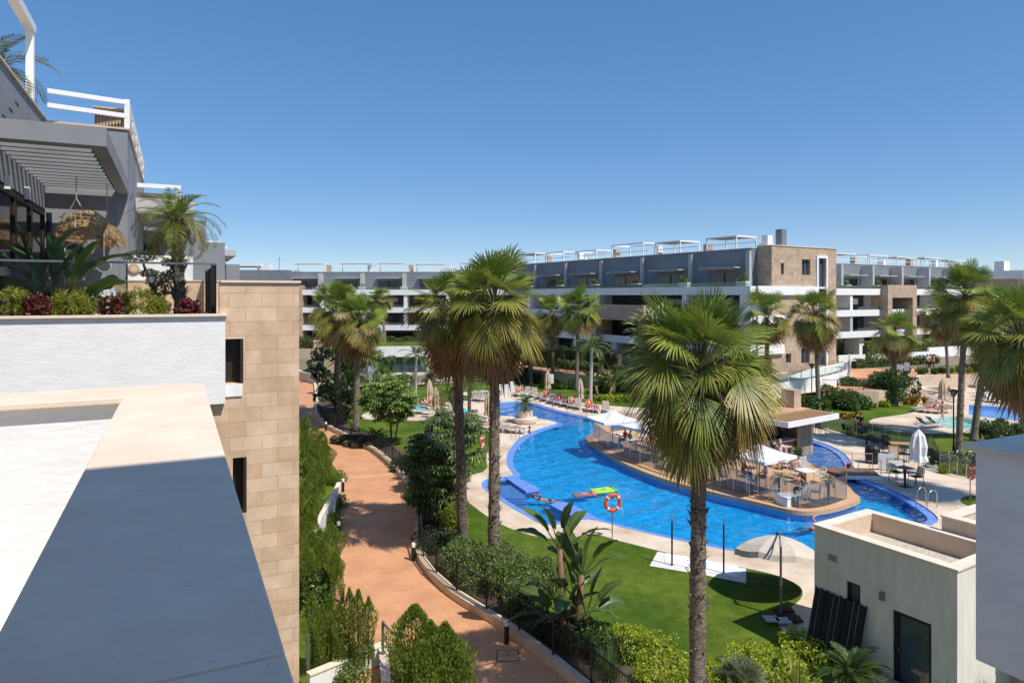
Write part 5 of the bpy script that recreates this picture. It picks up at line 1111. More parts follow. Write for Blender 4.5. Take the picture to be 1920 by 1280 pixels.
for i, (x, y, w, d, h, cs, fl, lab) in enumerate((
    (1545,762,4.8,3,2.1,GRN,(260,[(.45,.03,.12),(.55,.05,.2)],.25),'shrub full of magenta blossoms left of the lawn by the bar roof'),
    (1588,766,4.2,3,2.0,GRN,None,'round green shrub right of the magenta blossoms'),
    (1555,750,8,2.8,2.6,GRN,None,'long dark shrub bank under the plaza fence'),
    (1618,748,6,3,2.5,GRN,None,'shrub bank under the plaza fence next to the bushy cycad'),
    (1668,757,5.6,4,3.7,[(.05,.10,.025),(.075,.13,.03),(.035,.07,.02)],None,'big rounded dark bush left of the orange flower bed'),
    (1700,756,4.6,2.6,.9,[(.2,.22,.04)],(700,[(.75,.25,.01),(.8,.38,.02)],.22),'bright orange flower bed left of the diagonal lounger row'),
    (1642,762,2.6,1.6,.7,YG,None,'lime shrub ball between the dark bush and the lawn'),
    (1512,770,4,2.6,1.7,GRN,None,'green shrub beside the bar roof under the slim palm'),
    (1590,783,2.0,1.4,.4,[(.12,.16,.04)],(150,[(.75,.28,.01)],.2),'small orange flowers at the lawn tip near the bar'),
    (1740,712,7,3,1.6,GRN,None,'dark shrub bank right of the staircase'),
    (1790,708,7,3,1.7,GRN,None,'dark shrub bank behind the thin-trunked palm'),
    (1768,722,3,2,.8,[(.2,.22,.04)],(160,[(.75,.25,.01)],.25),'orange flowers below the right shrub bank'),
    (1850,706,8,3,1.8,[(.05,.10,.03),(.09,.15,.04)],None,'green shrubs behind the far right pool'),
    (1822,713,3,2,.9,[(.2,.22,.04)],(160,[(.75,.25,.01)],.25),'orange flowers between the two tall right palms'),
    (1778,718,3,2,.8,YG,None,'lime shrub beside the orange flowers at right'),
    (1908,712,7,3,2.2,GRN,None,'shrub mass at the right edge behind the far pool'),
    (1885,822,5,2.6,1.2,[(.10,.15,.05),(.13,.18,.06)],None,'feathery shrub row in front of the lap pool'),
    (1915,812,5,2.6,1.4,[(.07,.12,.03),(.10,.15,.04)],None,'dark feathery shrubs above the grey balcony corner'),
    (1775,872,2.4,1.8,.7,[(.16,.2,.06),(.12,.17,.05)],(260,[(.8,.8,.7)],.12),'white-flowering bush beside the tall palm foot'),
    (1812,868,2.6,2,.75,[(.16,.2,.08),(.12,.17,.05)],(260,[(.8,.8,.7)],.12),'white-flowering bush behind the far life ring'),
    (1785,884,2.6,1.4,.6,YG,None,'yellow-green hedge behind the glass fence at right'),
    (862,700,6,3,1.6,GRN,None,'green shrubs behind the back lawn, left of the retaining wall'),
    (895,708,5,3,1.5,GRN,None,'green shrubs between the palm pair trunks far back'),
    (948,712,4,2,1.2,GRN,None,'dark shrubs at the left foot of the retaining wall'),
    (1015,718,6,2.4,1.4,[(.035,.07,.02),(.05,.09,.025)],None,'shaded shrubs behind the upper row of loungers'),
    (1058,728,5,2.4,1.3,GRN,None,'shrubs between the two thin palm trunks by the retaining wall'),
    (1155,752,4,1.8,.8,YG,None,'lime hedge beside the white bar parasols far back'),
    (1160,735,6,3,2.4,GRN,None,'tall shrubs left of the biggest palm crown'),
    (880,690,7,3,1.4,[(.12,.14,.04),(.16,.16,.05)],None,'ochre reeds right of the pavilion'),
    (672,722,3,2,1.0,[(.17,.20,.14),(.22,.25,.18)],None,'silvery shrub at the pond edge'),
    (654,830,2.6,1.6,.8,[(.12,.14,.08),(.16,.18,.11)],None,'grey-green shrub behind the fence under the palm pair on the left'),
    (680,838,2.6,1.6,.7,[(.12,.14,.08),(.16,.18,.11)],None,'grey shrub beside the dark fence rosette'),
    (760,880,2.2,1.8,.9,GRN,None,'green shrub behind the fence below the bright umbrella tree'),
    (795,940,2.0,2.0,1.2,GRN,None,'green shrub in the shade between the fence and the dark umbrella tree'),
    (852,990,1.2,1.2,1.2,[(.25,.30,.03),(.18,.25,.03)],None,'upright yellow-green shrub left of the palm pair trunks'),
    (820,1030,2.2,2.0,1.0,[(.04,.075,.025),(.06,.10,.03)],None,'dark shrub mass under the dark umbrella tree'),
    (1100,1215,2.0,1.8,.9,GRN,None,'green shrub under the giant bird of paradise'),
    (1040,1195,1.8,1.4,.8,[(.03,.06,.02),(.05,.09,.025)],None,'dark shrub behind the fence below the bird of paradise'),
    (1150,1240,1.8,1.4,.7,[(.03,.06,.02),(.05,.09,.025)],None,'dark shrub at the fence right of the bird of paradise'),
    )):
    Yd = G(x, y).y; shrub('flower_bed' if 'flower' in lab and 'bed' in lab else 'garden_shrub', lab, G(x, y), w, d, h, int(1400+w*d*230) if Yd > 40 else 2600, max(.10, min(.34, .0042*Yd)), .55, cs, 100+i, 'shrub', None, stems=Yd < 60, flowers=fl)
# low bright hedge beside the path, in front of its white wall
for i, (x, y) in enumerate(((632,905),(630,950),(630,985),(618,1016),(604,1040),(662,1262),(742,1262))):
    shrub('hedge_plant', ['bright low hedge at the upper end of the path edge','bright low hedge along the path below the first bollard','bright low hedge at the path bend near the bollard','bright low hedge left of the path bollard','bright low hedge below the path bollard','young light plant behind the white planter','young light plant beside the cable fence post'][i], G(x, y), 1.1, 1.8, .75, 2200, .085, .6, [(.14,.22,.03),(.10,.17,.03),(.19,.26,.04)], 200+i, 'shrub', 'low path hedge', stems=False)
# hedges on the raised ground: clipped rows of cypress before the ground floors
def hedge(name, label, A, Bp, w, h, seed, cs=CY, z=1.5, size=.34, dens=46):
    rng = np.random.default_rng(seed); A = Vector((A[0],A[1],z)); Bp = Vector((Bp[0],Bp[1],z)); L = (Bp-A).length; n = int(dens*L*(h+w)); u = rng.random(n); P = np.stack([u*L, rng.uniform(-.5,.5,n)*w, rng.random(n)*h*(1+.08*np.sin(u*L*2.2))], 1)
    f = rng.random(n); P[f < .5, 1] = -w*.5+rng.normal(0,.05,(f < .5).sum()); k = (f >= .5)&(f < .75); P[k, 2] = h*(1+.07*np.sin(u[k]*L*2.2))+rng.normal(0,.05,k.sum())
    U = np.tile(np.array([0,-.6,.6]), (n,1)); V, Fq, C = cloud(P, U, size, .5, cols_of(n, cs, rng), rng, .7, .5)
    t = thing(name, label, 'hedge', A, ang(Bp-A)); npmesh('foliage', V, Fq, C, 'leaf', t); MB().box(.1, L-.1, -w*.3, w*.35, 0, h*.85).build('branches', 'bark', t); return t
hedge('hedge', 'clipped cypress hedge in front of the sunlit block right of the tower, left stretch', (48.5,94), (66,103), 1.0, 2.4, 1)
hedge('hedge', 'clipped cypress hedge in front of the sunlit block, right stretch beyond the portal', (68,104), (92,117), 1.0, 2.4, 2)
hedge('hedge', 'low hedge along the upper path behind the retaining wall', (1.5,88), (10.5,78.8), .9, 1.0, 3, GRN)
hedge('hedge', 'low hedge along the upper path, stretch behind the pale-trunked palm', (11.5,78), (20.5,72.5), .9, 1.0, 4, GRN)
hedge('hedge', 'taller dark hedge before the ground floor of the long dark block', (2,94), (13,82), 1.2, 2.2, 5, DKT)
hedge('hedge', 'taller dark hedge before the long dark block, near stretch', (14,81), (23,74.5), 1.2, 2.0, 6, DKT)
hedge('hedge', 'low clipped hedge along the right plaza in front of the white garden wall', (42,84), (56,90), .9, 1.0, 7, GRN)
hedge('hedge', 'hedge in front of the central grey block', (-38,115), (-6,113), 1.2, 1.9, 8, GRN)
hedge('hedge', 'leafy hedge on the terrace right of the pavilion roof', (-12,110), (-1,101), 1.2, 1.5, 9, SCH)
gw1 = MB(); gw1.bar((44,92.2,1.9), (60,98.5,1.9), .3, .9); gw1.bar((60,98.5,2.2), (95,116,2.2), .3, 1.4)
tag(gw1.build('garden_wall', 'stucco_fine', loc=Vector((44,92.2,1.5))), 'long low cream garden wall under the clipped cypress hedge at right', 'wall')
# rocks round the pond
rk = [(700,726),(726,728),(752,725),(822,716),(838,713),(850,712),(790,722),(860,708),(688,729),(672,728)]
for i, (x, y) in enumerate(rk):
    r = random.Random(i); mb = MB(); s = r.uniform(.5,1.1); mb.lathe([(0.01,0),(s*.9,.05),(s,.22*s),(s*.75,.45*s),(s*.3,.6*s),(.01,.62*s)], 9); mb.v = [p+Vector((r.uniform(-.12,.12), r.uniform(-.12,.12), r.uniform(-.05,.05)))*s for p in mb.v]
    tag(mb.build('boulder', 'rock', loc=None), 'sandy boulder on the bank of the pond near the pavilion', 'boulder', 'boulders round the pond').location = G(x, y)
# terrace planting (left): yellow-green shrubs, dark aeonium rosettes, cloud-pruned pine
for i, (x, w, lab) in enumerate(((18,.75,'yellow-green terrace shrub at the left edge of the planter'),(128,.62,'yellow-green terrace shrub between the two left dark rosettes'),(160,.5,'yellow-green terrace shrub left of the small table'),(262,.62,'yellow-green terrace shrub left of the date palm trunk'),(302,.4,'yellow-green terrace shrub touching the date palm trunk'),(95,.4,'low yellow-green terrace shrub right of the first dark rosette'))):
    tx = (x-CX)/F; b_ = 13.42; Y = b_/(.897-.441*tx); shrub('terrace_shrub', lab, Vector((tx*Y, Y, 10.1)), w*1.1, .4, .56 if w > .45 else .42, 1500, .10, .16, [(.24,.27,.03),(.30,.30,.04),(.16,.21,.03)], 300+i, 'shrub', None, stems=False, up=.8)
for i, (x, lab) in enumerate(((70,'dark red aeonium rosettes in the left part of the terrace planter'),(210,'dark red aeonium rosettes in the middle of the terrace planter'),(354,'dark red aeonium cushion at the right end of the terrace planter'))):
    tx = (x-CX)/F; Y = 13.27/(.897-.441*tx); shrub('aeonium', lab, Vector((tx*Y, Y, 10.12)), .46, .34, .46 if i < 2 else .34, 800, .085, .55, [(.13,.022,.03),(.20,.05,.045),(.07,.014,.02),(.16,.09,.04)], 320+i, 'plant', None, 'leaf_gloss', stems=False, nb=9, up=.5)
tx = (285-CX)/F; Y = 15.6/(.897-.441*tx); t = thing('bonsai_pine', 'cloud-pruned pine with flat foliage pads behind the date palm trunk', 'tree', Vector((tx*Y, Y, zf)))
rng = np.random.default_rng(8); bl = [((-.25,0,1.18),(.34,.3,.13)),((.42,0,1.05),(.24,.2,.10)),((-.12,.1,.85),(.22,.2,.09)),((.15,0,.68),(.28,.25,.15)),((.42,-.1,.82),(.2,.18,.08)),((.02,0,.42),(.3,.2,.12)),((.35,0,.5),(.18,.18,.1))]
P, U = ellipsoids(3200, bl, rng, .3); V, Fq, C = cloud(P, U, .075, .25, cols_of(3200, [(.03,.06,.025),(.05,.085,.035),(.07,.11,.04)], rng), rng, .6, .5); npmesh('foliage', V, Fq, C, 'leaf', t)
MB().tube([(0,0,0),(.1,0,.35),(-.05,0,.7),(-.2,0,1.1)], [.06,.05,.04,.02], 7).tube([(.05,0,.5),(.4,0,.95)], .02, 5).build('trunk', 'bark', t)

for i, (t, x, y, z) in enumerate(PLANT_SPOTS):
    rng = np.random.default_rng(500+i); P, U = ellipsoids(170, [((x, y, z+.2), (.62,.32,.38)), ((x+rng.uniform(-.4,.4), y, z+.45), (.3,.25,.35))], rng); cs = SCH if i % 3 else [(.30,.03,.05),(.10,.16,.03)]
    V, Fq, C = cloud(P, U, .30, .5, cols_of(170, cs, rng), rng, .7, .4); npmesh('planting', V, Fq, C, 'leaf', t)

for i, (x, y, w, d, h, z, cs, lab) in enumerate(((1643,754,4.6,2.6,2.5,0,GRN,'green shrub bank between the plaza wall and the big rounded bush'),(1722,700,8,2,.9,1.5,GRN,'low planting behind the black railing right of the staircase'),(1785,698,8,2,.9,1.5,YG,'lime planting on the raised bank behind the thin-trunked palm'),(1845,697,8,2,1.0,1.5,GRN,'low planting on the raised bank behind the far right pool'),(1905,696,8,2,1.1,1.5,GRN,'low planting on the raised bank at the right edge'))):
    shrub('garden_shrub', lab, G(x, y, z), w, d, h, 3200, .3, .55, cs, 600+i, 'shrub', None, stems=False)

for i, (a, b, w, h, lab) in enumerate(((4.2,24,2.2,1.4,'rounded shrub in the private garden below the stone wall, nearest'),(4.6,32,2.6,1.6,'rounded shrub in the private garden below the left building, middle'),(4.4,42,2.6,1.6,'rounded shrub in the private garden below the left building, farther'),(4.8,54,3,1.8,'rounded shrub in the private garden below the left building, farthest'))):
    shrub('garden_shrub', lab, UV(a, b), w, w, h, 2500, .16, .5, GRN, 700+i, 'shrub', None)
# ================================================================== FURNITURE, FENCES, PEOPLE
class Proto:
    """first put() moves the model itself, later ones copy it with its parts"""
    def __init__(s, make): s.make = make; s.root = None
    def put(s, loc, rz=0.0, label='', group=None, sc=1.0, mats=None):
        if s.root is None: s.root = s.make(); s.src = s.root; t = s.root; t.location = loc; t.rotation_euler = (0,0,rz)
        else: t = dup(s.src, loc, rz)
        t.scale = (sc,sc,sc); t['label'] = label
        if group: t['group'] = group
        elif 'group' in t: del t['group']
        if mats:
            for ch in t.children:
                k = ch.name.split('.')[0]
                if k in mats:
                    for sl in ch.material_slots: sl.link = 'OBJECT'; sl.material = MATS[mats[k]]
        return t
# ---- sun loungers: foot end towards +x, head end towards -x
def mk_lounger(up):
    t = thing('sun_lounger', '', 'sun lounger'); f = MB()
    for y in (-.33,.33): f.tube([(-.95,y,.34),(-.3,y,.36),(.5,y,.36),(.98,y,.33)], .024, 6)
    for x in (-.93,.97): f.tube([(x,-.33,.34),(x,.33,.34)], .022, 6)
    if up > 0: f.tube([(-.62,-.3,.1),(-.25-.6*math.cos(up),-.28,.38+.6*math.sin(up)*.9)], .014, 5).tube([(-.62,.3,.1),(-.25-.6*math.cos(up),.28,.38+.6*math.sin(up)*.9)], .014, 5)
    f.build('frame', 'plastic_white', t, smooth=True)
    for x in (-.7,.72):
        for y in (-.33,.33): MB().tube([(x,y,.35),(x+.12*(1 if x > 0 else -1),y,.15),(x+.02*(1 if x > 0 else -1),y,0)], [.024,.022,.026], 6).build('leg', 'plastic_white', t, smooth=True)
    MB().box(-.25,.95,-.30,.30,.365,.385).build('seat', 'fabric_taupe', t)
    b = MB(); b.M = Matrix.Translation((-.26,0,.375)) @ Matrix.Rotation(up, 4, 'Y'); b.box(-.74,0,-.30,.30,-.01,.012); b.build('backrest', 'fabric_taupe', t)
    return t
LG = [Proto(lambda: mk_lounger(.75)), Proto(lambda: mk_lounger(.45)), Proto(lambda: mk_lounger(.02))]
# ---- people
def skin_mesh(verts, edges, radii, sub=1):
    me = bpy.data.meshes.new('tmp'); me.from_pydata([tuple(v) for v in verts], edges, []); o = bpy.data.objects.new('tmp', me); COL.objects.link(o)
    m = o.modifiers.new('s', 'SKIN'); m.use_smooth_shade = True
    if not me.skin_vertices: pass
    for i, rr in enumerate(radii):
        sv = me.skin_vertices[0].data[i]; sv.radius = rr if isinstance(rr, tuple) else (rr, rr); sv.use_root = (i == 0)
    ss = o.modifiers.new('u', 'SUBSURF'); ss.levels = sub; ss.render_levels = sub
    dg = bpy.context.evaluated_depsgraph_get(); ev = o.evaluated_get(dg); em = ev.to_mesh()
    mb = MB(); mb.v = [v.co.copy() for v in em.vertices]; mb.f = [tuple(p.vertices) for p in em.polygons]; ev.to_mesh_clear()
    bpy.data.objects.remove(o); return mb
def V3(*a): return Vector(a)
def pose(pelvis, chest, neck, head, arms, legs):
    """arms/legs: list of two joint lists"""
    return dict(pelvis=V3(*pelvis), chest=V3(*chest), neck=V3(*neck), head=V3(*head), arms=[[V3(*p) for p in a] for a in arms], legs=[[V3(*p) for p in l] for l in legs])
def body_mb(q, f=1.0):
    vs = [q['pelvis'], q['pelvis'].lerp(q['chest'], .45), q['chest'], q['neck'], q['neck'].lerp(q['head'], .45), q['head'], q['head']+(q['head']-q['neck']).normalized()*.085]
    rs = [(.125*f,.10), (.112*f,.088), (.135*f,.10), .058, .056, .088, .06]; es = [(i, i+1) for i in range(6)]
    for (sh, el, wr) in q['arms']:
        k = len(vs); h = wr+(wr-el).normalized()*.09; vs += [sh, el, wr, h]; rs += [.054, .040, .028, .026]; es += [(2,k),(k,k+1),(k+1,k+2),(k+2,k+3)]
    for (hp, kn, an, to) in q['legs']:
        k = len(vs); vs += [hp, hp.lerp(kn,.5), kn, kn.lerp(an,.4), an, to]; rs += [.088*f, .078*f, .055, .054, .036, .03]; es += [(0,k)]+[(k+i, k+i+1) for i in range(5)]
    mb = skin_mesh(vs, es, rs, 1)
    fw = None
    for (sh, el, wr) in q['arms']:     # five fingers
        d = (wr-el).normalized(); s = d.cross(Z)
        if s.length < .1: s = d.cross(Vector((0,1,0)))
        s.normalize(); n = s.cross(d); h = wr+d*.075
        for i, l in enumerate((.06,.075,.08,.07)):
            b = h+s*(i-1.5)*.018; mb.tube([b, b+d*l*.55-n*.006, b+d*l*.9-n*.03], [.009,.008,.006], 5)
        b = wr+d*.035+s*.022; mb.tube([b, b+s*.03+d*.025, b+s*.036+d*.06], [.010,.009,.007], 5)
    hd = (q['head']-q['neck']).normalized(); fc = q.get('face', Vector((1,0,0))); fc = (fc-hd*fc.dot(hd)).normalized(); sd = hd.cross(fc)
    mb.tube([q['head']+fc*.075+hd*.02, q['head']+fc*.107-hd*.012], [.01,.015], 5)
    for s in (1,-1): mb.tube([q['head']+sd*s*.078, q['head']+sd*s*.098], [.022,.016], 6)
    return mb, fc, hd, sd
def make_person(q, skin='skin', top=None, bottom='trunks_dark', hair='hair_dark', long_hair=False, f=1.0, glasses=False, top_kind='shirt'):
    t = thing('person', '', 'person'); mb, fc, hd, sd = body_mb(q, f); mb.build('body', skin, t, smooth=True)
    face = MB()
    for s in (1,-1): face.lathe([(.001,-.008),(.010,0),(.001,.008)], 6, q['head']+fc*.086+sd*s*.03+hd*.022)
    face.build('eyes', 'metal_black', t)
    mo = MB().bar(q['head']+fc*.088-hd*.045-sd*.02, q['head']+fc*.088-hd*.045+sd*.02, .008, .008); mo.build('mouth', 'lips', t)
    h = MB(); c = q['head']+hd*.03-fc*.018; rows = 6; n = 12
    for i in range(rows+1):
        a = (i/rows)*rad(105)
        for k in range(n):
            b = 2*math.pi*k/n; front = math.cos(b); aa = a*(.55 if front > .5 else (.8 if front > 0 else 1.0))
            h.v.append(c+hd*.112*math.cos(aa)+(fc*math.cos(b)*1.08+sd*math.sin(b)*.93)*.102*math.sin(aa))
    for i in range(rows):
        for k in range(n): h.f.append((i*n+k, i*n+(k+1)%n, (i+1)*n+(k+1)%n, (i+1)*n+k))
    if long_hair: h.tube([q['head']-fc*.07+hd*.02, q['head']-fc*.11-hd*.12, q['head']-fc*.11-hd*.30], [.075,.085,.045], 8)
    h.build('hair', hair, t, smooth=True)
    if glasses: MB().bar(q['head']+fc*.094+hd*.022-sd*.065, q['head']+fc*.094+hd*.022+sd*.065, .014, .035, hd).build('sunglasses', 'metal_black', t)
    if bottom:
        vs = [q['pelvis'].lerp(q['chest'], .12), q['pelvis']]; rs = [(.128*f,.103), (.134*f,.11)]; es = [(0,1)]
        ext = .55 if bottom.startswith('trunks') else (.95 if bottom.startswith('pants') else .12)
        for (hp, kn, an, to) in q['legs']:
            k = len(vs); vs += [hp, hp.lerp(kn, ext)]; rs += [.10*f, .092*f if ext < .9 else .068]; es += [(1,k),(k,k+1)]
            if ext > .9: vs.append(an+(kn-an)*.08); rs.append(.058); es.append((k+1,k+2))
        skin_mesh(vs, es, rs, 1).build('trousers' if ext > .9 else ('shorts' if ext > .2 else 'swim_briefs'), bottom, t, smooth=True)
    if top:
        if top_kind == 'shirt':
            vs = [q['pelvis'].lerp(q['chest'], .1), q['pelvis'].lerp(q['chest'], .5), q['chest'], q['chest'].lerp(q['neck'], .6)]; rs = [(.137*f,.115), (.126*f,.10), (.148*f,.112), .085]; es = [(0,1),(1,2),(2,3)]
            for (sh, el, wr) in q['arms']: k = len(vs); vs += [sh, sh.lerp(el,.55)]; rs += [.068,.056]; es += [(2,k),(k,k+1)]
        else: vs = [q['chest'].lerp(q['pelvis'], .12), q['chest'].lerp(q['neck'], .06)]; rs = [(.143*f,.108), (.143*f,.108)]; es = [(0,1)]
        skin_mesh(vs, es, rs, 1).build('shirt' if top_kind == 'shirt' else 'bikini_top', top, t, smooth=True)
    return t
for nm, c in (('skin',(.56,.30,.19)),('skin_red',(.60,.25,.16)),('skin_tan',(.36,.18,.105)),('lips',(.35,.09,.07)),('hair_dark',(.025,.016,.012)),('hair_brown',(.10,.05,.025)),('hair_blond',(.42,.29,.13)),('trunks_dark',(.02,.03,.07)),('trunks_red',(.5,.04,.04)),
              ('trunks_green',(.05,.2,.12)),('pants_black',(.015,.015,.018)),('cloth_black',(.018,.018,.02)),('cloth_white',(.78,.78,.78)),('cloth_magenta',(.55,.05,.28)),('cloth_green',(.10,.45,.15)),('briefs_black',(.02,.02,.02)),('briefs_pink',(.6,.12,.25)),('briefs_white',(.7,.7,.7)),('cloth_mint',(.35,.55,.45)),('cloth_navy',(.02,.03,.06)),('red',(.6,.03,.03)),('lime',(.35,.6,.06)),('float_dark',(.25,.13,.12))):
    mat(nm, c, rough=.6 if nm.startswith('skin') else .85)
lie = pose((-.14,0,.485), (-.47,0,.68), (-.64,0,.83), (-.76,0,.96), [[(-.50,.19,.71),(-.28,.27,.55),(-.02,.25,.47)],[(-.50,-.19,.71),(-.28,-.27,.55),(-.02,-.25,.47)]],
           [[(-.08,.09,.48),(.34,.12,.50),(.76,.11,.43),(.80,.14,.55)],[(-.08,-.09,.48),(.33,-.12,.49),(.76,-.12,.43),(.80,-.15,.55)]]); lie['face'] = Vector((.8,0,.6))
lie2 = pose((-.14,0,.485), (-.47,0,.68), (-.64,0,.83), (-.76,0,.96), [[(-.50,.19,.71),(-.38,.34,.66),(-.70,.22,.98)],[(-.50,-.19,.71),(-.28,-.27,.55),(-.04,-.12,.60)]],
           [[(-.08,.09,.48),(.22,.12,.78),(.46,.11,.44),(.60,.12,.41)],[(-.08,-.09,.48),(.33,-.12,.49),(.76,-.12,.43),(.80,-.15,.55)]]); lie2['face'] = Vector((.8,0,.6))
flat = pose((-.10,0,.47), (-.52,0,.48), (-.70,0,.49), (-.86,0,.50), [[(-.52,.19,.47),(-.72,.32,.44),(-.92,.14,.44)],[(-.52,-.19,.47),(-.72,-.32,.44),(-.92,-.14,.44)]],
           [[(-.02,.09,.46),(.38,.11,.45),(.80,.12,.44),(.93,.13,.41)],[(-.02,-.09,.46),(.38,-.11,.45),(.80,-.12,.44),(.93,-.13,.41)]]); flat['face'] = Vector((-.3,.3,-1))
sit = pose((0,0,.53), (-.05,0,.92), (-.02,0,1.10), (.03,0,1.25), [[(-.05,.19,.98),(.02,.25,.73),(.24,.16,.66)],[(-.05,-.19,.98),(.02,-.25,.73),(.24,-.16,.66)]],
           [[(.06,.09,.52),(.44,.12,.53),(.42,.13,.09),(.57,.15,.04)],[(.06,-.09,.52),(.44,-.12,.53),(.46,-.13,.09),(.61,-.15,.04)]])
sit2 = pose((0,0,.53), (.02,0,.92), (.07,0,1.09), (.13,0,1.23), [[(.02,.19,.97),(.18,.26,.76),(.40,.14,.80)],[(.02,-.19,.97),(.16,-.25,.74),(.42,-.12,.79)]],
           [[(.06,.09,.52),(.44,.12,.53),(.36,.13,.09),(.51,.15,.04)],[(.06,-.09,.52),(.44,-.12,.53),(.40,-.13,.09),(.55,-.15,.04)]])
stand = pose((0,0,.93), (0,0,1.30), (0,0,1.47), (.02,0,1.60), [[(0,.19,1.37),(.01,.26,1.10),(.10,.26,.85)],[(0,-.19,1.37),(.0,-.27,1.10),(.14,-.22,.88)]],
           [[(0,.09,.90),(.02,.10,.49),(-.02,.11,.08),(.13,.14,.04)],[(0,-.09,.90),(.03,-.10,.49),(.0,-.11,.08),(.15,-.14,.04)]])
stand2 = pose((0,0,.93), (.02,0,1.30), (.05,0,1.46), (.10,0,1.58), [[(.02,.19,1.36),(.12,.27,1.12),(.34,.16,1.16)],[(.02,-.19,1.36),(.10,-.26,1.10),(.33,-.12,1.10)]],
           [[(0,.09,.90),(.04,.11,.49),(-.01,.12,.08),(.14,.15,.04)],[(0,-.09,.90),(.0,-.10,.49),(-.05,-.11,.08),(.10,-.14,.04)]])
walk = pose((0,0,.92), (.03,0,1.29), (.05,0,1.46), (.08,0,1.59), [[(.03,.18,1.36),(-.10,.24,1.12),(-.12,.24,.86)],[(.03,-.18,1.36),(.10,-.24,1.11),(.26,-.22,.90)]],
           [[(0,.09,.89),(.22,.10,.54),(.24,.10,.11),(.39,.11,.06)],[(0,-.09,.89),(-.08,-.10,.48),(-.36,-.10,.16),(-.30,-.11,.04)]])
swim = pose((0,0,-.06), (.38,0,-.01), (.55,0,.05), (.68,.02,.13), [[(.42,.18,.04),(.30,.34,.33),(.60,.42,.36)],[(.42,-.18,-.02),(.62,-.36,-.07),(.92,-.42,-.08)]],
           [[(-.06,.09,-.07),(-.45,.13,-.06),(-.86,.15,-.10),(-1.0,.16,-.12)],[(-.06,-.09,-.07),(-.44,-.14,-.12),(-.84,-.2,-.08),(-.98,-.22,-.10)]])
PP = {
 'lie_m': Proto(lambda: make_person(lie, 'skin_red', None, 'trunks_dark', 'hair_dark')), 'lie_f': Proto(lambda: make_person(lie2, 'skin', 'briefs_pink', 'briefs_pink', 'hair_brown', True, .92, top_kind='bikini')),
 'flat_f': Proto(lambda: make_person(flat, 'skin_tan', 'briefs_black', 'briefs_black', 'hair_blond', False, .92, top_kind='bikini')), 'flat_m': Proto(lambda: make_person(flat, 'skin', None, 'trunks_red', 'hair_dark')),
 'lie_r': Proto(lambda: make_person(lie2, 'skin_red', 'cloth_red', 'trunks_red', 'hair_dark'))}
GL = 'sun loungers round the pools'
LB_ = []
def lounger(px, py, deg, label, kind=1, who=None, plabel=None, towel=None, tlabel=None, mats=None):
    """deg = heading of the foot end, 0 = to the right, -90 = to the camera"""
    p = G(px, py); p.z = .016; rz = rad(deg); LG[kind].put(p, rz, label, GL, 1.0, mats)
    if towel:
        tw_ = MB(); up = (.75,.45,.02)[kind]; x1 = -.26-.70*math.cos(up); z1 = .40+.70*math.sin(up)
        tw_.add([(.7,-.29,.393),(.7,.29,.393),(-.25,.29,.393),(-.25,-.29,.393),(x1,.29,z1),(x1,-.29,z1),(x1-.03,.30,z1-.3),(x1-.03,-.30,z1-.3)], [(0,1,2,3),(3,2,4,5),(5,4,6,7)])
        o = tw_.build('towel', towel); o.location = p; o.rotation_euler = (0,0,rz); tag(o, tlabel, 'towel')
        md = o.modifiers.new('s', 'SOLIDIFY'); md.thickness = .012
    if who: PP[who].put(p, rz, plabel)
# upper row along the far pool edge
rowA = [(962,741,'sunbather','lie_m'),(972,742,'','lie_f'),(986,742,'',None),(999,744,'',None),(1012,747,'','flat_m'),(1022,751,'','lie_r'),(1034,755,'',None),(1047,758,'','lie_r'),(1059,761,'','flat_f'),(1071,764,'','lie_m'),(1084,766,'',None),(1104,770,'','lie_f'),(1118,772,'','flat_m'),(1137,772,'',None)]
la = ['lounger with a sunbather, leftmost of the upper row by the far pool edge','second lounger from the left of the upper row, sunbather with bent knee','empty lounger beside the two leftmost sunbathers of the upper row','empty grey lounger left of the first closed parasol of the upper row','lounger with turquoise towel just left of the first closed parasol, upper row','lounger with a red-shirted sunbather right at the first closed parasol',
      'empty lounger between the two closed parasols of the upper row, left one','lounger with a sunbather between the closed parasols, middle of the upper row','lounger between the closed parasols with a tanned sunbather face down','lounger left of the second closed parasol with a sunbather','empty lounger under the second closed parasol of the upper row',
      'lounger with bright red cover right of the pale palm trunk, left one','lounger with pink towel right of the pale palm trunk','empty lounger at the right end of the upper row beside the white bar parasol']
pa = ['man lying on the leftmost lounger of the upper row','woman with bent knee on the second lounger of the upper row',None,None,'man lying face down next to the turquoise towel lounger','person in red shirt reclining beside the first closed parasol',None,'person in red reclining between the two closed parasols','tanned woman lying face down between the two closed parasols','man reclining left of the second closed parasol',None,'woman in pink reclining on the red lounger','man lying face down on the pink towel lounger',None]
for i, (x, y, _, w) in enumerate(rowA):
    tw_ = {4: ('cloth_teal','turquoise towel on a lounger of the upper row'), 7: ('cloth_magenta','magenta towel in the middle of the upper lounger row'), 11: ('cloth_red','bright red towel on the lounger right of the pale palm'), 12: ('cloth_pink','pink towel near the right end of the upper lounger row'), 8: ('cloth_navy','dark towel between the closed parasols')}.get(i, (None,None))
    lounger(x, y, -112+i*1.5, la[i], 0 if w is None or i in (0,1,5) else (2 if w and w.startswith('flat') else 0), w, pa[i], tw_[0], tw_[1])
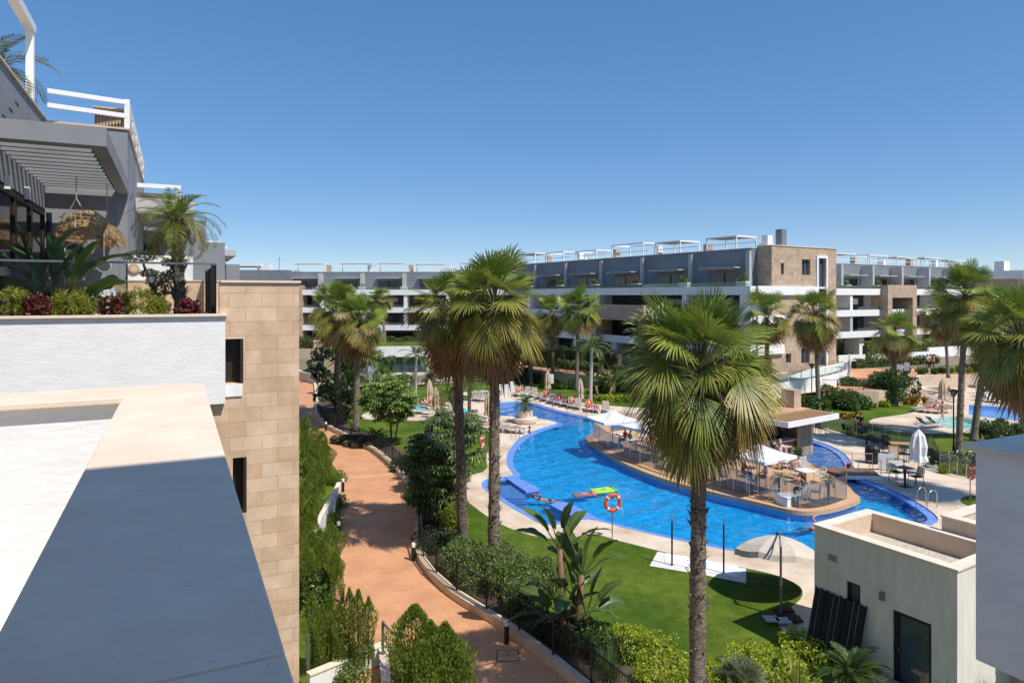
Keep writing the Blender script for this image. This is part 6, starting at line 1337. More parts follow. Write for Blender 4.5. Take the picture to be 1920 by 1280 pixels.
# left groups
for (x, y, dg, k, w, lb, pl_, tw_, tl) in (
  (776,773,-20,1,None,'lounger with white and lime towel, left end of the left group',None,'cloth_green','lime green towel on the left end lounger'),
  (792,776,-25,1,None,'lounger with teal towel beside the lime towel one',None,'cloth_teal','teal towel in the left lounger group'),
  (787,764,-60,0,None,'lounger with raised grey backrest behind the lime towel',None,None,None),
  (803,768,-50,1,'lie_f','lounger with a sunbather behind the first left closed parasol','woman lying behind the left closed parasol',None,None),
  (818,766,-55,1,'lie_m','lounger with a sunbather between the two left closed parasols','man lying between the two left closed parasols',None,None),
  (832,767,-60,2,'flat_m','lounger with a face-down sunbather right of the left closed parasols','man face down right of the left closed parasols',None,None),
  (838,782,-30,0,None,'empty lounger under the small date palm',None,None,None),
  (851,786,-30,0,None,'empty lounger right at the leaning date palm stem',None,None,None),
  (884,787,-30,0,None,'lounger with teal towel left of the corner parasol',None,'cloth_teal','teal towel left of the corner parasol'),
  (897,790,-30,1,None,'empty lounger just left of the corner parasol',None,None,None),
  (917,804,-15,2,None,'flat lounger with pink towel between the palm pair trunks',None,'cloth_pink','pink towel between the palm pair trunks'),
  (934,806,-15,2,None,'flat empty lounger behind the right trunk of the palm pair',None,None,None),
  (948,809,-15,2,None,'flat empty lounger right of the palm pair by the pool ladder',None,None,None),
  (963,812,-15,2,None,'flat lounger closest to the pool ladder',None,None,None),
  (893,752,-40,1,None,'empty lounger in front of the round hot tub, left one',None,None,None),
  (906,751,-40,1,None,'empty lounger in front of the round hot tub, right one',None,None,None)):
    lounger(x, y, dg, lb, k, w, pl_, tw_, tl)
# right-hand pools
for (x, y, dg, k, w, lb, pl_, tw_, tl) in (
  (1717,737,-50,0,None,'lounger with light blue towel, uppermost of the diagonal row',None,'cloth_teal','light blue towel at the top of the diagonal row'),
  (1725,741,-50,1,'lie_m','second lounger of the diagonal row with a sunbather','man lying on the second lounger of the diagonal row',None,None),
  (1734,745,-50,1,'flat_f','third lounger of the diagonal row, sunbather face down','woman face down on the third lounger of the diagonal row',None,None),
  (1742,749,-50,0,None,'empty middle lounger of the diagonal row',None,None,None),
  (1751,753,-50,0,None,'empty lounger in the lower half of the diagonal row',None,None,None),
  (1760,757,-50,1,None,'lowest lounger of the diagonal row by the closed parasol',None,None,None),
  (1729,771,-170,0,None,'left end lounger of the short row by the shallow pool',None,None,None),
  (1742,773,-165,0,'lie_f','lounger with a seated sunbather by the shallow pool','woman with bent knee by the shallow pool',None,None),
  (1754,774,-165,1,None,'lounger with pink towel by the shallow pool',None,'cloth_pink','pink towel by the shallow pool'),
  (1768,775,-165,1,'flat_f','right end lounger of the short row by the shallow pool','tanned woman face down by the shallow pool',None,None),
  (1780,752,-100,0,None,'lounger right of the diagonal row behind the lamp post',None,None,None),
  (1738,803,10,0,None,'dark reclined lounger on the near edge of the shallow pool, left one',None,None,None),
  (1756,801,10,0,None,'dark reclined lounger on the near edge of the shallow pool, right one',None,None,None),
  (1848,753,-75,0,None,'grey lounger left of the two far right trunks by the lap pool',None,None,None),
  (1862,754,-75,0,None,'lounger with white towel behind the lap pool',None,'cloth_white','white towel behind the lap pool'),
  (1878,755,-75,0,None,'grey lounger behind the right part of the lap pool',None,None,None),
  (1893,750,-60,0,None,'beige lounger beside the small grass patch, left one',None,None,None),
  (1908,750,-60,0,None,'beige lounger beside the small grass patch, right one',None,None,None),
  (1818,726,-40,1,None,'turquoise covered lounger in front of the orange flowers',None,'cloth_teal','turquoise towel in front of the orange flowers'),
  (1832,723,-40,1,'lie_m','lounger with a sunbather right of the turquoise one','man lying right of the turquoise lounger',None,None),
  (1846,721,-45,0,None,'grey lounger between the two tall right palm trunks, far row',None,None,None),
  (1862,722,-45,0,None,'grey lounger right of the far closed parasol, far row',None,None,None),
  (1880,722,-45,0,None,'lounger in the far row behind the far pool, left of the last two',None,None,None),
  (1895,721,-45,1,'lie_f','lounger with a sunbather in the far row by the right edge','woman lying in the far row by the right edge',None,None),
  (1912,721,-45,0,None,'last lounger of the far row at the right edge',None,None,None)):
    lounger(x, y, dg, lb, k, w, pl_, tw_, tl)
# ---- closed beige parasols
def mk_closed(h, w, m):
    def f():
        t = thing('closed_parasol', '', 'parasol'); r = random.Random(3); mb = MB(); n = 16
        prof = [(.03,h),(.07,h-.06),(.12*w,h-.35),(.17*w,h*.62),(.15*w,h*.42),(.19*w,h*.30),(.17*w,h*.27)]
        for (a, z) in prof:
            for k in range(n):
                b = 6.2832*k/n; rr = a*(1+(.22 if k % 2 else -.16)*(a > .05)); mb.v.append(Vector((rr*math.cos(b), rr*math.sin(b), z+r.uniform(-.03,.03))))
        for i in range(len(prof)-1):
            for k in range(n): mb.f.append((i*n+k, i*n+(k+1)%n, (i+1)*n+(k+1)%n, (i+1)*n+k)[::-1])
        mb.build('canopy', m, t); MB().tube([(0,0,0),(0,0,h+.06)], .025, 8).build('pole', 'wood_grey', t); MB().lathe([(.28,0),(.28,.05),(.1,.09),(.04,.25)], 14).build('base', 'deck_edge', t)
        if m != 'fabric_white': MB().lathe([(.15*w,h*.5),(.165*w,h*.5+.01),(.165*w,h*.5+.05),(.15*w,h*.5+.06)], 12).build('strap', 'wood_dark', t)
        return t
    return f
CP = Proto(mk_closed(2.35, 1.5, 'thatch'))
for x, y, lb in ((805,765,'closed beige parasol at left, the taller and farther of the left pair'),(817,784,'closed beige parasol at left, the nearer of the left pair'),(916,795,'closed beige parasol at the pool corner beside the palm pair'),(1027,742,'closed beige parasol in the upper lounger row beside the sign'),(1088,762,'closed beige parasol between the grey palm trunk and the pale palm trunk'),
                (1767,763,'closed beige parasol at the lower end of the diagonal lounger row'),(1858,745,'closed beige parasol behind the lap pool between the right palm trunks')):
    CP.put(G(x, y)+Vector((0,0,.016)), R.uniform(0,6), lb, 'closed beige parasols', 1.12)
t = mk_closed(2.6, 2.3, 'fabric_white')(); t.location = G(1722,888)+Vector((0,0,.012)); t['label'] = 'closed white parasol on the bar deck among the dark tables'
# ---- open white parasols on the bar island
def mk_open(s, zl, zh):
    def f():
        t = thing('open_parasol', '', 'parasol'); mb = MB(); c = [(-s,-s),(s,-s),(s,s),(-s,s)]; n = 6; apex = V3(0,0,zh)
        for q in range(4):
            a, b = V3(*c[q],zl), V3(*c[(q+1)%4],zl); k = len(mb.v)
            for i in range(n+1):
                for j in range(n+1):
                    e = a.lerp(b, j/n); p = apex.lerp(e, i/n); sag = .10*math.sin(math.pi*i/n)+(.07*math.sin(math.pi*j/n))*(i/n); mb.v.append(p-Z*(sag-.0)*(1 if i < n else .35))
            for i in range(n):
                for j in range(n): mb.f.append((k+i*(n+1)+j, k+(i+1)*(n+1)+j, k+(i+1)*(n+1)+j+1, k+i*(n+1)+j+1))
            e0 = k+n*(n+1)
            for j in range(n): mb.add([mb.v[e0+j], mb.v[e0+j+1], mb.v[e0+j+1]-Z*.16, mb.v[e0+j]-Z*.16], [(3,2,1,0)])
        mb.build('canopy', 'fabric_white', t)
        MB().tube([(0,0,0),(0,0,zh+.05)], .028, 8).build('pole', 'metal_grey', t); MB().box(-.4,.4,-.4,.4,0,.10).build('base', 'metal_grey', t)
        rb = MB()
        for q in c: rb.tube([(0,0,zh-.55),(q[0]*.5,q[1]*.5,(zl+zh)/2-.13)], .011, 4).tube([(0,0,zh-.06),(q[0]*.98,q[1]*.98,zl-.02)], .012, 4)
        rb.build('rib', 'metal_grey', t); return t
    return f
OPN = Proto(mk_open(1.35, 2.05, 2.62))
OPN.put(G(1149,841,.14), rad(20), 'open white parasol at the left tip of the bar island', 'white bar parasols', 1.0)
OPN.put(G(1222,862,.14), rad(38), 'open white parasol half hidden left of the big palm crown', 'white bar parasols', 1.05)
t3 = OPN.put(G(1424,922,.14), rad(33), 'open white parasol right of the big palm trunk above the bar tables', 'white bar parasols', .98)
lt = MB()
for k in range(9): lt.box(-.30+k*.07, -.255+k*.07, -1.40, -1.39, 1.93, 1.97+.02*(k % 3 == 0))
lt.build('lettering', 'red', t3)
# ---- cantilever parasol with mushroom canopy
b = G(1464,1156); cp_ = thing('cantilever_parasol', 'large beige cantilever parasol tilted beside the pool house, weighted with grey slabs', 'parasol', b)
cc = D(1460,1036,24.1)-b; n = 8; mb = MB(); tilt = Matrix.Rotation(rad(-17), 4, 'X') @ Matrix.Rotation(rad(6), 4, 'Y')
rings = [(0,.60),(.4,.55),(.8,.43),(1.2,.24),(1.52,0),(1.53,-.2)]
for (rr, z) in rings:
    for k in range(24):
        a = 6.2832*k/24; w = 1-.03*abs(math.sin(a*4)); mb.v.append(tilt @ V3(rr*w*math.cos(a), rr*w*math.sin(a), z-.035*abs(math.sin(a*4))*rr)+cc)
for i in range(len(rings)-1):
    for k in range(24): mb.f.append((i*24+k, (i+1)*24+k, (i+1)*24+(k+1)%24, i*24+(k+1)%24))
mb.build('canopy', 'fabric_beige', cp_, smooth=False)
rb = MB()
for k in range(8):
    a = 6.2832*k/8; rb.tube([tilt @ V3(0,0,.5)+cc, tilt @ V3(1.46*math.cos(a), 1.46*math.sin(a), .0)+cc], .012, 4)
rb.build('rib', 'metal_grey', cp_)
MB().tube([(0,0,.1),(0,0,2.3)], .04, 10).build('pole', 'metal_grey', cp_)
MB().tube([(0,0,2.0),(.10,.3,2.45),tuple(tilt @ V3(0,0,.70)+cc)], [.03,.035,.03], 8).tube([(0,0,2.25),tuple((V3(0,0,2.3)+(tilt @ V3(0,0,.70)+cc))*.5+V3(0,0,.1))], .022, 6).build('arm', 'metal_grey', cp_)
MB().lathe([(.06,0),(.09,.03),(.09,.07),(.05,.1)], 10, tilt @ V3(0,0,.6)+cc).build('hub', 'metal_black', cp_)
MB().tube([(.05,0,1.15),(.16,0,1.15)], .015, 6).build('crank_handle', 'metal_black', cp_)
MB().box(-.5,.5,-.06,.06,0,.07).box(-.06,.06,-.5,-.062,0,.07).box(-.06,.06,.062,.5,0,.07).build('cross_base', 'metal_black', cp_)
for k, (x, y, m) in enumerate(((-.44,-.35,'wall_grey_light'),(-.1,-.46,'wall_grey_light'),(.30,-.33,'metal_black'),(.30,.33,'metal_black'))):
    MB().box(x-.22,x+.22,y-.20,y+.20,.072,.13).box(x-.05,x+.05,y-.03,y+.03,.131,.14).build('weight_slab', m, cp_, bevel=.015)
# ---- tables and chairs
def mk_chair(seat_h, m, seat_m, arms=True, slats=7, w=.46, back=.42):
    def f():
        t = thing('chair', '', 'chair')
        for x in (-.20,.20):
            for y in (-.21,.21): MB().tube([(x*1.15,y*1.1,0),(x,y,seat_h)], .016, 6).build('leg', m, t)
        MB().box(-.22,.23,-.22,.22,seat_h,seat_h+.03).build('seat', seat_m, t, bevel=.01)
        b = MB(); b.tube([(-.21,-.21,seat_h),(-.27,-.22,seat_h+back*.8),(-.28,-.12,seat_h+back),(-.28,.12,seat_h+back),(-.27,.22,seat_h+back*.8),(-.21,.21,seat_h)], .016, 6)
        for k in range(slats): y = -.16+.32*k/(slats-1); b.tube([(-.215,y,seat_h+.02),(-.28,y,seat_h+back-.01)], .009, 4)
        b.build('backrest', m, t, smooth=True)
        if arms:
            for y in (-.24,.24): MB().tube([(-.25,y,seat_h+.24),(.1,y*1.06,seat_h+.23),(.19,y,seat_h+.16),(.20,y*.9,seat_h)], .014, 6).build('armrest', m, t, smooth=True)
        if seat_h > .6: MB().tube([(-.2,-.21,.28),(.2,-.21,.28),(.2,.21,.28),(-.2,.21,.28),(-.2,-.21,.28)], .012, 5).build('footrest', m, t)
        return t
    return f
def mk_table(kind, top, leg, w, d, h):
    def f():
        t = thing('table', '', 'table')
        if kind == 'round':
            MB().lathe([(w/2-.01,h-.03),(w/2,h-.02),(w/2,h-.005),(w/2-.01,h)], 24).build('tabletop', top, t); MB().tube([(0,0,.03),(0,0,h-.03)], .035, 8).build('column', leg, t); MB().lathe([(.25,0),(.25,.02),(.05,.045)], 16).build('foot', leg, t)
        elif kind == 'cross':
            MB().box(-w/2,w/2,-d/2,d/2,h-.03,h).build('tabletop', top, t, bevel=.008); MB().box(-.04,.04,-.04,.04,.02,h-.031).build('column', leg, t); MB().box(-.28,.28,-.28,.28,0,.02).build('foot', leg, t)
        else:
            MB().box(-w/2,w/2,-d/2,d/2,h-.04,h).build('tabletop', top, t, bevel=.008)
            for x in (-w/2+.06,w/2-.06):
                for y in (-d/2+.06,d/2-.06): MB().box(x-.025,x+.025,y-.025,y+.025,0,h-.041).build('leg', leg, t)
        return t
    return f
WCH = Proto(mk_chair(.45,'plastic_white','cloth_mint')); WST = Proto(mk_chair(.76,'plastic_white','plastic_white',True,2,.42,.32)); BCH = Proto(mk_chair(.45,'metal_black','metal_black',True,15)); ALC = Proto(mk_chair(.45,'plastic_white','plastic_white',True,2,.46,.34))
RT = Proto(mk_table('round','plastic_white','metal_grey',.75,.75,.74)); HT = Proto(mk_table('round','plastic_white','metal_grey',.72,.72,1.05)); ST = Proto(mk_table('cross','plastic_white','metal_grey',.8,.8,.74)); WT = Proto(mk_table('four','wood','metal_black',1.5,.8,.75)); BT = Proto(mk_table('cross','wood_dark','metal_black',.75,.75,1.05)); SW = Proto(mk_table('four','wood','metal_black',.85,.8,.75))
IS = lambda x, y: G(x, y, .142)
tabs = [(RT,1162,834,'white round table at the left tip of the bar island'),(RT,1192,846,'white round table under the second white parasol, left'),(RT,1227,862,'white round table behind the glass left of the big palm'),(RT,1252,880,'white round table near the glass left of the big trunk'),(RT,1205,836,'white round table deep under the second parasol'),
        (ST,1338,902,'white square table just right of the big palm trunk behind the glass'),(HT,1408,912,'tall white round table with stools under the right parasol'),(ST,1510,906,'white square table in front of the two seated guests on the bar island'),(RT,1300,880,'white round table hidden behind the big palm trunk')]
for p, x, y, lb in tabs: p.put(IS(x, y), rad(20), lb, 'white bar tables')
chs = [(ALC,1152,830,20,'left tip table, left side'),(ALC,1172,838,200,'left tip table, right side'),(ALC,1182,842,30,'second table under the parasol, left side'),(ALC,1202,850,200,'second table under the parasol, right side'),(ALC,1216,858,20,'table left of the big palm, left side'),(ALC,1238,868,190,'table left of the big palm, right side'),
       (ALC,1243,874,40,'table near the glass by the big trunk, left side'),(ALC,1263,884,200,'table near the glass by the big trunk, right side'),(ALC,1214,840,180,'table deep under the second parasol'),(ALC,1356,908,160,'square table right of the big trunk, alone'),(ALC,1322,896,10,'square table right of the big trunk, left side')]
for p, x, y, dg, lb in chs: p.put(IS(x, y), rad(dg), 'white armchair, '+lb, 'white bar chairs')
for x, y, dg, lb in ((1393,920,40,'left of the tall round table'),(1410,928,90,'in front of the tall round table near the glass'),(1428,918,170,'right of the tall round table')): WST.put(IS(x, y), rad(dg), 'tall white bar stool '+lb, 'white bar stools')
for x, y, dg, lb in ((1456,938,30,'left of the low white cube table'),(1493,897,-60,'with the sunglasses guest in it, left'),(1505,893,-60,'behind the square table, empty, middle'),(1537,905,200,'facing the square table from the right'),(1506,936,150,'with a guest seen from behind'),(1528,938,160,'beside the right fake palm'),(1500,946,120,'closest to the glass front'),(1470,880,-30,'farthest back by the menu board')):
    WCH.put(IS(x, y), rad(dg), 'white slatted chair with mint seat '+lb, 'mint-seated bar chairs')
bx_ = thing('box_table', 'low white cube table near the glass front of the bar island', 'table', IS(1477,945), rad(25)); MB().box(-.4,.4,-.35,.35,0,.42).build('base', 'stucco_fine', bx_); MB().box(-.43,.43,-.38,.38,.422,.47).build('tabletop', 'plastic_white', bx_)
bx_ = thing('counter_stand', 'white shelf stand beside the tall palm pots on the bar island', 'stand', IS(1474,868), rad(35))
MB().box(-.35,.35,-.2,.2,1.0,1.04).box(-.35,.35,-.2,.2,.5,.54).box(-.35,.35,-.2,.2,.05,.09).build('shelf', 'wood_grey', bx_)
for x in (-.33,.33):
    for y in (-.18,.18): MB().box(x-.02,x+.02,y-.02,y+.02,0,1.0).build('leg', 'plastic_white', bx_)
# guests
def guest(q, x, y, dg, z, label, **k):
    t = make_person(q, **k); t.location = G(x, y, z); t.rotation_euler = (0,0,rad(dg)); t['label'] = label; return t
guest(sit, 1493, 897, -60, .142, 'woman in sunglasses and dark shorts seated facing the pool on the bar island', bottom='trunks_dark', top='cloth_pink', top_kind='bikini', hair='hair_dark', glasses=True, f=.95)
guest(sit2, 1506, 936, 150, .142, 'dark-haired guest in black top seated with back to the pool on the bar island', bottom='pants_black', top='cloth_navy', hair='hair_brown', long_hair=True)
guest(sit2, 1393, 904, 0, .44, 'blond guest in black top leaning at the tall table under the right parasol', bottom='pants_black', top='cloth_black', hair='hair_blond')
guest(sit, 1434, 912, 175, .44, 'guest in white shirt on a stool at the right side of the tall table', bottom='trunks_red', top='cloth_white', hair='hair_brown')
guest(stand2, 1606, 813, -70, .012, 'woman with long brown hair in black standing behind the first dark table', bottom='pants_black', top='cloth_black', hair='hair_brown', long_hair=True)
guest(stand, 1614, 816, -150, .012, 'person in black standing close beside the long-haired woman', bottom='pants_black', top='cloth_black', hair='hair_brown', skin='skin_tan')
guest(walk, 1766, 791, 10, .012, 'girl walking through the shallow pool edge by the lamp post', bottom='briefs_black', top='briefs_black', top_kind='bikini', hair='hair_brown', skin='skin', f=.85)
guest(sit, 1779, 751, -60, -.05, 'man sitting by the diagonal lounger row under the right lamp', bottom='trunks_dark', hair='hair_dark', skin='skin_red')
guest(stand, 1733, 690, 80, 1.52, 'person in white shirt on the upper plaza, left of three', bottom='trunks_dark', top='cloth_white', hair='hair_dark') if False else None
for i, (x, c, lb) in enumerate(((1739,'cloth_white','person in white shirt on the far plaza behind the staircase'),(1744,'cloth_blue','person in bright blue shirt on the far plaza behind the staircase'),(1751,'cloth_red','person in reddish shirt on the far plaza behind the staircase'))):
    guest(stand, x, 690, 60+40*i, 1.52, lb, bottom='pants_black', top=c, hair='hair_dark')
guest(sit, 1182, 842, 30, .142, 'guest in teal shirt seated under the second white parasol', bottom='trunks_dark', top='cloth_teal', hair='hair_dark')
guest(sit2, 1216, 858, 20, .142, 'guest in white shirt seated left of the big palm behind the glass', bottom='trunks_green', top='cloth_white', hair='hair_brown')
guest(sit, 1172, 838, 200, .142, 'guest in red shirt seated at the left tip table of the bar island', bottom='trunks_dark', top='cloth_red', hair='hair_dark', skin='skin_tan')
guest(stand, 1452, 874, 60, .142, 'barefoot guest in navy shirt standing at the bar counter, left', bottom='trunks_dark', top='cloth_navy', hair='hair_dark')
guest(stand2, 1463, 877, 70, .142, 'guest in white shirt standing at the bar counter, right', bottom='trunks_red', top='cloth_white', hair='hair_blond', long_hair=True, f=.95)
guest(swim, 1026, 936, 175, -.06, 'swimmer doing the crawl in front of the left pool ledge', bottom='trunks_dark', hair='hair_dark', skin='skin_tan')
guest(stand, 974, 841, -10, -1.22+.02, 'bather with pinkish hat standing in the water by the left ladder', bottom='trunks_red', hair='cloth_pink', skin='skin_red')
guest(stand, 993, 841, 200, -1.22+.0, 'dark-haired bather standing in the water facing the other by the left ladder', bottom='briefs_black', top='briefs_black', top_kind='bikini', hair='hair_dark', skin='skin_tan')
guest(swim, 1524, 989, 20, -.08, 'swimmer half hidden behind the pool house roof edge', bottom='trunks_red', hair='hair_brown', skin='skin_red')
# floats
def mk_float(name, label, px, py, w, d, rz, m, m2):
    t = thing(name, label, 'pool float', G(px, py, -.09), rad(rz)); mb = MB(); n = 6
    for k in range(n): y = -d/2+d*(k+.5)/n; mb.tube([(-w/2,y,.03),(-w/2+.05,y,.06),(w/2-.05,y,.06),(w/2,y,.03)], [d/n*.3,d/n*.55,d/n*.55,d/n*.3], 7)
    mb.build('mattress', m, t, smooth=True)
    mb = MB(); mb.tube([(w/2-.1,-d/2,.09),(w/2-.1,d/2,.09)], .09, 8).build('pillow', m2, t, smooth=True)
    mb = MB().lathe([(.01,.11),(.16,.115),(.16,.125),(.01,.13)], 14).build('pattern', m2, t)
mk_float('air_mattress', 'lime green inflatable mattress floating in the main pool', 1132, 921, 1.35, .75, 20, 'lime', 'cloth_green')
mk_float('air_mattress', 'dark reddish patterned inflatable mattress beside the lime one', 1095, 929, 1.2, .55, 15, 'float_dark', 'cloth_pink')
# dark furniture on the right deck
DK = lambda x, y: G(x, y)+Vector((0,0,.012))
SW.put(DK(1602,818), rad(-8), 'small wooden-topped table next to the two standing people', 'wooden tables on the bar deck'); WT.put(DK(1646,836), rad(-18), 'long wooden table left of the closed white parasol, near the glass fence', 'wooden tables on the bar deck'); WT.put(DK(1692,852), rad(-14), 'long dark wooden table directly left of the closed white parasol', 'wooden tables on the bar deck')
BT.put(DK(1697,912), rad(20), 'tall dark bistro table nearest the pool ladder', None)
for x, y, dg, lb in ((1588,817,0,'left of the small table by the standing people'),(1617,822,180,'right of the small table by the standing people'),(1632,838,60,'at the left end of the long fence-side table'),(1640,843,75,'in front of the long table near the fence'),(1660,842,-110,'behind the right end of the long table near the fence'),(1656,848,100,'right front of the long table near the fence'),
                    (1676,860,70,'left front of the table beside the closed parasol'),(1690,864,80,'front of the table beside the closed parasol'),(1706,866,95,'in front of the closed white parasol'),(1738,868,190,'right of the closed white parasol by the fence'),(1748,876,200,'farthest right by the glass fence'),(1681,903,20,'left of the tall bistro table'),(1717,912,190,'right of the tall bistro table')):
    BCH.put(DK(x, y), rad(dg), 'black metal armchair '+lb, 'black chairs on the bar deck', 1.05 if y < 900 else 1.2)
for i, (x, y) in enumerate(((1524,812),(1538,815))): BCH.put(DK(x, y), rad(30), ['black chair with a striped towel right under the bar roof edge','black stool further right under the bar roof edge'][i], 'black chairs on the bar deck', 1.15)
tg = MB().add([(0,-.2,0),(0,.2,0),(.08,.2,-.6),(.08,-.2,-.6)], [(0,1,2,3)]).build('towel', 'cloth_white'); tg.location = DK(1528,812)+Vector((0,0,1.05)); tag(tg, 'white striped towel hanging over the chair under the bar roof', 'towel'); tg.modifiers.new('s','SOLIDIFY').thickness = .015
gr_ = thing('barbecue', 'black covered barbecue trolley beside the bridge', 'barbecue', DK(1636,868), rad(10)); MB().lathe([(.02,1.15),(.3,1.1),(.42,.95),(.44,.6),(.40,.12)][::-1], 10).build('cover', 'metal_black', gr_)
for x in (-.3,.3):
    MB().tube([(x,-.2,.1),(x,.2,.1)], .08, 10).build('wheel', 'metal_black', gr_)
def board(name, label, px, py, w, h, z0, m, m2, dg, post=True):
    t = thing(name, label, 'sign', DK(px, py), rad(dg)); MB().box(-w/2,w/2,-.02,.02,z0,z0+h).build('board', m, t); MB().box(-w*.38,w*.38,-.026,-.021,z0+h*.12,z0+h*.88).build('panel', m2, t)
    for x in ((-w/2+.04,w/2-.04) if post else ()): MB().box(x-.02,x+.02,.021,.05,0,z0+h*.6).build('post', 'metal_grey', t)
    return t
board('menu_board', 'white display counter at the end of the bridge', 1662, 882, .9, .95, .05, 'plastic_white', 'stucco_fine', -15); board('menu_board', 'wooden framed menu board behind the white counter', 1675, 868, .6, .85, .25, 'wood', 'fabric_beige', -10); board('menu_board', 'pale glass counter right of the bridge', 1679, 888, 1.0, .85, .05, 'glass_green', 'plastic_white', -10)
board('menu_board', 'small white menu panel with red picture at the bar pillar', 1492, 876, .45, .9, .25, 'plastic_white', 'cloth_white', 10)
pt = thing('planter_pot', 'tall grey planter with small bush beside the bar plank wall', 'planter', IS(1497,880), rad(30)); MB().box(-.32,.32,-.32,.32,0,.85).build('pot', 'wall_grey_light', pt); MB().box(-.29,.29,-.29,.29,.852,.87).build('soil', 'soil', pt)
shrub('potted_bush', 'small bush growing in the tall grey planter by the bar', IS(1497,880)+Vector((0,0,.86)), .7, .7, .6, 500, .12, .5, GRN, 400, 'plant', None)
# fake palms
def fake_palm(px, py, lab, sd):
    feather_palm('fake_palm', lab, IS(px, py), 1.15, feather_crown(sd, 14, .55, 14, .05, .17, (.05,.13,.09), (.12,.22,.14), (65,-20), 1.2, .6), .07, .06, 'trunk_dark', (0,0), None, sd)
fake_palm(1461, 938, 'small artificial palm behind the glass, left one by the low white cube', 31); fake_palm(1553, 943, 'small artificial palm behind the glass, right one at the island corner', 32)
# bridge
bq = [G(x, y, 0) for x, y in ((1522,879),(1636,883),(1652,898),(1588,897))]; bc_ = sum(bq, Vector((0,0,0)))/4
br_ = thing('footbridge', 'flat grey footbridge with steel rail linking the bar island and the deck', 'footbridge', bc_)
MB().prism(bq, .0, .16, True).build('deck', 'wood_dark', br_, off=bc_); f_ = MB(); f_.bar(bq[3]+V3(0,-.03,.08), bq[2]+V3(0,-.03,.08), .06, .2); f_.build('edge_beam', 'white_paint', br_, off=bc_)
for A_1, B_1 in ((bq[0], bq[1]), (bq[3], bq[2])):
    for z in (1.05, .6): MB().tube([A_1+Z*z, B_1+Z*z], .018, 6).build('rail', 'metal_steel', br_, off=bc_)
for A_1, B_1 in ((bq[0], bq[1]), (bq[3], bq[2])):
    for k in range(4): p = A_1.lerp(B_1, k/3); MB().tube([p+Z*.1, p+Z*1.06], .02, 6).build('post', 'metal_steel', br_, off=bc_)
sg = thing('no_entry_sign', 'small white square sign with red no-entry disc hung on the bridge rail', 'sign', bq[3]+V3(.05,-.05,.75), rad(-5)); sg.rotation_euler = (0, rad(25), 0)
MB().box(-.17,.17,-.01,.01,-.17,.17).build('plate', 'plastic_white', sg)
ds = MB().lathe([(.001,0),(.14,0),(.14,.006),(.001,.006)], 20).v; m_ = Matrix.Translation((0,-.011,0)) @ Matrix.Rotation(rad(90), 4, 'X'); mb = MB(); mb.M = m_; mb.lathe([(.075,0),(.14,0),(.14,.006),(.075,.006)], 20); mb.build('red_disc', 'red', sg)
mb = MB(); mb.M = Matrix.Rotation(rad(-25), 4, 'Y'); mb.box(-.13,.13,-.022,-.018,-.028,.028); mb.build('bar', 'red', sg)
# glass fence round the bar island
def glass_fence(label, pts, h, gm, loc, closed=False, z=.14, group=None, pr=.018):
    t = thing('glass_fence', label, 'fence', loc, 0, group)
    for i, p in enumerate(pts): MB().tube([p+Z*0, p+Z*(h+.04)], pr, 6).build('post', 'metal_steel', t, off=loc)
    for a, b in zip(pts, pts[1:]):
        d = (b-a).normalized()*.04; a_, b_ = a+d, b-d; MB().add([a_+Z*.06, b_+Z*.06, b_+Z*h, a_+Z*h], [(0,1,2,3)]).build('glass_panel', gm, t, off=loc)
fp_ = [G(x, y, .142) for x, y in ((1240,802),(1190,804),(1145,809),(1113,822),(1124,833),(1140,845),(1160,855),(1181,863),(1200,871),(1221,879),(1242,887),(1262,893),(1282,899),(1304,904),(1326,910),(1350,915.5),(1375,922),(1400,928),(1421,934),(1443,940),(1463,945),(1480,949),(1500,952.5),(1520,953),(1546,949),(1566,943),(1587,935))]
glass_fence('smoky glass fence with slim posts along the water side of the bar island', fp_, 1.25, 'glass_smoke', fp_[3])
fp_ = [G(x, y, .012) for x, y in ((1533,799),(1553,805),(1578,813),(1606,819),(1636,825),(1660,830),(1686,836),(1716,843),(1746,851),(1756,868),(1763,884),(1780,889),(1795,893),(1812,896),(1830,899),(1850,902))]
glass_fence('clear glass fence between the bar deck tables and the right lawn', fp_, 1.2, 'glass_smoke', fp_[5])
# ---- black railing along the red path, set on the kerb
fl_ = chaikin([G(x, y) for x, y in KERB[3:]], 2, closed=False); fl_ = inset(fl_+LEFT, -.20)[:len(fl_)]; pts = resample(fl_, 1.75)
rf = thing('path_railing', 'black metal railing with thin upright bars along the red path', 'fence', pts[6])
for p in pts[:48]: MB().box(p.x-.03,p.x+.03,p.y-.03,p.y+.03,.2,1.22).build('post', 'metal_black', rf, off=tuple(pts[6]))
for a, b in zip(pts[:48], pts[1:48]):
    MB().bar(a+Z*1.18, b+Z*1.18, .045, .03).build('rail', 'metal_black', rf, off=tuple(pts[6])); MB().bar(a+Z*.36, b+Z*.36, .03, .03).build('rail', 'metal_black', rf, off=tuple(pts[6]))
    bm = MB(); nb_ = 15 if a.y < 45 else 8
    for k in range(1, nb_): q = a.lerp(b, k/nb_); bm.bar(q+Z*.36, q+Z*1.17, .014 if a.y < 45 else .02)
    bm.build('bars', 'metal_black', rf, off=tuple(pts[6]))
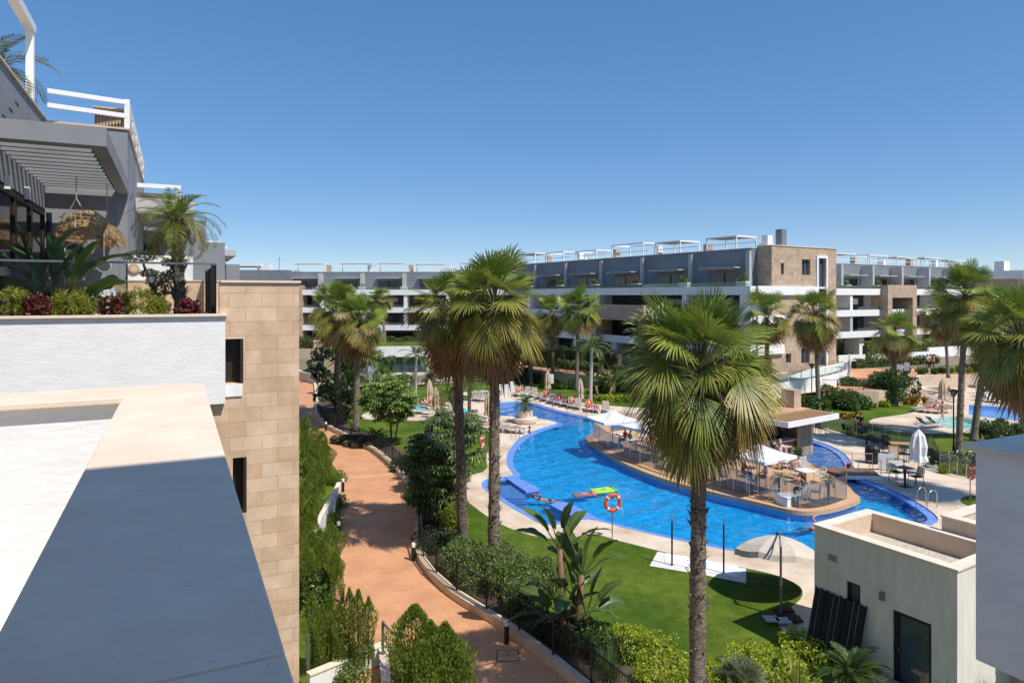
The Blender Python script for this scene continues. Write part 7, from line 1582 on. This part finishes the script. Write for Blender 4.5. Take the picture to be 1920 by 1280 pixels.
# bollards
def mk_bol():
    t = thing('bollard', '', 'bollard'); MB().lathe([(.075,0),(.075,.55)], 14).build('post', 'metal_black', t); MB().lathe([(.075,.551),(.077,.56),(.077,.68),(.06,.71),(.02,.715)], 14).build('lamp_head', 'plastic_white', t); return t
BO = Proto(mk_bol)
for x, y, lb in ((635,1008,'bollard light at the left path edge beside the low hedge'),(643,922,'bollard light farther up the left path edge'),(775,1051,'bollard light at the fence kerb below the tree shadow'),(950,1206,'bollard light at the kerb near the bottom centre'),(642,1130,'bollard light half hidden behind the left cypresses'),(611,808,'bollard light at the kerb far up the path')):
    BO.put(G(x, y), 0, lb, 'bollard lights along the path')
mh = thing('manhole_cover', 'square manhole cover set in the red path near the bottom', 'manhole cover', G(952,1228,.008)); MB().box(-.33,.33,-.33,.33,0,.006).build('frame', 'trunk_dark', mh); MB().box(-.29,.29,-.29,.29,.0062,.010).build('lid', 'path_red', mh); MB().lathe([(.03,.0105),(.03,.014)], 8).build('knob', 'metal_black', mh)
# planter wall, cable fence and low white terrace walls at the left gardens
pw = thing('planter_wall', 'low white planter wall with metal coping at the bottom left gardens', 'wall', G(690,1275)); o_ = tuple(pw.location)
A_1, B_1, C_1 = G(578,1300,.0), G(718,1240,.0), G(724,1330,.0); m1 = MB(); m1.bar(A_1+Z*.25, B_1+Z*.25, .18, .5).bar(B_1+Z*.249, C_1+Z*.249, .18, .5); m1.build('wall', 'stucco_fine', pw, off=o_)
m1 = MB(); m1.bar(A_1+Z*.52, B_1+Z*.52, .24, .04).bar(B_1+Z*.519, C_1+Z*.519, .24, .04); m1.build('coping', 'limestone', pw, off=o_)
for i, (x, y, dx) in enumerate(((588,935,0),(600,1000,0),(612,1012,0))): pass
lw = thing('terrace_wall', 'low zigzag white garden wall between the cypress rows on the left', 'wall', G(600,960)); o_ = tuple(lw.location); ww = [G(x, y, 0) for x, y in ((636,938),(628,956),(612,985),(598,1012),(590,1040),(572,1060))]; m1 = MB(); m2 = MB()
for a, b in zip(ww, ww[1:]): m1.bar(a+Z*.45, b+Z*.45, .16, .9); m2.bar(a+Z*.92, b+Z*.92, .22, .04)
m1.build('wall', 'stucco_fine', lw, off=o_); m2.build('coping', 'limestone', lw, off=o_)
cf = thing('cable_fence', 'grey post and cable fence at the private garden gate, bottom left', 'fence', G(718,1265)); o_ = tuple(cf.location); cps = [G(718,1262), G(742,1300), G(775,1340)]
for p in cps+[G(578,1290)]: MB().box(p.x-.035,p.x+.035,p.y-.035,p.y+.035,0,1.45).build('post', 'metal_grey', cf, off=o_)
for k in range(6):
    z = .55+k*.15; c_ = MB(); c_.tube([cps[0]+Z*z, cps[1]+Z*z, cps[2]+Z*z], .006, 4); c_.build('cable', 'metal_grey', cf, off=o_)
MB().bar(cps[0]+Z*1.42, cps[2]+Z*1.42, .05, .05).build('rail', 'metal_grey', cf, off=o_)
# life rings
def ring_stand(px, py, rz, tilt, label, h=1.55, R0=.33):
    t = thing('life_ring_stand', label, 'life ring', G(px, py)+Vector((0,0,.01)), rz); MB().tube([(0,0,0),(0,0,h-.05)], .025, 8).build('post', 'metal_grey', t)
    mb = MB(); n, m = 32, 10; cz = h
    for i in range(n):
        a = 6.2832*i/n
        for k in range(m):
            b = 6.2832*k/m; r_ = R0+.085*math.cos(b); mb.v.append(V3(r_*math.cos(a), -.07+.06*math.sin(b), cz+r_*math.sin(a)))
    for i in range(n):
        for k in range(m): mb.f.append((i*m+k, i*m+(k+1)%m, ((i+1)%n)*m+(k+1)%m, ((i+1)%n)*m+k)[::-1])
    ro = mb.build('ring', 'orange_red', t, smooth=True)
    for a in (rad(45), rad(135), rad(225), rad(315)):
        mb = MB(); c = V3(math.cos(a)*R0, -.07, cz+math.sin(a)*R0); tdir = V3(-math.sin(a),0,math.cos(a)); mb.tube([c-tdir*.03, c+tdir*.03], .092, 10); o = mb.build('band', 'plastic_white', ro)
    MB().box(-.04,.04,-.06,.03,cz+.15,cz+.24).build('bracket', 'metal_grey', t)
    mb = MB().tube([(R0+.05,-.08,cz-.15),(R0+.12,-.08,cz-.45),(R0+.08,-.08,cz-.62)], .008, 4); mb.build('rope', 'plastic_white', t)
ring_stand(1148,1009, rad(12), 0, 'orange life ring on a post at the near pool edge')
ring_stand(902,874, rad(78), 0, 'orange life ring seen edge-on on the left lawn', 1.5)
ring_stand(1819,942, rad(30), 0, 'orange life ring on a post in the round grass patch by the grey balcony', 1.55)
# shower posts
for x, y, h, lb in ((1260,1060,1.95,'dark green glass-topped post at the left end of the white pad'),(1357,1076,2.1,'dark green glass-topped post at the right end of the white pad')):
    t = thing('shower_post', lb, 'post', G(x, y)+Vector((0,0,.045))); MB().tube([(0,0,0),(0,0,h-.3)], .035, 10).build('post', 'frame_dark', t); MB().tube([(0,0,h-.3),(0,0,h)], .03, 10).build('glass_tip', 'glass_green', t); MB().lathe([(.07,0),(.07,.015),(.04,.03)], 12).build('foot', 'metal_steel', t)
# lamp posts
def mk_lamp():
    t = thing('street_lamp', '', 'street lamp'); MB().tube([(0,0,0),(0,0,.5),(0,0,.52),(0,0,3.75)], [.075,.075,.05,.04], 10).build('pole', 'metal_black', t)
    MB().lathe([(.06,3.75),(.10,3.80),(.26,4.12),(.27,4.14)], 12).build('lantern', 'metal_grey', t); MB().lathe([(.34,4.14),(.34,4.17),(.12,4.24),(.02,4.26)], 14).build('cap', 'metal_black', t); return t
LP = Proto(mk_lamp)
for x, y, lb in ((1788,850,'black lamp post right beside the tall palm trunk and the shallow pool'),(1522,768,'black lamp post left of the slim palm in front of the curved wall')): LP.put(G(x, y)-Vector((0,0,0)), 0, lb, 'lamp posts', 1.0)
# ladders and handrails
def ladder(px, py, rz, label):
    t = thing('pool_ladder', label, 'pool ladder', G(px, py)+Vector((0,0,.012)), rad(rz))
    for y in (-.28,.28): MB().tube([(-.55,y,0),(-.55,y,.62),(-.42,y,.86),(-.1,y,.90),(.12,y,.72),(.2,y,.2),(.2,y,-.9)], .024, 8).build('rail', 'metal_steel', t, smooth=True)
    for z in (-.2,-.45,-.7): MB().box(.12,.28,-.28,.28,z,z+.03).build('rung', 'metal_steel', t)
ladder(1733,951, 205, 'steel pool ladder at the right end of the pool near the bistro table'); ladder(974,821, -35, 'steel pool ladder at the left pool edge by the two bathers')
hrp = [G(x, y, .012) for x, y in ((992,753),(1012,758),(1036,766),(1064,774),(1100,782))]; hr_ = thing('pool_handrail', 'thin dark handrail on posts along the far pool edge below the loungers', 'handrail', hrp[2])
for p in hrp: MB().tube([p, p+Z*.9], .02, 6).build('post', 'metal_grey', hr_, off=tuple(hrp[2]))
MB().tube([p+Z*.9 for p in hrp], .018, 6).build('rail', 'metal_grey', hr_, off=tuple(hrp[2]))
# round planter bench with sago palm
b = G(985,792)+Vector((0,0,.012)); pb = thing('planter_bench', 'round white planter with circular bench on the pool peninsula', 'planter', b)
MB().lathe([(.80,0),(.95,.08),(1.0,.34),(1.0,.40),(.55,.42)], 32).build('bench', 'deck_edge', pb, smooth=False); MB().lathe([(.62,.4),(.60,1.0),(.53,1.02),(.5,.95)], 28).build('pot', 'deck_edge', pb); MB().lathe([(.01,.93),(.51,.935)], 20).build('soil', 'soil', pb)
cycad('sago palm growing in the round planter on the pool peninsula', b+Vector((0,0,.95)), 1.25, 27, .55, 30, (.08,.14,.03), (.16,.21,.05))
bx_ = thing('equipment_box', 'white low cabinet at the left end of the upper lounger row', 'cabinet', G(942,742), rad(-8)); MB().box(-1.0,.75,-.4,.4,0,1.15).build('cabinet', 'stucco_fine', bx_); MB().box(.76,1.25,-.45,.45,0,1.45).build('pillar', 'stucco_fine', bx_); MB().box(-.7,.1,-.412,-.402,.15,.6).build('vent', 'wall_grey_light', bx_)
def signpost(px, py, w, h, z, lab, gz=0):
    t = thing('sign_board', lab, 'sign', G(px, py, gz)); MB().tube([(0,.03,0),(0,.03,z+h)], .03, 6).build('post', 'metal_grey', t); MB().box(-w/2,w/2,-.02,.0,z,z+h).build('board', 'plastic_white', t)
signpost(1033,738,.6,1.0,1.1,'white notice board on a post behind the upper lounger row'); signpost(1687,716,.6,1.0,.9,'white notice board at the top of the pale staircase, left one',1.2); signpost(1700,714,.6,.9,1.1,'white notice board at the top of the pale staircase, right one',1.2)
# fences of the upper paths
def post_fence(label, pts, h, z, step=2.0):
    ps = resample(pts, step); t = thing('path_railing', label, 'fence', ps[0]+Z*z); o_ = tuple(ps[0]+Z*z)
    for p in ps: MB().box(p.x-.035,p.x+.035,p.y-.035,p.y+.035,z,z+h).build('post', 'metal_black', t, off=o_)
    for a, b in zip(ps, ps[1:]):
        m_ = MB(); m_.bar(a+Z*(z+h-.03), b+Z*(z+h-.03), .04).bar(a+Z*(z+.12), b+Z*(z+.12), .03)
        for k in range(1, 10): q = a.lerp(b, k/10); m_.bar(q+Z*(z+.13), q+Z*(z+h-.05), .014)
        m_.build('panel', 'metal_black', t, off=o_)
post_fence('black railing on top of the long retaining wall behind the loungers', inset(TF, .25)[5:8], 1.0, 1.5); post_fence('black railing along the plaza edge above the magenta shrub', inset(TF, .25)[8:11], 1.0, 1.5, 2.4); post_fence('black railing on the raised bank right of the staircase', inset(TF, .25)[11:13], 1.0, 1.5, 3)
# fountain in the pond
ft = thing('fountain_jet', 'spray of white water rising and falling in the pond before the pavilion', 'fountain', G(694,722,-.08)); MB().lathe([(.3,0),(.3,.15),(.1,.2)], 12).build('nozzle', 'metal_grey', ft)
rng = np.random.default_rng(4); N_ = 2600; tt = rng.random(N_); az = rng.uniform(0, 6.283, N_); sp = rng.uniform(.25,1.0,N_); P = np.stack([sp*1.7*tt*np.cos(az), sp*1.2*tt*np.sin(az), .2+3.6*(1.9*tt-1.95*tt*tt)*(1.15-.35*sp)*1.0+.3], 1); P[:,2] = np.maximum(P[:,2], .05)
glassmat('spray', (.95,.97,1.0), opac=.35, ocol=(.85,.88,.92))
U = np.tile(np.array([0,0,1.]), (N_,1)); V, Fq, C = cloud(P, U, .10, .45, np.ones((N_,3)), rng, .6, 0); npmesh('spray', V, Fq, C, 'spray', ft)
# folded loungers leaning on the pool house
wd = (du*1.0); nrm = Vector((-du.y, du.x, 0))*-1
for i in range(8):
    a = A_+du*(.12+.20*i)+nrm*(.50); a.z = .012; tp = A_+du*(.12+.20*i+.05)+nrm*.04; tp.z = 1.86; t = thing('folded_lounger', 'folded black sun lounger in the stack leaning on the shaded wall of the pool house', 'sun lounger', a, 0, 'folded loungers against the pool house')
    fr = MB(); s_ = du*.08
    fr.bar(a-s_, tp-s_, .03, .03).bar(a+s_, tp+s_, .03, .03); fr.build('frame', 'metal_grey' if i % 3 == 0 else 'metal_black', t, off=tuple(a)); md = MB(); md.bar(a+(tp-a)*.03, tp-(tp-a)*.02, .13, .55 if False else .06, nrm); md.build('sling', 'cloth_black', t, off=tuple(a))
# brick step
bs = thing('brick_step', 'low reddish brick step with pale slab beside the pool house door', 'step', A_+du*1.75+nrm*.35, ang(du)); MB().box(0,.95,-.38,.30,0,.20).build('base', 'terracotta', bs); MB().box(.25,.6,-.3,.2,.202,.215).build('slab', 'deck_edge', bs)
# ---- things on the neighbour's terrace
def thatch_mb(seed, R0, H, n=900, c0=(.36,.25,.13), c1=(.55,.41,.24), flat=1.0):
    r = random.Random(seed); mb = MB()
    for i in range(n):
        a = r.uniform(0, 6.283); f = math.sqrt(r.random()); o = Vector((math.cos(a), math.sin(a)*flat, 0)); p = o*R0*f*.8+Z*H*(1-f*f)*1.0; d = (o*.8-Z*(.25+.9*f)).normalized(); s = Vector((-o.y, o.x, 0)).normalized()*.008; l = r.uniform(.10,.22); c = var(lerp(c0, c1, r.random()), r, .2); k = len(mb.v)
        mb.v += [p-s, p+s, p+d*l+Z*.005]; mb.c += [c]*3; mb.f.append((k,k+1,k+2))
    return mb
def tp_(px, py, b_): tx = (px-CX)/F; Y = b_/(.897-.441*tx); return Vector((tx*Y, Y, E-(py-HY)/F*Y))
def lantern(px, py, b_, R0, H, label, sd):
    c = tp_(px, py, b_); t = thing('hanging_lantern', label, 'lantern', c); th_ = thatch_mb(sd, R0, H, 1500 if R0 > .3 else 900); th_.build('straw_shade', 'leaf_dry', t)
    w = MB(); rw, hw = R0*.42, H*.75
    for k in range(9): a = 6.2832*k/9; w.tube([(rw*.75*math.cos(a), rw*.75*math.sin(a)-R0*.5, H*.75),(rw*math.cos(a), rw*math.sin(a)-R0*.5, H*.2),(rw*.9*math.cos(a), rw*.9*math.sin(a)-R0*.5, -H*.25)], .009, 4)
    for z in (.6,.4,.2,0,-.2): 
        w.tube([(rw*math.cos(6.2832*k/14), rw*math.sin(6.2832*k/14)-R0*.5, H*z) for k in range(15)], .008, 4)
    w.build('wicker_cage', 'wood', t); MB().tube([(-rw*.6,-R0*.5,H*.75),(0,-R0*.5,H*1.35),(rw*.6,-R0*.5,H*.75)], .012, 5).tube([(0,-R0*.5,H*1.35),(0,-R0*.5,zp-c.z)], .010, 5).build('rope', 'wood_grey', t)
lantern(163,440,16.4,.68,.52,'large hanging wicker lantern with broad straw shade on the left terrace',1); lantern(209,456,16.9,.32,.38,'smaller dark wicker lantern with straw shade beside the large one',2)
for px, py, R0, H, b_, lb, sd in ((128,452,.40,.42,17.6,'straw hat-shaped mat hanging behind the large lantern',3),(138,540,.34,.26,17.2,'straw heap-shaped stool low on the terrace, left',4),(210,540,.30,.30,17.4,'straw stool low on the terrace, right',5)):
    t = thing('straw_mat' if sd == 3 else 'straw_stool', lb, 'straw decor', tp_(px, py, b_)); thatch_mb(sd, R0, H, 1300).build('straw', 'leaf_dry', t); MB().lathe([(R0*.6,-H*.5),(R0*.55,0),(R0*.3,H*.6),(.02,H*.8)], 12).build('core', 'wood_dark', t)
for px, py, R0, lb in ((141,474,.20,'round dark cavity pod with white rim under the large lantern'),(195,499,.13,'small oval white pod with dark opening at the handrail')):
    c = tp_(px, py, 15.6); t = thing('egg_pod', lb, 'pod', c, TH); mb = MB(); n = 20
    for (r_, y) in ((.55,.22),(.95,.12),(1.02,0),(.96,-.03),(.84,-.02)):
        for k in range(n): a = 6.2832*k/n; mb.v.append(V3(R0*r_*math.cos(a), y*R0*4, R0*r_*math.sin(a)))
    for i in range(4):
        for k in range(n): mb.f.append((i*n+k, i*n+(k+1)%n, (i+1)*n+(k+1)%n, (i+1)*n+k))
    mb.build('shell', 'wall_grey_light', t, smooth=True); mb = MB(); mb.M = Matrix.Rotation(rad(90),4,'X'); mb.lathe([(.001,0),(R0*.85,0),(R0*.85,.01),(.001,.01)], n); mb.build('hollow', 'dark_recess', t)
    MB().tube([(0,0,R0),(0,0,R0+.5)], .008, 5).build('cord', 'wood_grey', t)
c = tp_(190,552,14.6); c.z = zf; t = thing('side_table', 'small table with white speckled cloth between the terrace shrubs', 'table', c, TH); 
mat('cloth_speckled', (.75,.75,.78), (.10,.12,.16), sc=16, rough=.9, lo=.52, hi=.58, det=2)
MB().box(-.26,.26,-.22,.22,.52,.54).box(-.26,.26,-.23,-.221,.28,.54).box(-.27,-.261,-.22,.22,.28,.54).build('tablecloth', 'cloth_speckled', t)
for x in (-.22,.22):
    for y in (-.19,.19): MB().box(x-.02,x+.02,y-.02,y+.02,0,.518).build('leg', 'wood_dark', t)
c = tp_(251,504,18.27); t = thing('wall_plaque', 'round terracotta wall plaque on the white terrace partition', 'plaque', c, TH); mb = MB(); mb.M = Matrix.Rotation(rad(90),4,'X'); mb.lathe([(.001,0),(.115,0),(.125,.02),(.10,.035),(.001,.03)], 20); mb.build('disc', 'terracotta', t); mb = MB(); mb.M = Matrix.Rotation(rad(90),4,'X'); mb.lathe([(.04,.036),(.075,.036),(.075,.042),(.04,.042)], 14); mb.build('relief', 'limestone_dark', t)
c = tp_(283,530,15.2); t = thing('solar_lantern', 'small white hanging lantern under the cloud-pruned pine', 'lantern', c); MB().lathe([(.03,0),(.045,.03),(.045,.09),(.02,.12)], 10).build('shade', 'plastic_white', t); MB().tube([(0,0,.12),(0,0,.3)], .005, 4).build('cord', 'metal_black', t)
c = tp_(92,500,15.9); c.z = zf; t = thing('fairy_light_post', 'dark slim post with tiny lights beside the sliding doors', 'post', c); MB().tube([(0,0,0),(0,0,2.0)], .05, 8).build('post', 'metal_black', t)
mb = MB()
for k in range(16): a = k*1.1; mb.lathe([(.001,-.012),(.012,0),(.001,.012)], 6, (.055*math.cos(a), .055*math.sin(a), .15+k*.115))
mb.build('bulbs', 'plastic_white', t)
c = UV(-1.42, 18.9, zr); t = thing('wicker_box', 'small brown wicker box behind the corner of the white roof railing', 'box', c, TH)
MB().box(-.30,.30,-.25,.25,.02,.46).build('body', 'wood_grey', t); MB().box(-.33,.33,-.28,.28,.462,.50).build('lid', 'thatch', t); mb = MB()
for k in range(9): mb.box(-.28+k*.065, -.255+k*.065, -.262, -.251, .04, .44)
mb.build('slats', 'wood_dark', t)
